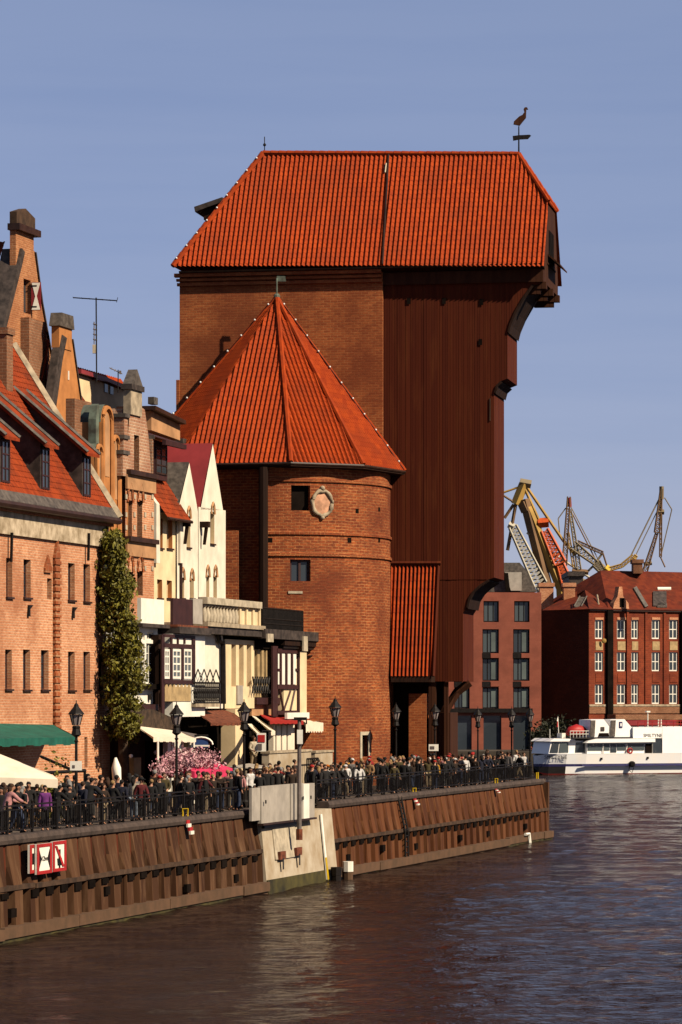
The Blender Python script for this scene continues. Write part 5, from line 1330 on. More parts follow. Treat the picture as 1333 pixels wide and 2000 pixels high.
def terrace_wall():
    fr = QF(7.6); q = fr.pt; H = fr.hit
    root = thing('terrace_wall', 'grey stone parapet of the raised terrace in front of the columned shop', 'wall', q(H(560, 1500)[0], 0, GZ))
    for x0, x1 in ((526, 608), (616, 650)):
        mb = MB(fr); r = fr.rect(x0, 1470, x1, 1540); mb.box(r[0], r[1], 0, .4, GZ, r[3]); mb.build('parapet', M['concrete'], root)
        mb = MB(fr); mb.box(r[0] - .05, r[1] + .05, -.06, .46, r[3] + .002, r[3] + .12); mb.build('coping', M['stone'], root)
    mb = MB(fr); r = fr.rect(480, 1500, 612, 1540); mb.box(r[0], r[1], .42, 1.7, GZ, GZ + 1.2); mb.build('terrace_floor', M['stone'], root)
    r = fr.rect(485, 1505, 526, 1540); mb = MB(fr); mb.box(r[0], r[1] - .01, -.1, .3, GZ, r[3]); mb.build('parapet', M['concrete'], root)
    mb = MB(fr); a0 = H(600, 1480, -.4)[0]; a1 = H(622, 1480, -.4)[0]; zt = H(610, 1482, -.4)[1]
    for i in range(7): a = a0 + (a1 - a0) * i / 6; mb.tube([q(a, -.4, GZ), q(a, -.4, zt)], .04, 4)
    mb.tube([q(a0, -.4, zt), q(a1, -.4, zt)], .05, 4); mb.build('gate', M['iron'], root)
terrace_wall()

def hanging_sign(label, x0, y0, x1, y1, Y, mats, name='shop_sign'):
    root = thing(name, label, 'sign', P((x0 + x1) / 2, y1, Y))
    a, b_ = P(x0, y1, Y), P(x1, y0, Y)
    mb = MB(); mb.box(a.x, b_.x, Y - .04, Y + .04, a.z, b_.z); mb.build('board', M[mats], root)
    return root, a, b_
s, a, b_ = hanging_sign('white hanging sign with a red square, below the white striped awning', 502, 1432, 520, 1468, 174, 'white_paint')
mb = MB(); w = b_.x - a.x; h = b_.z - a.z
mb.box(a.x + w * .10, b_.x - w * .12, 173.93, 173.955, a.z + h * .5, b_.z - h * .1); mb.build('red_square', M['red_paint'], s)
mb = MB(); mb.box(a.x + w * .1, a.x + w * .55, 173.93, 173.955, a.z + h * .08, a.z + h * .42); mb.build('picture', M['grey_cloth'], s)
mb = MB(); mb.tube([P(512, 1428, 174), P(512, 1432, 174)], .04, 4); mb.tube([P(512, 1428, 174), P(530, 1428, 174.6)], .04, 4); mb.build('bracket', M['iron'], s)
s, a, b_ = hanging_sign('blue sign with a pale arch emblem beside the cream awning', 380, 1440, 407, 1461, 167, 'blue_paint')
mb = MB(); c = (a + b_) / 2; mb.tube([Vector((c.x + .55 * math.cos(t * math.pi / 8), 166.94, c.z - .1 + .35 * math.sin(t * math.pi / 8))) for t in range(9)], .05, 4)
mb.box(c.x - .4, c.x + .4, 166.93, 166.955, c.z - .2, c.z - .12); mb.build('emblem', M['white_paint'], s)
mb = MB(); mb.tube([P(380, 1437, 167), P(407, 1437, 167)], .05, 4); mb.tube([P(384, 1437, 167), P(384, 1441, 167)], .03, 4); mb.tube([P(403, 1437, 167), P(403, 1441, 167)], .03, 4); mb.build('bracket', M['iron'], s)
# ================================================================== PLANTS
def leaf_cloud(name, mat, parent, pts, size, seed=1):
    rnd = random.Random(seed); mb = MB()
    for p in pts:
        s = size * rnd.uniform(.6, 1.3)
        n = Vector((rnd.gauss(0, 1), rnd.gauss(0, 1), rnd.gauss(0, .8))).normalized()
        t = n.orthogonal().normalized(); t.rotate(Matrix.Rotation(rnd.uniform(0, 6.28), 3, n)); b = n.cross(t)
        mb.poly([p - t * s, p - b * s * .55 + n * s * .12, p + t * s, p + b * s * .55 + n * s * .12])
    return mb.build(name, mat, parent, fix=False)
def ivy_tree():
    rnd = random.Random(11); Y0 = 163.5
    base = P(242, 1368 + 5 * F / Y0, Y0); base.z = GZ
    root = thing('ivy_tree', 'tall narrow olive green tree clad in ivy at the corner of the salmon house', 'tree', base)
    prof = [(1035, 212, 222), (1080, 208, 233), (1130, 204, 245), (1170, 201, 254), (1215, 200, 262), (1270, 209, 271), (1320, 211, 270), (1370, 215, 268), (1415, 218, 262), (1445, 228, 256)]
    def span(y):
        for (y0, a0, b0), (y1, a1, b1) in zip(prof, prof[1:]):
            if y0 <= y <= y1: t = (y - y0) / (y1 - y0); return a0 + (a1 - a0) * t, b0 + (b1 - b0) * t
        return prof[-1][1:]
    cl = []
    for i in range(260):
        y = rnd.uniform(1045, 1440); x0, x1 = span(y); cl.append((rnd.uniform(x0, x1), y, rnd.uniform(-1.0, 1.0), rnd.uniform(.28, .62)))
    pts = []
    for x, y, d, r in cl:
        x += rnd.gauss(0, 3); c = P(x, y, Y0 + d * (.4 + .9 * (y - 1040) / 400))
        for _ in range(rnd.randint(35, 90)):
            v = Vector((rnd.gauss(0, 1), rnd.gauss(0, 1), rnd.gauss(0, 1))).normalized() * r * rnd.uniform(.55, 1.05)
            v.z *= .75; pts.append(c + v)
    leaf_cloud('crown', M['leaf'], root, pts, .115, 3)
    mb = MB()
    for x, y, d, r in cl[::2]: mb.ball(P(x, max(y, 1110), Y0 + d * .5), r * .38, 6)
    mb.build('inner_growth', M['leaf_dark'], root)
    mb = MB(); mb.tube([base, base + Vector((0, 0, 2)), P(238, 1400, Y0), P(232, 1250, Y0), P(222, 1080, Y0)], [.32, .26, .2, .14, .06], 8); mb.build('trunk', M['bark'], root)
ivy_tree()
def flower_stall():
    fr = QF(6.0); q = fr.pt; rnd = random.Random(5)
    root = thing('flower_stall', 'stall with bright pink canopy under a mass of pale pink artificial blossom', 'stall', q(fr.hit(372, 1500)[0], 0, GZ))
    r = fr.rect(345, 1499, 424, 1519)
    mb = MB(fr); mb.prism_a([(-.9, r[2]), (-.9, r[2] + .35), (0, r[3] + .15), (.9, r[2] + .35), (.9, r[2]), (0, r[3] - .05)], r[0], r[1]); mb.build('canopy', M['pink_cloth'], root)
    for a in (r[0] + .1, r[1] - .1):
        mb = MB(fr); mb.tube([q(a, .5, GZ), q(a, .5, r[3])], .05, 5); mb.build('post', M['white_paint'], root)
    pts = []
    for i in range(70):
        px = rnd.uniform(312, 424); py = 1487 + 11 * rnd.gauss(0, .7) + max(0, (335 - px)) * .9
        c = P(px, py, 163 + rnd.uniform(-.8, .8) + (px - 372) * .06)
        for _ in range(45): pts.append(c + Vector((rnd.gauss(0, .22), rnd.gauss(0, .25), rnd.gauss(0, .18))))
    leaf_cloud('blossom', M['blossom'], root, pts, .085, 8)
flower_stall()
def planter_bush(label, px, py, Y, w, h, mat, seed, name='bush'):
    rnd = random.Random(seed); c = P(px, py, Y)
    root = thing(name, label, 'bush', Vector((c.x, c.y, GZ)))
    pts = []
    for _ in range(45):
        k = Vector((c.x + rnd.uniform(-w, w), c.y + rnd.uniform(-w, w) * .5, GZ + abs(rnd.gauss(0, .5)) * h))
        for _ in range(40): pts.append(k + Vector((rnd.gauss(0, .22 * h), rnd.gauss(0, .22 * h), rnd.gauss(0, .2 * h))))
    leaf_cloud('foliage', M[mat], root, pts, .10 * max(1, h * .5), seed)
    mb = MB(); mb.tube([Vector((c.x, c.y, GZ)), Vector((c.x, c.y, GZ + h * .8))], .08, 5); mb.build('stem', M['bark'], root)
planter_bush('dry russet bush under the edge of the cream parasol', 12, 1570, 134, 1.0, 1.1, 'dry_leaf', 21)
planter_bush('small yellow green shrub between the parasol and the first lamp post', 100, 1540, 146, .4, 1.3, 'leaf', 22, 'shrub')

# ================================================================== STREET LAMPS, RAILINGS, QUAYSIDE THINGS
def make_lamp(base, label, h):
    root = thing('street_lamp', label, 'street lamp', (0, 0, 0), 'black lantern street lamps along the promenade')
    BASE[root.name] = Vector((0, 0, 0))
    mb = MB(); mb.lathe((0, 0, 0), [(.24, 0), (.24, .25), (.17, .35), (.15, .8), (.19, .86), (.12, .95), (.10, 1.3), (.065, 1.5), (.055, 3.2), (.10, 3.25), (.05, 3.3), (.05, 3.42)], 10); mb.build('pole', M['iron'], root)
    mb = MB(); mb.lathe((0, 0, 0), [(.05, 3.40), (.20, 3.50), (.15, 3.72), (.17, 3.80), (.12, 3.86)], 8); mb.build('collar', M['iron'], root)
    mb = MB(); mb.lathe((0, 0, 0), [(.14, 3.87), (.25, 4.28)], 6); ln = mb.build('lantern', M['lantern_glass'], root)
    mb = MB()
    for k in range(6): t = math.pi * k / 3; mb.tube([Vector((.145 * math.cos(t), .145 * math.sin(t), 3.87)), Vector((.26 * math.cos(t), .26 * math.sin(t), 4.29))], .022, 4)
    mb.build('lantern_frame', M['iron'], ln)
    mb = MB(); mb.lathe((0, 0, 0), [(.33, 4.29), (.31, 4.34), (.16, 4.52), (.10, 4.60), (.09, 4.66), (.02, 4.74), (.02, 4.84)], 8); mb.build('lamp_cap', M['iron'], root)
    return root
lamps = [(149, 1368, 2.3, 'black lantern lamp post with a white notice board, leftmost along the promenade'),
         (345, 1371, 2.3, 'black lantern lamp post in front of the pink blossom stall'),
         (477, 1366, 2.3, 'black lantern lamp post at the left edge of the grey metal screen'),
         (655, 1360, 2.3, 'black lantern lamp post standing before the base of the round brick tower'),
         (774, 1372, 5.2, 'lantern lamp post in the dark passage beside the round tower edge'),
         (850, 1372, 3.7, 'lantern lamp post with white notice, under the timber hoist brace')]
proto = make_lamp(None, lamps[0][3], 4.8)
LAMPS = []
for i, (px, py, t, lab) in enumerate(lamps):
    fr = QF(t); a, z = fr.hit(px, py); b0 = fr.pt(a, 0, GZ)
    o = proto if i == 0 else copy_tree(proto); o['label'] = lab
    s = (z - GZ) / 4.84; o.location = b0; o.scale = (s * .97, s * .97, s); LAMPS.append(b0)
for i, (px, py, lab) in enumerate([(934, 1380, 'lantern lamp post in front of the red modern block, by its left pier'), (1000, 1380, 'lantern lamp post in front of the red modern block, by its entrance'),
                                   (1036, 1380, 'lantern lamp post at the right edge of the red modern block')]):
    o = copy_tree(proto); o['label'] = lab; fr = QF((4.2, 2.4, 1.1)[i]); b0 = fr.pt(fr.hit(px, 0)[0], 0, GZ); LAMPS.append(b0)
    o.location = b0; z = P(px, py, b0.y).z; s = (z - GZ) / 4.84; o.scale = (s * .9, s * .9, s)
def notice(px0, py0, px1, py1, Y, label, dark):
    root = thing('notice_board', label, 'sign', P((px0 + px1) / 2, py1, Y)); a, b_ = P(px0, py1, Y), P(px1, py0, Y)
    mb = MB(); mb.box(a.x, b_.x, Y - .03, Y + .03, a.z, b_.z); mb.build('board', M['white_paint'], root)
    mb = MB(); x, z = a.x + (b_.x - a.x) * dark[0], a.z + (b_.z - a.z) * dark[1]; mb.box(x, x + dark[2], Y - .045, Y - .031, z, z + dark[3]); mb.build('picture', M['grey_cloth'], root)
Yl = LAMPS[0].y - .4
notice(137, 1487, 160, 1505, Yl, 'white notice board with a small dark mark, fixed to the leftmost lamp post', (.2, .25, .10, .12))
notice(838, 1454, 857, 1467, LAMPS[5].y - .5, 'white notice board with a picture, fixed to the lamp post under the hoist', (.12, .25, .26, .18))

def make_railing(L):
    root = thing('railing', 'x', 'railing', (0, 0, 0), 'black iron railing sections along the quay edge'); BASE[root.name] = Vector((0, 0, 0))
    mb = MB(); mb.box(-.04, .04, -.04, .04, 0, 1.12); mb.ball((0, 0, 1.17), .06, 6); mb.build('post', M['iron'], root)
    mb = MB(); mb.box(.042, L - .042, -.03, .03, 1.00, 1.06); mb.build('handrail', M['iron'], root)
    for z in (.12, .86):
        mb = MB(); mb.box(.042, L - .042, -.02, .02, z, z + .045); mb.build('rail', M['iron'], root)
    mb = MB(); n = 13
    for i in range(1, n): x = L * i / n; mb.box(x - .013, x + .013, -.013, .013, .167, .858)
    mb.build('grille', M['iron'], root)
    return root
RL = 2.6; rp_ = make_railing(RL)
segs = []; a = -22.0
while a + RL < pa0 + .3: segs.append(a); a += RL
a = pa1 - .6
while a + RL < END_A + .3: segs.append(a); a += RL
def zone(a):
    p = QUAY.pt(a, .3, GZ); x = p.x / p.y * F + CX
    Z = [(-999, 60, 'by the cream parasol'), (60, 135, 'between the parasol and the leftmost lamp post'), (135, 210, 'at the leftmost lamp post'), (210, 285, 'before the ivy clad tree'), (285, 350, 'before the pink blossom stall'), (350, 420, 'past the pink blossom stall'),
         (420, 500, 'up to the metal screen'), (600, 660, 'after the metal screen'), (660, 720, 'before the round tower'), (720, 775, 'at the tower edge'), (775, 830, 'before the brick pier'), (830, 880, 'under the timber hoist'), (880, 940, 'just past the hoist'), (940, 1000, 'towards the far corner'), (1000, 1100, 'at the far quay corner')]
    for x0, x1, s in Z:
        if x0 <= x < x1: return s
    return 'behind the metal screen'
cnt = {}
for i, a in enumerate(segs): cnt.setdefault(zone(a), []).append(i)
ORD = ['nearest', 'second', 'third', 'fourth', 'fifth', 'sixth', 'seventh', 'eighth', 'ninth', 'tenth']
for i, a in enumerate(segs):
    o = rp_ if i == 0 else copy_tree(rp_); z = zone(a); k = cnt[z].index(i)
    o['label'] = 'black iron railing ' + z + (', %s' % (ORD[k] + ('' if k == 0 else ' nearest')) if len(cnt[z]) > 1 else '')
    o.location = QUAY.pt(a, .25, GZ + .12); o.rotation_euler = (0, 0, math.atan2(U.y, U.x))

def wall_sign(label, x0, y0, x1, y1, draw, b=-.62):
    r = QUAY.rect(x0, y0, x1, y1, b)
    root = thing('river_sign', label, 'sign', QUAY.pt(r[0], b, r[2]), 'red and white navigation signs on the quay wall')
    mb = MB(QUAY); mb.box(r[0], r[1], b, b + .08, r[2], r[3]); mb.build('board', M['white_paint'], root)
    w = (r[1] - r[0]); e = .065; h = .12
    mb = MB(QUAY); mb.box(r[0], r[1], b - .02, b - .002, r[2], r[2] + h); mb.box(r[0], r[1], b - .02, b - .002, r[3] - h, r[3]); mb.box(r[0], r[0] + e * 3.2, b - .02, b - .002, r[2] + h, r[3] - h); mb.box(r[1] - e * 3.2, r[1], b - .02, b - .002, r[2] + h, r[3] - h)
    mb.build('border', M['red_paint'], root)
    draw(root, r, b, w)
def s_hour(root, r, b, w):
    zc = (r[2] + r[3]) / 2
    for x, s in ((r[0] + .22, 1), (r[1] - .22, -1)):
        mb = MB(QUAY); mb.prism([(x, zc - .35), (x + s * w * .16, zc), (x, zc + .35)], b - .016, b - .003); mb.build('notch', M['iron'], root)
    lettering('12m', .24, QUAY.pt((r[0] + r[1]) / 2, b - .012, zc), (U.x, U.y, 0), M['iron'], root, 1.7)
def s_anchor(root, r, b, w):
    q = QUAY.pt; zc = (r[2] + r[3]) / 2; ac = (r[0] + r[1]) / 2
    mb = MB(QUAY); mb.prism([(ac - w * .18, zc - .08), (ac + w * .18, zc - .08), (ac + w * .14, zc - .34), (ac - w * .14, zc - .34)], b - .015, b - .003); mb.box(ac - .08, ac + .08, b - .015, b - .003, zc - .62, zc - .343); mb.box(ac - .1, ac + .1, b - .015, b - .003, zc - .078, zc + .25); mb.build('anchor_symbol', M['iron'], root)
    mb = MB(QUAY); e = .07; mb.prism([(r[0] + .22, r[3] - .16), (r[0] + .22 + e * 3, r[3] - .16), (r[1] - .22, r[2] + .16), (r[1] - .22 - e * 3, r[2] + .16)], b - .028, b - .018); mb.build('slash', M['red_paint'], root)
def s_plain(root, r, b, w):
    ac = (r[0] + r[1]) / 2; mb = MB(QUAY); mb.box(ac - .3, ac + .3, b - .015, b - .003, (r[2] + r[3]) / 2 - .2, (r[2] + r[3]) / 2 + .2); mb.build('symbol', M['iron'], root)
wall_sign('red bordered white sign with hourglass notches, middle of three on the quay wall', 72, 1648, 101, 1707, s_hour)
wall_sign('red bordered white sign with a crossed out dark anchor shape on the quay wall', 103, 1643, 129, 1702, s_anchor)
wall_sign('red and white sign, narrow and half hidden edge, leftmost of three on the quay wall', 58, 1650, 71, 1706, s_plain, -.50)

def striped_marker(px, py0, py1, label):
    b = -.50; a, z0 = QUAY.hit(px, py1, b); z1 = QUAY.hit(px, py0, b)[1]
    root = thing('depth_marker', label, 'marker', QUAY.pt(a, b, z0), 'red and white markers on the quay wall')
    n = 4
    for i in range(n):
        h = (z1 - z0) / n; t = (i + .5) / n
        mb = MB(QUAY); mb.box(a - .22, a + .22, b + .25 * t, b + .25 * t + .08, z0 + h * i, z0 + h * (i + 1) - .004); mb.build('band', M['red_paint' if i % 2 else 'white_paint'], root)
striped_marker(378, 1602, 1630, 'red and white banded marker on the wall below the maroon dressed visitor')
striped_marker(820, 1560, 1573, 'small red and white marker high on the wall beyond the concrete block')
striped_marker(978, 1541, 1549, 'tiny red and white marker near the far corner of the quay wall')
def hoop(px, py0, py1, t, label, w):
    fr = QF(t); a, z1 = fr.hit(px, py0); z1 = fr.hit(px, py0)[1]; c = fr.pt(a, 0, GZ); k = c.y / F; h = z1 - GZ - .1
    root = thing('yellow_hoop', label, 'hoop barrier', c, 'yellow hoops at the quay edge')
    mb = MB(); p = c + Vector((0, 0, .1)); x = Vector((w * k / 2, 0, 0)); z = Vector((0, 0, h))
    mb.tube([p - x, p - x + z * .97, p + x + z, p + x], .045, 6); mb.build('tube', M['yellow_paint'], root)
    for s in (-1, 1):
        mb = MB(); mb.lathe(p + x * s - Vector((0, 0, .02)), [(.09, 0), (.09, .03)], 8); mb.build('foot_plate', M['iron'], root)
hoop(362, 1580, 1602, .12, 'yellow tube hoop at the railing foot before the pink stall', 10)
hoop(810, 1540, 1556, .12, 'yellow tube hoop at the railing foot before the brick pier', 6)
hoop(970, 1521, 1537, .12, 'yellow tube hoop at the railing foot near the far corner', 5)
hoop(1050, 1509, 1524, .12, 'yellow tube hoop at the very corner of the quay', 3)
def fender(px, py0, py1, label, mats):
    b = -1.05; a, z1 = QUAY.hit(px, py0, b); root = thing('mooring_pile', label, 'mooring pile', QUAY.pt(a, b, -.6))
    p = QUAY.pt(a, b, 0); mb = MB(); zb = QUAY.hit(px, py1, b)[1]
    zm = z1 - (z1 - zb) * .45
    mb.tube([Vector((p.x, p.y, -.8)), Vector((p.x, p.y, zm - .01))], .24, 8); mb.build('pile', M[mats[1]], root)
    mb = MB(); mb.tube([Vector((p.x, p.y, zm)), Vector((p.x, p.y, z1))], .26, 8); mb.build('pile_head', M[mats[0]], root)
fender(680, 1683, 1727, 'short mooring pile with white painted head beside the concrete block', ('white_paint', 'base_beam'))
fender(657, 1694, 1730, 'black rubber mooring pile between the concrete block and the white headed pile', ('iron', 'iron'))
def ladder():
    a, z1 = QUAY.hit(793, 1572, -.55); root = thing('ladder', 'dark iron ladder fixed to the quay wall beyond the concrete block', 'ladder', QUAY.pt(a, -.55, 0))
    q = QUAY.pt
    for s in (-.3, .3):
        mb = MB(); mb.tube([q(a + s, -.62, .3), q(a + s, -.60, 1.8), q(a + s, -.22, 3.6)], .06, 5); mb.build('stile', M['iron'], root)
    mb = MB()
    for i in range(11): z = .4 + .29 * i; b = -.62 if z < 1.8 else -.60 + (z - 1.8) * .21; mb.tube([q(a - .3, b, z), q(a + .3, b, z)], .035, 4)
    mb.build('rungs', M['iron'], root)
ladder()
def outlet():
    a, z = QUAY.hit(1033, 1629, -.85); root = thing('pipe_outlet', 'small white bent pipe at the waterline near the far quay corner', 'pipe', QUAY.pt(a, -.85, z)); q = QUAY.pt
    mb = MB(); mb.tube([q(a - .9, -.85, z), q(a + .2, -.85, z), q(a + .2, -.9, z - .6)], .09, 6); mb.build('pipe', M['white_paint'], root)
outlet()
def parasol(label, px, py, Y, R_, h, mat, sag=.0):
    c = P(px, 0, Y); root = thing('parasol', label, 'parasol', Vector((c.x, c.y, GZ)))
    zt = P(px, py, Y).z; mb = MB(); n = 4; ang = [math.pi / 4 + math.pi / 2 * k + .15 for k in range(4)]
    tip = Vector((c.x, c.y, zt)); rim = [Vector((c.x + R_ * 1.41 * math.cos(t), c.y + R_ * 1.41 * math.sin(t), zt - h)) for t in ang]
    for k in range(4):
        a, b_ = rim[k], rim[(k + 1) % 4]; m_ = (a + b_) / 2 + Vector((0, 0, .10)); mb.poly([tip, a, m_]); mb.poly([tip, m_, b_])
    mb.build('canopy', M[mat], root)
    mb = MB()
    for k in range(4):
        a, b_ = rim[k], rim[(k + 1) % 4]; m_ = (a + b_) / 2 + Vector((0, 0, .10)); dz = Vector((0, 0, .35))
        mb.poly([a, m_, m_ - dz * .8, a - dz]); mb.poly([m_, b_, b_ - dz, m_ - dz * .8])
    mb.build('valance', M[mat], root)
    mb = MB(); mb.tube([Vector((c.x, c.y, GZ)), tip], .06, 6); mb.build('pole', M['beam_wood'], root)
    mb = MB(); mb.lathe((c.x, c.y, GZ), [(.45, 0), (.45, .12), (.1, .16)], 10); mb.build('foot', M['iron'], root)
parasol('large square cream parasol over the cafe at the left end of the promenade', -28, 1462, 139, 2.75, 1.2, 'cream_cloth')
parasol('small pale parasol half hidden beside the ivy tree trunk', 255, 1426, 170, .75, .35, 'cream_cloth')
def closed_parasol():
    b0 = P(232, 0, 157); b0.z = GZ; root = thing('closed_parasol', 'furled white parasol standing beside the ivy tree', 'parasol', b0)
    top = P(226, 1480, 157); mb = MB(); d = top - b0
    mb.tube([b0 + d * .28 + Vector((.25, 0, 0)), b0 + d * .5, b0 + d * .8, top], [.30, .20, .22, .05], 8); mb.build('canopy', M['white_paint'], root, True)
    mb = MB(); mb.tube([b0, b0 + d * .3], .05, 6); mb.build('pole', M['iron'], root)
closed_parasol()
def cafe_table():
    c = P(487, 0, 171); root = thing('cafe_parasol', 'flat grey cafe parasol seen edge-on beside the third lamp post', 'parasol', Vector((c.x, c.y, GZ)))
    z = P(0, 1497, 171).z; mb = MB(); mb.lathe((c.x, c.y, 0), [(1.1, z - .08), (1.08, z - .02), (.05, z + .14)], 12); mb.build('canopy', M['grey_metal'], root)
    mb = MB(); mb.tube([Vector((c.x, c.y, GZ)), Vector((c.x, c.y, z))], .05, 5); mb.build('pole', M['iron'], root)
cafe_table()
def barrier():
    fr = QF(6.6); q = fr.pt; H = fr.hit
    root = thing('terrace_frame', 'dark steel pergola frame of the cafe terrace against the salmon house', 'pergola', q(H(120, 1500)[0], 0, GZ))
    z = H(120, 1508)[1]; a0, a1 = H(80, 1500)[0], H(166, 1500)[0]
    for a in (a0, a1):
        mb = MB(); mb.tube([q(a, 0, GZ), q(a, 0, z)], .07, 5); mb.build('post', M['iron'], root)
    mb = MB(); mb.tube([q(a0, 0, z), q(a1, 0, z)], .08, 5); mb.build('beam', M['iron'], root)
    mb = MB(); mb.tube([q(a0, 0, H(80, 1478)[1]), q(H(138, 1500)[0], 0, H(138, 1503)[1])], .07, 4); mb.build('stay', M['iron'], root)
    mb = MB(fr); r = fr.rect(60, 1512, 140, 1600); mb.box(r[0], r[1], .3, .5, GZ, GZ + 1.4); mb.build('screen', M['void_black'], root)
barrier()
# ================================================================== FAR SIDE: MODERN BLOCK, LONG BRICK HOUSE, HARBOUR CRANES, SHIP
def modern_block():
    Y = 428.0; fr = Frame((0, Y), (1, 0.10)); q = fr.pt; H = fr.hit
    root = thing('modern_block', 'modern red clad block with dark window bays and grey hipped roof, across the water', 'apartment block', q(H(990, 1400)[0], 0, 2.4))
    cols = [(888, 918), (943, 975), (1003, 1035)]
    rows = [(1174, 1215), (1229, 1276), (1286, 1330), (1343, 1384)]
    hs = []
    for x0, x1 in cols:
        for i, (y0, y1) in enumerate(rows): hs.append(fr.rect(x0 + (2 if i == 0 else 0), y0, x1, y1))
    doors = [fr.rect(868, 1398, 922, 1490), fr.rect(945, 1398, 980, 1490), fr.rect(1003, 1398, 1036, 1490)]
    a0, a1 = H(820, 0)[0], H(1058, 0)[0]; zt = H(990, 1157)[1]; zb = min(d[2] for d in doors)
    mb = MB(fr); facade(mb, lambda a, b, z: q(a, b, z), [[(a0, zb), (a1, zb), (a1, zt), (a0, zt)]], hs + doors, .5)
    mb.poly([q(a1, 0, zb), q(a1, 14, zb), q(a1, 14, zt), q(a1, 0, zt)]); mb.poly([q(a0, 0, zt), q(a1, 0, zt), q(a1, 14, zt), q(a0, 14, zt)]); mb.build('wall', M['modern_clad'], root, fix=False)
    for i, h in enumerate(hs):
        w = win(root, fr, h, .42, 'pale_glass' if i % 3 else 'glass', 'iron', (2, 0), .14)
        if i % 4:
            mb = MB(fr); m_ = h[0] + (h[1] - h[0]) * .55; mb.box(m_, h[1] - .3, .30, .375, h[2] + .2, h[3] - .2); mb.build('curtain', M['net_curtain'], w)
    for d in doors:
        mb = MB(fr); mb.box(d[0], d[1], .45, .6, d[2], d[3]); mb.build('entrance', M['glass'], root)
    # red ledges that reach into the bays, dark spandrels
    for x0, x1 in cols:
        for y in (1280, 1336):
            r = fr.rect(x0 + 16, y - 4, x1 + 1, y + 5); mb = MB(fr); mb.box(r[0], r[1], -.12, -.004, r[2], r[3]); mb.build('ledge', M['modern_clad'], root)
            r = fr.rect(x0, y - 5, x0 + 15, y + 6); mb = MB(fr); mb.box(r[0], r[1], -.05, -.004, r[2], r[3]); mb.build('spandrel', M['iron'], root)
    r = fr.rect(868, 1384, 1040, 1392); mb = MB(fr); mb.box(r[0], r[1], -.5, -.13, r[2], r[3]); mb.build('canopy', M['iron'], root)
    # grey roof with dormers
    pl = fr.polypx([(925, 1156), (1050, 1156), (1032, 1118), (1016, 1099), (975, 1099), (950, 1118)], 2)
    mb = MB(fr); mb.prism(pl, 2, 12); rf = mb.build('roof', M['lead'], root)
    pl = fr.polypx([(985, 1118), (1018, 1118), (1018, 1154), (997, 1154)], 1.9); mb = MB(fr); mb.prism(pl, 1.2, 1.98); mb.build('dormer', M['grey_metal'], rf)
    pl = fr.polypx([(985, 1119), (993, 1119), (997, 1154), (989, 1154)], 1.1); mb = MB(fr); mb.prism(pl, 1.05, 1.19); mb.build('dormer_side', M['void_black'], rf)
modern_block()

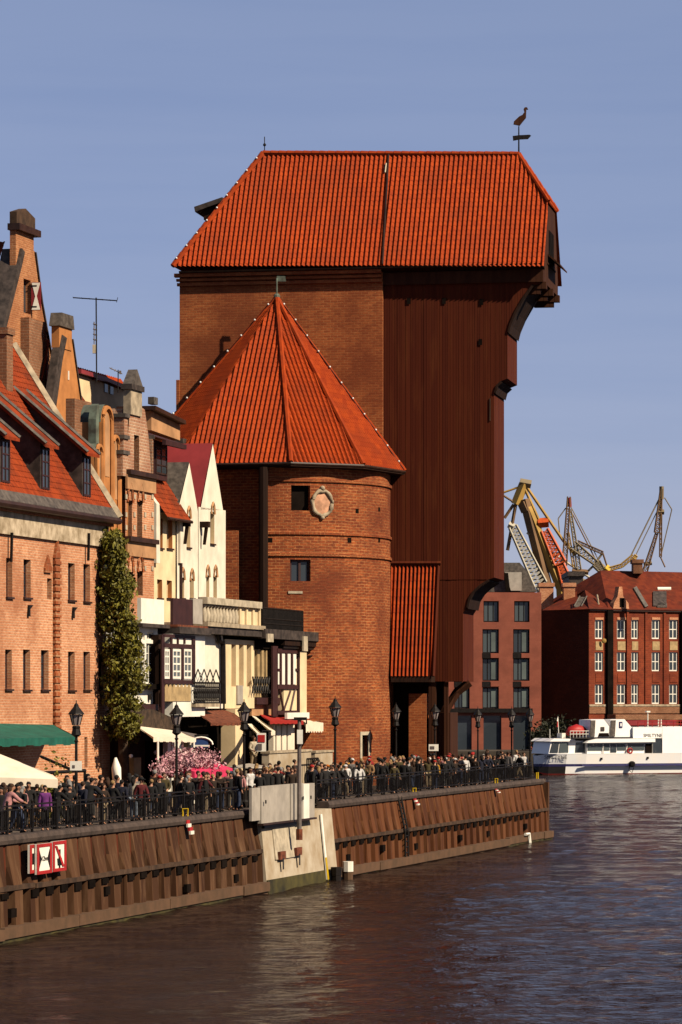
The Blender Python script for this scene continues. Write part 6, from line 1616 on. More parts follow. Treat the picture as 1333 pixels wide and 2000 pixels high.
def long_house():
    c0 = P(1151, 0, 436); fr = Frame((c0.x, c0.y), (0.86, 0.50)); q = fr.pt
    fg = Frame((c0.x, c0.y), (0.86, 0.50)); H = fr.hit
    root = thing('brick_building', 'long red brick building with white cross windows and dark shaded end wall', 'building', q(0, 0, 2.4))
    gw = Frame((c0.x, c0.y), (-0.70, 0.72))           # shaded gable wall runs away to the left
    aw = abs((Frame((c0.x, c0.y), (0.70, -0.72))).hit(1058, 0)[0])
    zt = H(1160, 1190)[1]; zb = 2.4
    cols = [(1163, 1179), (1206, 1223), (1234, 1248), (1274, 1290), (1308, 1325), (1345, 1362)]
    rows = [(1211, 1248), (1274, 1311), (1337, 1375)]
    hs = [fr.rect(x0, y0, x1, y1) for x0, x1 in cols for y0, y1 in rows]
    aE = H(1400, 0)[0]
    mb = MB(fr); facade(mb, lambda a, b, z: q(a, b, z), [[(0, zb), (aE, zb), (aE, zt), (0, zt)]], hs, .3); mb.build('wall', M['far_brick'], root, fix=False)
    L = aw
    v = [gw.pt(0, 0, 0), gw.pt(L, 0, 0)]
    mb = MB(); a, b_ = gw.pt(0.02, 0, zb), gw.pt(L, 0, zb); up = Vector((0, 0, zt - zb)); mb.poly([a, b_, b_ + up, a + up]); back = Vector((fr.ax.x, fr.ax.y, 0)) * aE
    mb.poly([b_, b_ + back, b_ + back + up, b_ + up]); mb.build('end_wall', M['shaded_brick'], root, fix=False)
    for h in hs: win(root, fr, h, .20, 'glass', 'white_paint', (1, 1), .15)
    for x0, x1 in cols:
        for y0, y1 in ((1250, 1272), (1313, 1335)):
            r = fr.rect(x0 + 1, y0 + 3, x1 - 1, y1 - 2); mb = MB(fr); mb.box(r[0], r[1], -.05, -.004, r[2], r[3]); mb.build('ornament_panel', M['ochre_panel' if y0 < 1300 else 'far_brick'], root)
        r = fr.rect(x0, 1206, x1, 1211); mb = MB(fr); mb.box(r[0], r[1], -.08, -.004, r[2] + .02, r[3]); mb.build('lintel', M['salmon_brick'], root)
    for y0, y1, d, m_ in ((1376, 1380, .15, 'stone'), (1381, 1394, .12, 'chimney_brick'), (1188, 1193, .3, 'gutter')):
        r = fr.rect(1152, y0, 1399, y1); mb = MB(fr); mb.box(0, aE, -d, -.004, H(1152, y1)[1], H(1152, y0)[1]); mb.build('band', M[m_], root)
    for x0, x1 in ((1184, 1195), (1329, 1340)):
        r = fr.rect(x0, 1190, x1, 1460); mb = MB(fr); mb.box(r[0], r[1], -.45, -.004, zb, zt - .1); mb.build('dark_recess', M['void_black'], root)
    for x in (1262, 1298, 1226):
        r = fr.rect(x - 2, 1192, x + 2, 1376); mb = MB(fr); mb.box(r[0], r[1], -.16, -.004, r[2], zt); mb.build('pilaster', M['far_brick'], root)
    # roof, two heights: low left part, taller right part
    def roofpart(name, x0, x1, ztop, inset, b1=7.0):
        a0, a1 = H(x0, 0)[0], H(x1, 0)[0]
        mb = MB(fr); mb.poly([q(a0, -.4, zt), q(a1, -.4, zt), q(a1, b1, ztop), q(a0 + inset, b1, ztop)]); mb.poly([q(a0, -.4, zt), q(a0 + inset, b1, ztop), q(a0 - 1, b1 * 2, zt)]); mb.poly([q(a1, -.4, zt), q(a1, b1, ztop), q(a1, b1 * 2, zt)])
        mb.poly([q(a0 + inset, b1, ztop), q(a1, b1, ztop), q(a1, 2 * b1, zt), q(a0 - 1, 2 * b1, zt)])
        return mb.build(name, M['tile_red'], root)
    z1 = H(1150, 1152, 6)[1]
    W_ = L * .5
    mb = MB(); g0 = gw.pt(L, -.1, zt); g1 = fr.pt(-.3, -.5, zt); r1 = H(1195, 0)[0]; ap = fr.pt(r1, 6, z1); e1 = fr.pt(r1, -.5, zt); gl = gw.pt(L, 0, zt) + Vector((5, 5, z1 - zt))
    mb.poly([g1, e1, ap, gl]); mb.poly([g0, g1, gl]); mb.poly([g0, gl, gl + Vector((0, 8, -(z1 - zt)))]); mb.poly([gl, ap, fr.pt(r1, 14, zt), g0 + Vector((10, 10, 0))]); mb.build('roof', M['tile_red'], root)
    z2 = H(1300, 1117, 8)[1]; rf2 = roofpart('roof', 1186, 1440, z2, 4.5, 8.0)
    # skylights, pale batten, dormer
    def onroof(px0, py0, px1, py1, m_, nm, th_=.2):
        zs = (z2 - zt) / 8.4
        def pt(px, py):
            b = 0
            for _ in range(25): z = H(px, py, b)[1]; b = -.4 + (z - zt) / zs
            return q(H(px, py, b)[0], b, z) + Vector((-.05, -.15, .15))
        mb = MB(); p = [pt(px0, py1), pt(px1, py1), pt(px1, py0), pt(px0, py0)]; o = Vector((.04, .12, -.2)); i = mb.add(p + [v + o for v in p])
        for f in ((0,1,2,3), (4,7,6,5), (0,4,5,1), (1,5,6,2), (2,6,7,3), (3,7,4,0)): mb.face([i + k for k in f])
        mb.build(nm, M[m_], rf2)
    onroof(1286, 1149, 1312, 1152, 'white_paint', 'roof_batten'); onroof(1277, 1157, 1303, 1185, 'slate', 'skylight'); onroof(1285, 1180, 1304, 1187, 'lead', 'skylight_sill')
    mb = MB(); p0, p1 = P(1240, 1148, 437.5), P(1263, 1186, 436.8); mb.tube([p0, p1], .35, 4); mb.build('verge', M['lead'], root)
    # ornate gable between the two roofs
    g = fr.polypx([(1196, 1192), (1228, 1192), (1226, 1178), (1216, 1165), (1214, 1146), (1208, 1146), (1205, 1165), (1198, 1178)])
    mb = MB(fr); mb.prism(g, -.25, .6); gb = mb.build('gable', M['salmon_brick'], root)
    r = fr.rect(1209, 1168, 1217, 1186); mb = MB(fr); mb.box(r[0], r[1], -.3, -.255, r[2], r[3]); mb.build('gable_window', M['void_black'], gb)
    # chimneys on the low roof
    for x0, y0, x1, y1, Y in ((1055, 1146, 1082, 1190, 446), (1102, 1146, 1124, 1192, 444), (1238, 1100, 1256, 1120, 447)):
        a, b_ = P(x0, y1, Y), P(x1, y0, Y); mb = MB(); mb.box(a.x, b_.x, Y, Y + 3, a.z, b_.z); mb.box(a.x - .15, b_.x + .15, Y - .15, Y + 3.15, b_.z + .002, b_.z + .5); mb.build('chimney', M['chimney_brick' if x0 > 1200 else 'salmon_brick'], root)
    mb = MB(); a, b_ = P(1122, 1186, 438.2), P(1133, 1166, 440); mb.poly([a, a + Vector((.9, 0, 0)), b_ + Vector((.9, 0, 0)), b_]); 
    mb.tube([a + Vector((0, -.2, .1)), b_ + Vector((0, -.2, .1))], .10, 4); mb.tube([a + Vector((.9, -.2, .1)), b_ + Vector((.9, -.2, .1))], .1, 4); mb.build('skylight', M['lead'], root)
    mb = MB(); mb.tube([P(1167, 1162, 440), P(1171, 1188, 437.5)], .12, 4); mb.build('roof_ridge', M['stone'], root)
    a, z = H(1176, 1252); mb = MB(); c = q(a, -.5, z); mb.ball(c, .32, 10, 1, .4, 1); mb.build('round_sign', M['crane_ochre'], root)
    # low canopy roofs at the foot
    for x0, x1, y0, y1, m_ in ((1200, 1330, 1396, 1406, 'chimney_brick'), (1222, 1318, 1407, 1417, 'shutter_red')):
        r = fr.rect(x0, y0, x1, y1, -2); mb = MB(fr); mb.box(r[0], r[1], -2.4, -.5, r[2], r[3]); mb.build('shop_fascia', M[m_], root)
long_house()
def far_bushes():
    rnd = random.Random(41)
    for lab, x0, x1, y0, Y in (('dark bare shrubs in the shade of the brick end wall across the water', 1058, 1110, 1400, 424), ('dark low tree beside the modern block across the water', 1040, 1075, 1424, 422)):
        c = P((x0 + x1) / 2, 0, Y); root = thing('shrub', lab, 'bush', Vector((c.x, Y, 2.4))); pts = []
        zt = P(0, y0, Y).z
        for _ in range(60):
            k = Vector((P(rnd.uniform(x0, x1), 0, Y).x, Y + rnd.uniform(-1, 1.5), rnd.uniform(2.6, zt - .6)))
            for _ in range(30): pts.append(k + Vector((rnd.gauss(0, .5), rnd.gauss(0, .5), rnd.gauss(0, .45))))
        leaf_cloud('foliage', M['leaf_dark'], root, pts, .22, 5)
        mb = MB(); mb.tube([Vector((c.x, Y, 2.4)), Vector((c.x, Y, zt - 1))], .2, 5); mb.build('trunk', M['bark'], root)
far_bushes()

# harbour cranes, 900 m away
def lattice(mb, p, q_, w0, w1, n, r):
    p, q_ = Vector(p), Vector(q_); d = (q_ - p).normalized(); x = d.cross(Vector((0, 1, 0))).normalized(); y = x.cross(d)
    C4 = [(1, 1), (1, -1), (-1, -1), (-1, 1)]
    prev = None
    for i in range(n + 1):
        t = i / n; c = p.lerp(q_, t); w = w0 + (w1 - w0) * t
        ring = [c + x * (sx * w) + y * (sy * w) for sx, sy in C4]
        if prev:
            for k in range(4): mb.tube([prev[k], ring[k]], r * 1.15, 4, cap=False); mb.tube([prev[k], ring[(k + 1) % 4]], r * .75, 3, cap=False); mb.tube([ring[k], ring[(k + 1) % 4]], r * .7, 3, cap=False)
        prev = ring
YC = 900.0
def C_(x, y, d=0): return P(x, y, YC + d)
def hc(label, parts):
    base = C_(parts[0][1][-1][0], 0); root = thing('harbour_crane', label, 'crane', Vector((base.x, YC, 2.4)), 'harbour cranes behind the far roofs')
    for nm, pts, kind, w, mat in parts:
        mb = MB()
        for a, b_ in zip(pts, pts[1:]):
            if kind == 'bar': mb.tube([C_(*a), C_(*b_)], w, 5)
            elif kind == 'lat': lattice(mb, C_(*a), C_(*b_), w[0], w[1], w[2], w[3])
            elif kind == 'box': mb.tube([C_(*a), C_(*b_)], w, 4)
        mb.build(nm, M[mat], root)
hc('big brown harbour crane with ochre jib stays beside the timber hoist', [
    ('leg', [(1026, 975), (1070, 1150), (1075, 1250)], 'box', 1.5, 'crane_steel'), ('leg', [(1032, 990), (1096, 1150), (1100, 1250)], 'box', 1.2, 'crane_ochre'),
    ('jib', [(1008, 985), (1024, 945)], 'box', 1.3, 'crane_ochre'), ('jib_head', [(1016, 942), (1038, 946)], 'box', 1.1, 'crane_dull'), ('mast', [(1008, 985), (992, 1075)], 'box', .45, 'crane_steel'), ('mast', [(1004, 985), (986, 1012)], 'box', .4, 'crane_steel'),
    ('stay', [(1026, 955), (1055, 1020)], 'bar', .42, 'crane_ochre'), ('stay', [(1030, 952), (1100, 1055), (1125, 1085)], 'bar', .42, 'crane_ochre'), ('stay', [(984, 962), (1018, 950)], 'bar', .28, 'crane_ochre'), ('stay', [(984, 968), (1006, 982)], 'bar', .3, 'crane_steel'),
    ('machine_house', [(1022, 980), (1030, 998)], 'box', 1.6, 'crane_steel')])
hc('white lattice boom crane in front of the brown harbour crane', [('boom', [(1002, 1028), (1056, 1142), (1075, 1190)], 'lat', (1.0, 1.7, 16, .24), 'crane_grey'), ('boom_head', [(994, 1024), (1006, 1030)], 'box', .9, 'crane_grey'),
    ('stay', [(1030, 1040), (1066, 1072), (1110, 1100), (1170, 1140)], 'bar', .35, 'crane_grey')])
hc('orange lattice crane with bright orange red head', [('boom', [(1064, 1035), (1094, 1100), (1110, 1146), (1118, 1190)], 'lat', (.9, 1.5, 8, .3), 'orange_paint'), ('boom_head', [(1051, 1022), (1072, 1020)], 'box', 1.3, 'orange_paint'), ('pulley', [(1049, 1026), (1056, 1028)], 'box', .5, 'crane_steel')])
hc('dark slender harbour crane with folded jib, between the orange crane and roofs', [
    ('tower', [(1112, 970), (1103, 1105)], 'lat', (.35, .6, 14, .15), 'crane_steel'), ('tower', [(1114, 995), (1132, 1112)], 'lat', (.3, .5, 12, .14), 'crane_dull'), ('tower', [(1110, 1040), (1122, 1108)], 'lat', (.3, .3, 8, .12), 'crane_ochre'), ('tower_head', [(1112, 972), (1113, 990)], 'box', .6, 'shutter_red'),
    ('stay', [(1106, 992), (1091, 1013), (1094, 1045)], 'bar', .16, 'crane_dull'), ('stay', [(1116, 998), (1165, 1095)], 'bar', .18, 'crane_steel'), ('stay', [(1116, 990), (1172, 1098)], 'bar', .14, 'crane_dull'), ('jib', [(1128, 1058), (1178, 1080)], 'lat', (.35, .35, 8, .13), 'crane_steel'), ('jib', [(1178, 1080), (1186, 1105)], 'bar', .25, 'crane_steel'), ('strut', [(1178, 1080), (1160, 1105), (1130, 1135)], 'bar', .3, 'crane_dull'),
    ('boom', [(1120, 1065), (1165, 1100), (1180, 1120)], 'lat', (1.1, .6, 6, .2), 'crane_dull'), ('platform', [(1118, 1115), (1150, 1118)], 'box', .7, 'crane_steel'), ('undercarriage', [(1110, 1135), (1160, 1150)], 'box', 1.8, 'crane_dull')])
hc('lone dark harbour crane with long raised jib above the right hand roof', [
    ('tower', [(1293, 955), (1284, 1040), (1258, 1125)], 'lat', (.3, .65, 11, .15), 'crane_steel'), ('base', [(1258, 1125), (1255, 1190)], 'box', .8, 'crane_dull'), ('jib', [(1292, 965), (1291, 1088)], 'lat', (.25, .25, 12, .13), 'crane_steel'), ('hook', [(1291, 1088), (1300, 1108)], 'bar', .2, 'crane_steel'), ('stay', [(1299, 972), (1313, 995), (1292, 1085)], 'bar', .16, 'crane_dull'),
    ('stay', [(1288, 975), (1232, 1088)], 'bar', .2, 'crane_dull'), ('stay', [(1291, 985), (1240, 1090)], 'bar', .14, 'crane_dull'), ('mast_head', [(1293, 950), (1293, 975)], 'box', .6, 'crane_dull'), ('platform', [(1258, 1102), (1274, 1100)], 'box', .5, 'crane_dull'), ('collar', [(1287, 1000), (1298, 1000)], 'box', .7, 'crane_dull')])
hc('low ochre jib crane with a yellow cab at its joint', [('boom', [(1190, 1112), (1215, 1105), (1238, 1086), (1244, 1090)], 'lat', (.45, .45, 4, .16), 'crane_ochre'), ('boom', [(1165, 1095), (1190, 1114), (1206, 1126)], 'bar', .4, 'crane_dull'), ('cab', [(1182, 1110), (1190, 1116)], 'box', 1.3, 'yellow_paint'), ('tower', [(1176, 1118), (1172, 1150), (1172, 1190)], 'box', .9, 'crane_dull'), ('rope', [(1241, 1090), (1244, 1118)], 'bar', .1, 'crane_dull')])
def far_sheds():
    for lab, x0, y0, x1, y1, m_, Y in (('low pale roofed shed behind the brick roofs, left of the gap', 1142, 1146, 1170, 1170, 'crane_grey', 700), ('low pale roofed shed behind the brick roofs, right of the gap', 1182, 1142, 1200, 1170, 'crane_grey', 700), ('grey industrial hall between the harbour cranes', 1112, 1116, 1140, 1170, 'slate', 720)):
        a, b_ = P(x0, y1, Y), P(x1, y0, Y); root = thing('shed', lab, 'shed', Vector((a.x, Y, 2.4)))
        mb = MB(); mb.box(a.x, b_.x, Y, Y + 20, 2.4, b_.z - 1); mb.build('wall', M['slate'], root)
        mb = MB(); fr = Frame((0, Y), (1, 0)); mb.prism_a([(-.5 - Y + Y, b_.z - .99), (20.5, b_.z - .99), (10, b_.z + .6)], a.x - .3, b_.x + .3) if False else mb.box(a.x - .3, b_.x + .3, Y - .5, Y + 20.5, b_.z - .99, b_.z); mb.build('roof', M[m_], root)
far_sheds()

# ------------------------------------------------------------------ the white passenger ship
def ship():
    Y = 398.0; fr = Frame((0, Y), (1, 0)); q = fr.pt; H = fr.hit
    root = thing('passenger_ship', 'white passenger ship with blue stripe and red waterline moored before the brick building', 'ship', P(1200, 1513, Y) * 1.0)
    BASE[root.name] = Vector(root.location)
    x = lambda px: H(px, 0)[0]; z = lambda py: H(1200, py)[1]
    xE = x(1480)
    # hull: sections lofted from the raking bow
    mb = MB(); st = []
    def sec(px, half, ztop, zbot): return (x(px), half, ztop, zbot)
    S = [sec(1050, .05, z(1478), z(1500)), sec(1056, .8, z(1475), z(1508)), sec(1070, 1.7, z(1473), -.3), sec(1100, 2.7, z(1472), -.3), sec(1140, 3.1, z(1472), -.3), sec(1480, 3.1, z(1472), -.3)]
    zl = [z(1514) , z(1511), z(1499), z(1497), z(1492), z(1490)]
    def ring(s):
        X, hf, zt, zb = s; out = []
        for zz in [zb] + zl + [zt]:
            zc = max(zb, min(zt, zz)); k = .80 + .20 * (zc - zb) / max(zt - zb, .01); out.append((X, hf * k, zc))
        return out
    rings = [ring(s) for s in S]; midY = Y + 3.1
    for side in (-1, 1):
        for i in range(len(rings) - 1):
            A, B = rings[i], rings[i + 1]
            for k in range(len(A) - 1):
                zz = (B[k][2] + B[k + 1][2]) / 2
                mb.mat(1 if k <= 1 else (2 if k == 4 else (3 if i < 3 and k in (2, 3) and True else 0)))  # lower plates at the bow coloured dark to stand for shadow
                pts = [Vector((A[k][0], midY + side * A[k][1], A[k][2])), Vector((B[k][0], midY + side * B[k][1], B[k][2])), Vector((B[k+1][0], midY + side * B[k+1][1], B[k+1][2])), Vector((A[k+1][0], midY + side * A[k+1][1], A[k+1][2]))]
                mb.poly(pts)
    mb.mat(0); mb.poly([Vector((r[-1][0], midY - r[-1][1], r[-1][2] - .05)) for r in rings] + [Vector((r[-1][0], midY + r[-1][1], r[-1][2] - .05)) for r in reversed(rings)])
    mb.build('hull', [M['ship_white'], M['waterline_red'], M['navy_paint'], M['ship_dark']], root, fix=False)
    mb = MB(fr); mb.box(x(1128), xE, -.10, .10, z(1496), z(1493)); mb.build('rubbing_strake', M['navy_paint'], root)
    def bx(name, px0, px1, py0, py1, b0, b1, mat, par=root):
        mb = MB(fr); mb.box(x(px0), x(px1), b0, b1, z(py1), z(py0)); return mb.build(name, M[mat], par)
    def pr(name, pts, b0, b1, mat, par=root):
        mb = MB(fr); mb.prism([(x(a), z(c)) for a, c in pts], b0, b1); return mb.build(name, M[mat], par)
    # bow bridge with raked glass
    pr('bow_cabin', [(1064, 1472), (1143, 1472), (1143, 1447), (1070, 1447)], .9, 5.2, 'ship_white')
    pr('bow_window', [(1066, 1470), (1084, 1470), (1087, 1450), (1072, 1450)], .84, .897, 'glass'); pr('bow_window', [(1086, 1470), (1107, 1470), (1107, 1450), (1089, 1450)], .84, .897, 'pale_glass'); pr('bow_window', [(1122, 1470), (1143, 1470), (1143, 1450), (1124, 1450)], .84, .897, 'glass')
    pr('bow_roof', [(1064, 1448), (1124, 1448), (1116, 1443), (1074, 1442)], .6, 5.5, 'ship_white')
    # main deck saloon
    bx('saloon', 1143.5, 1300, 1450, 1472, .35, 5.8, 'ship_white'); 
    for x0, x1, m_ in ((1145, 1177, 'pale_glass'), (1181, 1193, 'pale_glass'), (1195, 1208, 'glass'), (1210, 1228, 'pale_glass'), (1234, 1270, 'pale_glass'), (1273, 1285, 'glass')):
        bx('saloon_window', x0, x1, 1453, 1466 if m_ == 'pale_glass' else 1470, .28, .347, m_)
    bx('side_door', 1272.5, 1286, 1453, 1472, .20, .276, 'void_black')
    bx('side_door', 1288, 1308, 1444, 1472, .15, .34, 'glass')
    pr('deck_roof', [(1136, 1451), (1290, 1450), (1290, 1443), (1160, 1443), (1142, 1447)], -.25, 6.2, 'ship_white')
    bx('deck_edge', 1112, 1245, 1440.5, 1443, .1, 6.0, 'ship_dark')
    bx('aft_house', 1308.5, 1480, 1420, 1472, .05, 6.1, 'ship_white'); bx('upper_deck', 1243, 1308, 1421, 1442.5, .05, 6.1, 'ship_white')
    # funnels
    for pts in ([(1150, 1440), (1192, 1440), (1193, 1419), (1181, 1405), (1152, 1406)], [(1195, 1440), (1242, 1440), (1243, 1421), (1227, 1405), (1196, 1406)]):
        f = pr('funnel', pts, .4, 3.2, 'ship_white'); x0 = pts[0][0]
        pr('funnel_side', [(x0, 1439), (x0 + 10, 1439), (x0 + 12, 1407), (x0 + 2, 1407)], .30, .397, 'lead', f)
        if x0 > 1160:
            pr('emblem', [(1215, 1422), (1222, 1422), (1222, 1410), (1215, 1410)], .33, .397, 'navy_paint', f); pr('emblem_field', [(1217, 1419), (1220, 1419), (1220, 1413), (1217, 1413)], .30, .327, 'ship_white', f)
        else: pr('vent', [(1168, 1439), (1192, 1439), (1191, 1432), (1171, 1432)], .32, .397, 'void_black', f); pr('vent', [(1174, 1428), (1182, 1428), (1182, 1420), (1174, 1420)], .32, .397, 'slate', f)
    mb = MB(); p = [Vector((x(px), Y + 1.6, z(py))) for px, py in ((1110, 1433), (1117, 1430), (1132, 1427), (1146, 1429), (1159, 1433))]
    mb.tube(p, [.25, .6, .75, .6, .2], 8); mb.build('life_raft_cover', M['orange_paint'], root, True).data.materials[0] = M['red_paint']
    mb = MB(); 
    for px in (1108, 1115, 1122, 1129, 1136, 1143, 1150): mb.tube([Vector((x(px), Y + .5, z(1441))), Vector((x(px), Y + .5, z(1428)))], .045, 4)
    for py in (1428, 1434): mb.tube([Vector((x(1108), Y + .5, z(py))), Vector((x(1150), Y + .5, z(py)))], .04, 4)
    mb.build('deck_railing', M['white_paint'], root)
    mb = MB()
    for px in range(1258, 1400, 16): mb.tube([Vector((x(px), Y + .5, z(1421))), Vector((x(px), Y + .5, z(1409)))], .05, 4)
    for py in (1409, 1415): mb.tube([Vector((x(1258), Y + .5, z(py))), Vector((x(1400), Y + .5, z(py)))], .045, 4)
    mb.build('upper_railing', M['red_paint'], root)
    mb = MB(); mb.tube([Vector((x(1294), Y + 2, z(1421))), Vector((x(1294), Y + 2, z(1391)))], .07, 5); mb.box(x(1290), x(1298), Y + 1.8, Y + 2.2, z(1392), z(1389)); mb.build('radar_mast', M['white_paint'], root)
    for px in (1318, 1324):
        mb = MB(); mb.tube([Vector((x(px), Y + 2, z(1421))), Vector((x(px), Y + 2, z(1406)))], .09, 5); mb.build('aerial', M['white_paint'], root)
    mb = MB(); mb.tube([Vector((x(1096), Y + 2, z(1444))), Vector((x(1094), Y + 2, z(1400)))], .05, 5); mb.build('flagstaff', M['white_paint'], root)
    for y0, y1, m_ in ((1402, 1409, 'white_paint'), (1409, 1420, 'red_paint')):
        mb = MB(fr); mb.prism([(x(1091.5), z(y1)), (x(1094.3), z(y1)), (x(1094), z(y0)), (x(1092.5), z(y0))], 1.93, 1.97); mb.build('flag', M[m_], root)
    bx('searchlight', 1096, 1104, 1432, 1442, 1.2, 2.4, 'white_paint')
    for px in (1073, ):
        mb = MB(); mb.tube([Vector((x(px), Y + 1.6, z(1443))), Vector((x(px), Y + 1.6, z(1424)))], .05, 4); mb.build('aerial', M['white_paint'], root)
    for px, py in ((1236, 1467), ):
        mb = MB(); c = Vector((x(px), Y + .05, z(py))); mb.tube([c + Vector((.30 * math.cos(t * .6283), 0, .30 * math.sin(t * .6283))) for t in range(11)], .10, 6); mb.build('lifebuoy', M['red_paint'], root)
    for px, py in ((1173, 1482), (1276, 1481)):
        mb = MB(fr); mb.box(x(px) - .12, x(px) + .12, .30, .02 - .01, z(py) - .12, z(py) + .12); mb.build('porthole', M['void_black'], root)
    for pxc in (1178, 1231, 1288):
        mb = MB(); mb.tube([Vector((x(pxc), Y + .2, z(1472))), Vector((x(pxc), Y + .2, z(1450)))], .06, 4); mb.build('stanchion', M['white_paint'], root)
    mb = MB(); c = Vector((x(1239), Y - .12, z(1493))); mb.lathe(c - Vector((0, 0, .35)), [(.15, 0), (.38, .15), (.38, .55), (.15, .7)], 8); mb.tube([c + Vector((-.3, 0, 0)), c + Vector((-.4, 0, -.7)), c + Vector((0, 0, -1.0)), c + Vector((.25, 0, -.4))], .05, 4); mb.build('fender', M['iron'], root)
    lettering('SMILTYNE', .62, Vector((x(1080), Y + .93, z(1479))), (1, -.52, 0), M['ship_dark'], root, .95)
    lettering('SMILTYNE', .56, Vector((x(1287), Y + .03, z(1437.5))), (1, 0, 0), M['ship_dark'], root, 1.0)
SHIP = ship()
for o in COL.objects:
    if o.name.startswith('passenger_ship'): o.rotation_euler = (0, 0, R(24))
# ================================================================== PEOPLE
def skin_mesh(name, verts, edges, root=0, sub=1):
    """one continuous surface grown round a skeleton: verts = (x, y, z, rx, ry)"""
    me = bpy.data.meshes.new(name + '_cage'); me.from_pydata([v[:3] for v in verts], [], []); 
    bm = bmesh.new(); sk = bm.verts.layers.skin.verify()
    bv = []
    for i, v in enumerate(verts):
        b = bm.verts.new(v[:3]); b[sk].radius = (v[3], v[4] if len(v) > 4 else v[3]); b[sk].use_root = (i == root); bv.append(b)
    for a, b in edges: bm.edges.new((bv[a], bv[b]))
    bm.to_mesh(me); bm.free()
    o = bpy.data.objects.new('cage', me); COL.objects.link(o)
    m = o.modifiers.new('s', 'SKIN'); m.use_smooth_shade = True; m.branch_smoothing = 0.4
    if sub: s = o.modifiers.new('u', 'SUBSURF'); s.levels = sub; s.render_levels = sub
    dg = bpy.context.evaluated_depsgraph_get(); dg.update()
    out = bpy.data.meshes.new_from_object(o.evaluated_get(dg)); out.name = name
    bpy.data.objects.remove(o); bpy.data.meshes.remove(me)
    out.polygons.foreach_set('use_smooth', [True] * len(out.polygons))
    return out
def skeleton(arms, legs, lean=0.0, head=0.0, fingers=True):
    """arms/legs: per side (elbow offset, wrist offset) / (knee, ankle) relative to shoulder / hip"""
    sh = lambda z: -lean * max(0, z - .95)
    V = [(0, 0, .95, .135, .105), (0, sh(1.1), 1.10, .125, .10), (0, sh(1.28), 1.28, .15, .105), (0, sh(1.41), 1.41, .12, .085), (0, sh(1.49), 1.49, .055, .055), (0, sh(1.55) - .01, 1.555, .055, .06),
         (head * .01, sh(1.62) - .02, 1.62, .078, .092), (head * .01, sh(1.69) - .012, 1.70, .062, .075)]
    E = [(0, 1), (1, 2), (2, 3), (3, 4), (4, 5), (5, 6), (6, 7)]
    n = len(V); V.append((math.sin(head) * .105, sh(1.6) - .02 - .105 * math.cos(head), 1.605, .016, .02)); E.append((6, n))
    for s in (-1, 1):
        n = len(V); V.append((s * .082 * math.cos(head), sh(1.6) - .01 + s * .07 * math.sin(head), 1.615, .014, .024)); E.append((6, n))
    J = {'arm': [], 'leg': []}
    for s, (el, wr) in zip((-1, 1), arms):
        S = Vector((s * .175, sh(1.41), 1.415)); e = S + Vector(el); w = e + Vector(wr); d = (w - e).normalized()
        n = len(V); V += [(*S, .062), (*e, .044), (*w, .030), (*(w + d * .07), .036, .022)]; E += [(3, n), (n, n + 1), (n + 1, n + 2), (n + 2, n + 3)]
        J['arm'].append((S, e, w))
        if fingers:
            side = d.cross(Vector((0, 1, 0.2))).normalized()
            for k, L in enumerate((.055, .07, .075, .068)):
                p = w + d * .10 + side * ((k - 1.5) * .019); t = p + d * L * .6 - Vector((0, L * .4, 0)); m = len(V); V += [(*p, .009), (*t, .008)]; E += [(n + 3, m), (m, m + 1)]
            p = w + d * .04 + side * .04 - Vector((0, .02, 0)); m = len(V); V += [(*p, .011), (*(p + d * .045), .009)]; E += [(n + 3, m), (m, m + 1)]
    for s, (kn, an) in zip((-1, 1), legs):
        H_ = Vector((s * .092, 0, .88)); k = H_ + Vector(kn); a = k + Vector(an)
        n = len(V); V += [(*H_, .088, .092), (*k, .058), (*a, .040), (a.x + s * .01, a.y - .13, a.z - .045, .036, .026)]; E += [(0, n), (n, n + 1), (n + 1, n + 2), (n + 2, n + 3)]
        J['leg'].append((H_, k, a))
    return V, E, J, sh
DN = ((-.05, .03, -.28), (-.005, -.07, -.25)); DNR = ((.05, .03, -.28), (.005, -.07, -.25))
ST = ((-.005, -.01, -.40), (0, .02, -.40)); STR = ((.005, -.01, -.40), (0, .02, -.40))
POSES = {
 'standing': ((DN, DNR), (ST, STR), 0.0, 0.0),
 'walking': ((((-.05, -.12, -.25), (.0, -.14, -.20)), ((.05, .16, -.23), (.0, -.02, -.25))), (((-.0, .10, -.39), (0, .20, -.35)), ((.0, -.20, -.35), (0, .0, -.40))), .06, 0.0),
 'strolling': ((((-.06, .12, -.25), (0, .0, -.26)), ((.05, -.10, -.26), (0, -.13, -.22))), (((0, -.15, -.37), (0, .01, -.40)), ((0, .08, -.39), (0, .16, -.36))), .03, .5),
 'leaning': ((((-.08, -.18, -.20), (.04, -.22, -.08)), ((.08, -.18, -.20), (-.04, -.22, -.08))), (ST, ((.01, .04, -.39), (0, .06, -.39))), .35, -.3),
 'holding phone': ((DN, ((.05, -.12, -.24), (-.10, -.20, .16))), (ST, STR), .05, .15),
 'hands in pockets': ((((-.10, .06, -.26), (.08, -.06, -.22)), ((.10, .06, -.26), (-.08, -.06, -.22))), (ST, ((.02, -.05, -.39), (.0, .04, -.40))), -.02, -.5),
 'pointing': ((DN, ((.12, -.20, -.10), (.06, -.24, .06))), (ST, STR), .0, .4),
 'looking aside': ((((-.06, .02, -.28), (.08, -.18, -.10)), ((.06, .02, -.28), (-.10, -.17, -.08))), (((-.01, .03, -.40), (0, .03, -.39)), STR), .02, .9),
}
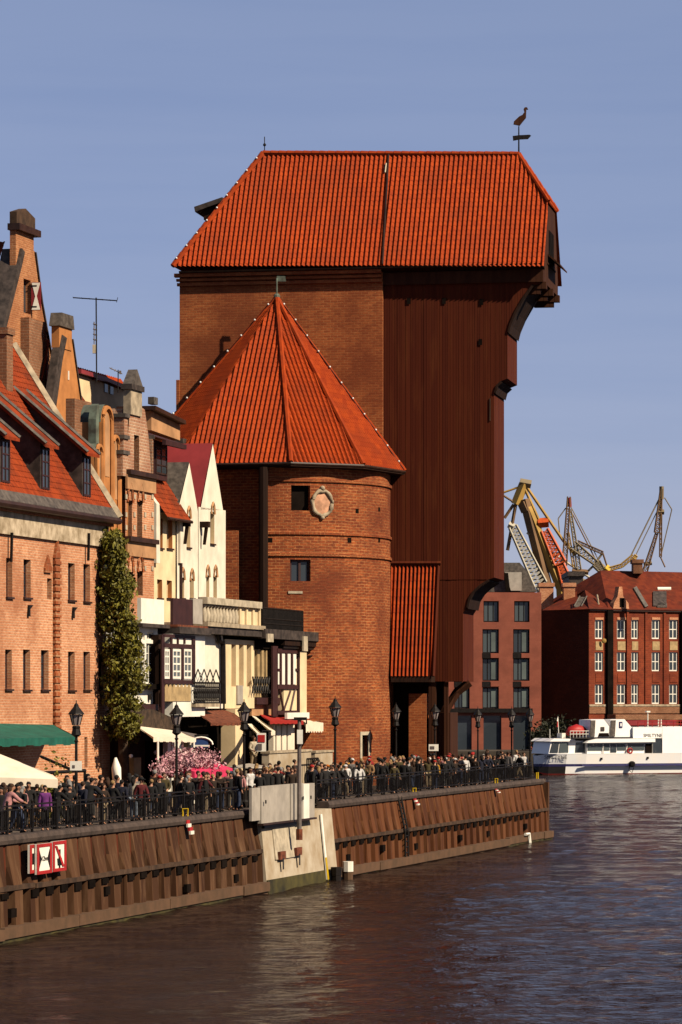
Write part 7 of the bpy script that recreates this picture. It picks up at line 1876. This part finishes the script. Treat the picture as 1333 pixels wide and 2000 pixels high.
def pose_meshes(nm):
    arms, legs, lean, head = POSES[nm]
    V, E, J, sh = skeleton(arms, legs, lean, head)
    body = skin_mesh('body', V, E)
    # jacket: torso, both sleeves and a hem
    jv = [(0, sh(1.1), 1.10, .175, .15), (0, sh(1.28), 1.28, .20, .15), (0, sh(1.42), 1.42, .155, .115), (0, sh(1.475), 1.475, .08, .078), (0, 0, .92, .19, .155), (0, 0, .76, .20, .165)]
    je = [(0, 1), (1, 2), (2, 3), (0, 4), (4, 5)]
    for S, e, w in J['arm']:
        n = len(jv); jv += [(*S, .092), (*e, .074), (*(w - (w - e) * .06), .058)]; je += [(2, n), (n, n + 1), (n + 1, n + 2)]
    jacket = skin_mesh('jacket', jv, je)
    tv = [(0, 0, .96, .150, .12)]; te = []
    for H_, k, a in J['leg']:
        n = len(tv); tv += [(*H_, .105, .108), (*k, .076), (*(a - (a - k) * .08), .062)]; te += [(0, n), (n, n + 1), (n + 1, n + 2)]
    trousers = skin_mesh('trousers', tv, te)
    sm = []
    for s, (H_, k, a) in zip((-1, 1), J['leg']):
        mb = MB(); p = Vector((a.x, a.y, a.z)); mb.tube([p + Vector((0, .055, -.045)), p + Vector((0, 0, -.03)), p + Vector((s * .008, -.09, -.055)), p + Vector((s * .012, -.165, -.062))], [.040, .055, .046, .03], 8)
        o = mb.build('shoe', M['iron'], None, True); sm.append(o.data); bpy.data.objects.remove(o)
    hz = sh(1.64)
    def hair(kind):
        mb = MB(); c = Vector((0, hz + .0, 1.655))
        if kind == 'cap':
            mb.ball(c + Vector((0, -.01, .035)), .112, 10, .92, 1.08, .72)
            f = Vector((math.sin(head), -math.cos(head), 0)); s = Vector((f.y, -f.x, 0)); p = c + f * .09 + Vector((0, 0, .02))
            mb.poly([p - s * .07, p + f * .09 - s * .05 - Vector((0,0,.015)), p + f * .09 + s * .05 - Vector((0,0,.015)), p + s * .07]); mb.poly([p - s * .07 + Vector((0,0,.02)), p + f * .09 - s * .05, p + f * .09 + s * .05, p + s * .07 + Vector((0,0,.02))])
        else:
            b = Vector((-math.sin(head), math.cos(head), 0)) * .028
            mb.ball(c + b + Vector((0, 0, .022)), .103, 10, .88, 1.0, .92)
            if kind == 'long': mb.tube([c + b * 2.2, c + b * 3.0 - Vector((0, 0, .12)), c + b * 2.8 - Vector((0, 0, .27))], [.085, .088, .05], 8)
        o = mb.build('hair', M['iron'], None, True); me = o.data; bpy.data.objects.remove(o); return me
    hm = {k: hair(k) for k in ('short', 'long', 'cap')}
    mb = MB(); hr = Matrix.Rotation(head, 3, 'Z'); hc_ = Vector((0, sh(1.62) - .02, 1.62))
    for dx, dz, r, sx in ((-.032, .018, .011, 1.2), (.032, .018, .011, 1.2), (0, -.052, .009, 2.6), (-.032, .04, .006, 3), (.032, .04, .006, 3)):
        v = Vector((dx, -.086, dz)); v.rotate(hr); mb.ball(hc_ + v, r, 6, sx, .8, .8)
    o = mb.build('face', M['iron'], None, True); fm = o.data; bpy.data.objects.remove(o)
    return dict(body=body, jacket=jacket, trousers=trousers, shoes=sm, hair=hm, face=fm)
PM = {k: pose_meshes(k) for k in POSES}
for d in PM.values():
    for me in [d['body'], d['jacket'], d['trousers'], *d['shoes'], d['face'], *d['hair'].values()]:
        if not me.materials: me.materials.append(M['iron'])
def cloth(n, c): return m_plain('cloth_' + n.replace(' ', '_'), c, 0.9, 0.25, 6.0, bmp=0.1)
JK = {'black coat': (.010,.009,.009), 'charcoal coat': (.022,.019,.018), 'navy jacket': (.012,.013,.028), 'dark brown coat': (.030,.016,.009), 'olive jacket': (.075,.055,.018), 'grey hoodie': (.16,.14,.13),
      'white shirt': (.72,.68,.64), 'cream sweater': (.62,.52,.38), 'maroon jacket': (.10,.010,.012), 'mustard hoodie': (.50,.24,.015), 'teal jacket': (.02,.12,.20), 'pink top': (.55,.25,.24), 'red jacket': (.32,.02,.02), 'tan coat': (.34,.19,.085), 'blue shirt': (.16,.22,.38), 'purple jacket': (.16,.03,.18)}
TR = {'black trousers': (.010,.009,.009), 'blue jeans': (.035,.05,.10), 'grey trousers': (.06,.055,.05), 'beige trousers': (.34,.25,.15), 'pale jeans': (.22,.26,.32)}
HR = {'dark hair': (.012,.008,.006), 'brown hair': (.055,.025,.012), 'blond hair': (.36,.22,.09), 'grey hair': (.30,.28,.26), 'white cap': (.75,.72,.68), 'red cap': (.42,.02,.015), 'orange beanie': (.62,.17,.01), 'black cap': (.012,.011,.011)}
JM = {k: cloth(k, c) for k, c in JK.items()}; TM = {k: cloth(k, c) for k, c in TR.items()}; HM = {k: cloth(k, c) for k, c in HR.items()}
SKIN = [m_plain('skin', c, .55, .12, 5.0, bmp=.05) for c in ((.50,.25,.15), (.42,.20,.115), (.56,.31,.20), (.28,.125,.07))]
FACE = m_plain('face_dark', (.035, .015, .012), .5, .1, 5, bmp=0)
PEOPLE = []
def person(p, rz, pose, jk, tr, hr, rnd, h=None):
    root = thing('person', '', 'person', p, 'visitors crowding the promenade')
    s = (h or rnd.uniform(1.68, 1.98)) / 1.775
    root.rotation_euler = (0, 0, rz); root.scale = (s, s, s)
    d = PM[pose]; hk = 'cap' if ('cap' in hr or 'beanie' in hr) else rnd.choice(['short', 'short', 'long'])
    for nm, me, mt in (('body', d['body'], rnd.choice(SKIN)), ('jacket', d['jacket'], JM[jk]), ('trousers', d['trousers'], TM[tr]), ('shoe', d['shoes'][0], M['iron']), ('shoe', d['shoes'][1], M['iron']), ('hat' if hk == 'cap' else 'hair', d['hair'][hk], HM[hr]), ('face', d['face'], FACE)):
        o = bpy.data.objects.new(nm, me); COL.objects.link(o); o.parent = root
        o.material_slots[0].link = 'OBJECT'; o.material_slots[0].material = mt
    PEOPLE.append((root, p, jk, hr, pose))
def crowd():
    rnd = random.Random(2024); placed = []
    def ok(p, dmin):
        if any((p - o).length < dmin for o in placed): return False
        if any((Vector((p.x, p.y)) - Vector((l.x, l.y))).length < .5 for l in LAMPS): return False
        return (Vector((p.x, p.y)) - Vector((-4.47, 206))).length > 8.0
    def put(px, t, jk, hr='brown hair', pose='standing', tr='black trousers', rz=None, z=GZ):
        fr = QF(t); a = fr.hit(px, 0)[0]; p = fr.pt(a, 0, z); placed.append(p)
        person(p, rnd.uniform(0, 6.28) if rz is None else rz, pose, jk, tr, hr, rnd)
    # those who stand out in the photograph
    for x, t, jk, hr, pose, tr, rz in ((426, 1.7, 'white shirt', 'brown hair', 'standing', 'grey trousers', 3.0), (404, 3.0, 'mustard hoodie', 'brown hair', 'walking', 'blue jeans', 2.0), (392, 1.1, 'maroon jacket', 'dark hair', 'leaning', 'black trousers', 2.6),
            (262, 1.5, 'cream sweater', 'dark hair', 'standing', 'pale jeans', 2.7), (276, 2.6, 'olive jacket', 'brown hair', 'standing', 'black trousers', .4), (546, 2.6, 'white shirt', 'brown hair', 'looking aside', 'black trousers', 1.2), (516, 3.4, 'black coat', 'brown hair', 'standing', 'black trousers', .3),
            (489, 2.2, 'white shirt', 'dark hair', 'standing', 'black trousers', .8), (458, 3.8, 'teal jacket', 'dark hair', 'walking', 'blue jeans', 3.4), (446, 2.0, 'pink top', 'blond hair', 'standing', 'beige trousers', 2.4), (468, 1.6, 'pink top', 'brown hair', 'strolling', 'black trousers', 4.0),
            (632, 1.6, 'white shirt', 'orange beanie', 'leaning', 'blue jeans', .9), (722, 4.8, 'red jacket', 'red cap', 'standing', 'black trousers', .5), (742, 3.2, 'black coat', 'grey hair', 'standing', 'dark' and 'grey trousers', 3.1), (799, 3.0, 'white shirt', 'dark hair', 'walking', 'black trousers', 2.8), (788, 2.4, 'grey hoodie', 'blond hair', 'standing', 'blue jeans', 1.0),
            (862, 3.0, 'red jacket', 'brown hair', 'standing', 'black trousers', 0.0), (868, 1.2, 'pink top', 'brown hair', 'leaning', 'black trousers', 2.8), (952, 4.0, 'tan coat', 'brown hair', 'walking', 'black trousers', 2.4), (1010, 2.2, 'white shirt', 'blond hair', 'standing', 'black trousers', .5), (1024, 1.5, 'white shirt', 'brown hair', 'looking aside', 'black trousers', .2), (998, 3.0, 'maroon jacket', 'dark hair', 'standing', 'black trousers', .3),
            (688, 4.4, 'grey hoodie', 'white cap', 'holding phone', 'black trousers', .4), (700, 2.6, 'olive jacket', 'brown hair', 'leaning', 'beige trousers', .6), (45, 1.4, 'black coat', 'grey hair', 'standing', 'black trousers', 2.2), (12, 1.0, 'pink top', 'brown hair', 'leaning', 'beige trousers', 2.2), (88, 1.1, 'purple jacket', 'dark hair', 'standing', 'black trousers', .4), (135, 1.3, 'black coat', 'dark hair', 'holding phone', 'black trousers', .7), (172, 1.2, 'black coat', 'dark hair', 'leaning', 'black trousers', 2.5), (238, 1.2, 'navy jacket', 'dark hair', 'standing', 'black trousers', 2.9)):
        put(x, t, jk, hr, pose, tr, rz)
    put(496, 8.5, 'cream sweater', 'brown hair', 'looking aside', 'beige trousers', .6, GZ + 1.2)
    dark = ['black coat'] * 7 + ['charcoal coat'] * 5 + ['navy jacket'] * 4 + ['dark brown coat'] * 4 + ['olive jacket'] * 2
    lite = ['grey hoodie', 'cream sweater', 'white shirt', 'maroon jacket', 'tan coat', 'blue shirt', 'red jacket', 'pink top', 'mustard hoodie']
    hrs = ['dark hair'] * 5 + ['brown hair'] * 5 + ['blond hair'] * 2 + ['grey hair'] * 2 + ['white cap', 'black cap', 'red cap']
    n = 0; tries = 0
    while n < 185 and tries < 6000:
        tries += 1
        px = rnd.choice([rnd.uniform(-5, 480), rnd.uniform(-5, 480), rnd.uniform(500, 640), rnd.uniform(612, 1046), rnd.uniform(612, 1046), rnd.uniform(760, 1046)])
        t = .6 + abs(rnd.gauss(0, 2.1))
        if px < 480: t = .6 + abs(rnd.gauss(0, 1.5))
        if t > 6.8 or (300 < px < 440 and 4.6 < t < 7.2) or (px < 120 and t > 3.5): continue
        fr = QF(t); a = fr.hit(px, 0)[0]
        if a > END_A - .6: continue
        p = fr.pt(a, 0, GZ)
        if not ok(p, .58): continue
        placed.append(p); n += 1
        jk = rnd.choice(dark) if rnd.random() < .89 else rnd.choice(lite)
        person(p, rnd.choice([rnd.gauss(.3, .5), rnd.gauss(2.9, .5), rnd.uniform(0, 6.28)]), rnd.choice(list(POSES)), jk, rnd.choice(['black trousers'] * 4 + ['blue jeans', 'blue jeans', 'grey trousers', 'beige trousers']), rnd.choice(hrs), rnd)
    # labels: clothing, hair, stance, depth and the landmark they stand by
    Z = [(-99, 60, 'by the cream parasol'), (60, 130, 'left of first lamp'), (130, 205, 'by first lamp post'), (205, 300, 'before ivy tree'), (300, 385, 'before pink stall'), (385, 440, 'past pink stall'), (440, 490, 'by third lamp'), (490, 610, 'behind metal screen'), (610, 680, 'by tower lamp'), (680, 765, 'before round tower'), (765, 835, 'before brick pier'), (835, 900, 'under timber hoist'), (900, 965, 'beyond timber hoist'), (965, 1999, 'at far corner')]
    KEYS = ((0, 1, 2, 3, 4), (0, 1, 2, 4), (0, 1, 4), (0, 2, 4), (0, 4)); info = []; used = set()
    for root, p, jk, hr, pose in PEOPLE:
        x = p.x / p.y * F + CX; b = -(Vector((p.x, p.y)) - Q0).dot(N)
        zn = next(s for x0, x1, s in Z if x0 <= x < x1); dp = 'at the railing' if b < 1.6 else ('mid promenade' if b < 4 else 'well back')
        info.append((x, root, ('in ' + jk, ', ' + hr, ', ' + pose, ' ' + dp, ' ' + zn)))
    for x, root, at in info:
        for K in KEYS:
            same = sorted(e[0] for e in info if all(e[2][k] == at[k] for k in K)); i = same.index(x)
            if len(same) > len(ORD): continue
            o = '' if len(same) == 1 else ', %s from left' % ('first' if i == 0 else ORD[i])
            lab = 'person ' + ''.join(at[k] for k in K) + o
            if len(lab.split()) <= 16 and lab not in used: break
        used.add(lab); root['label'] = lab
crowd()
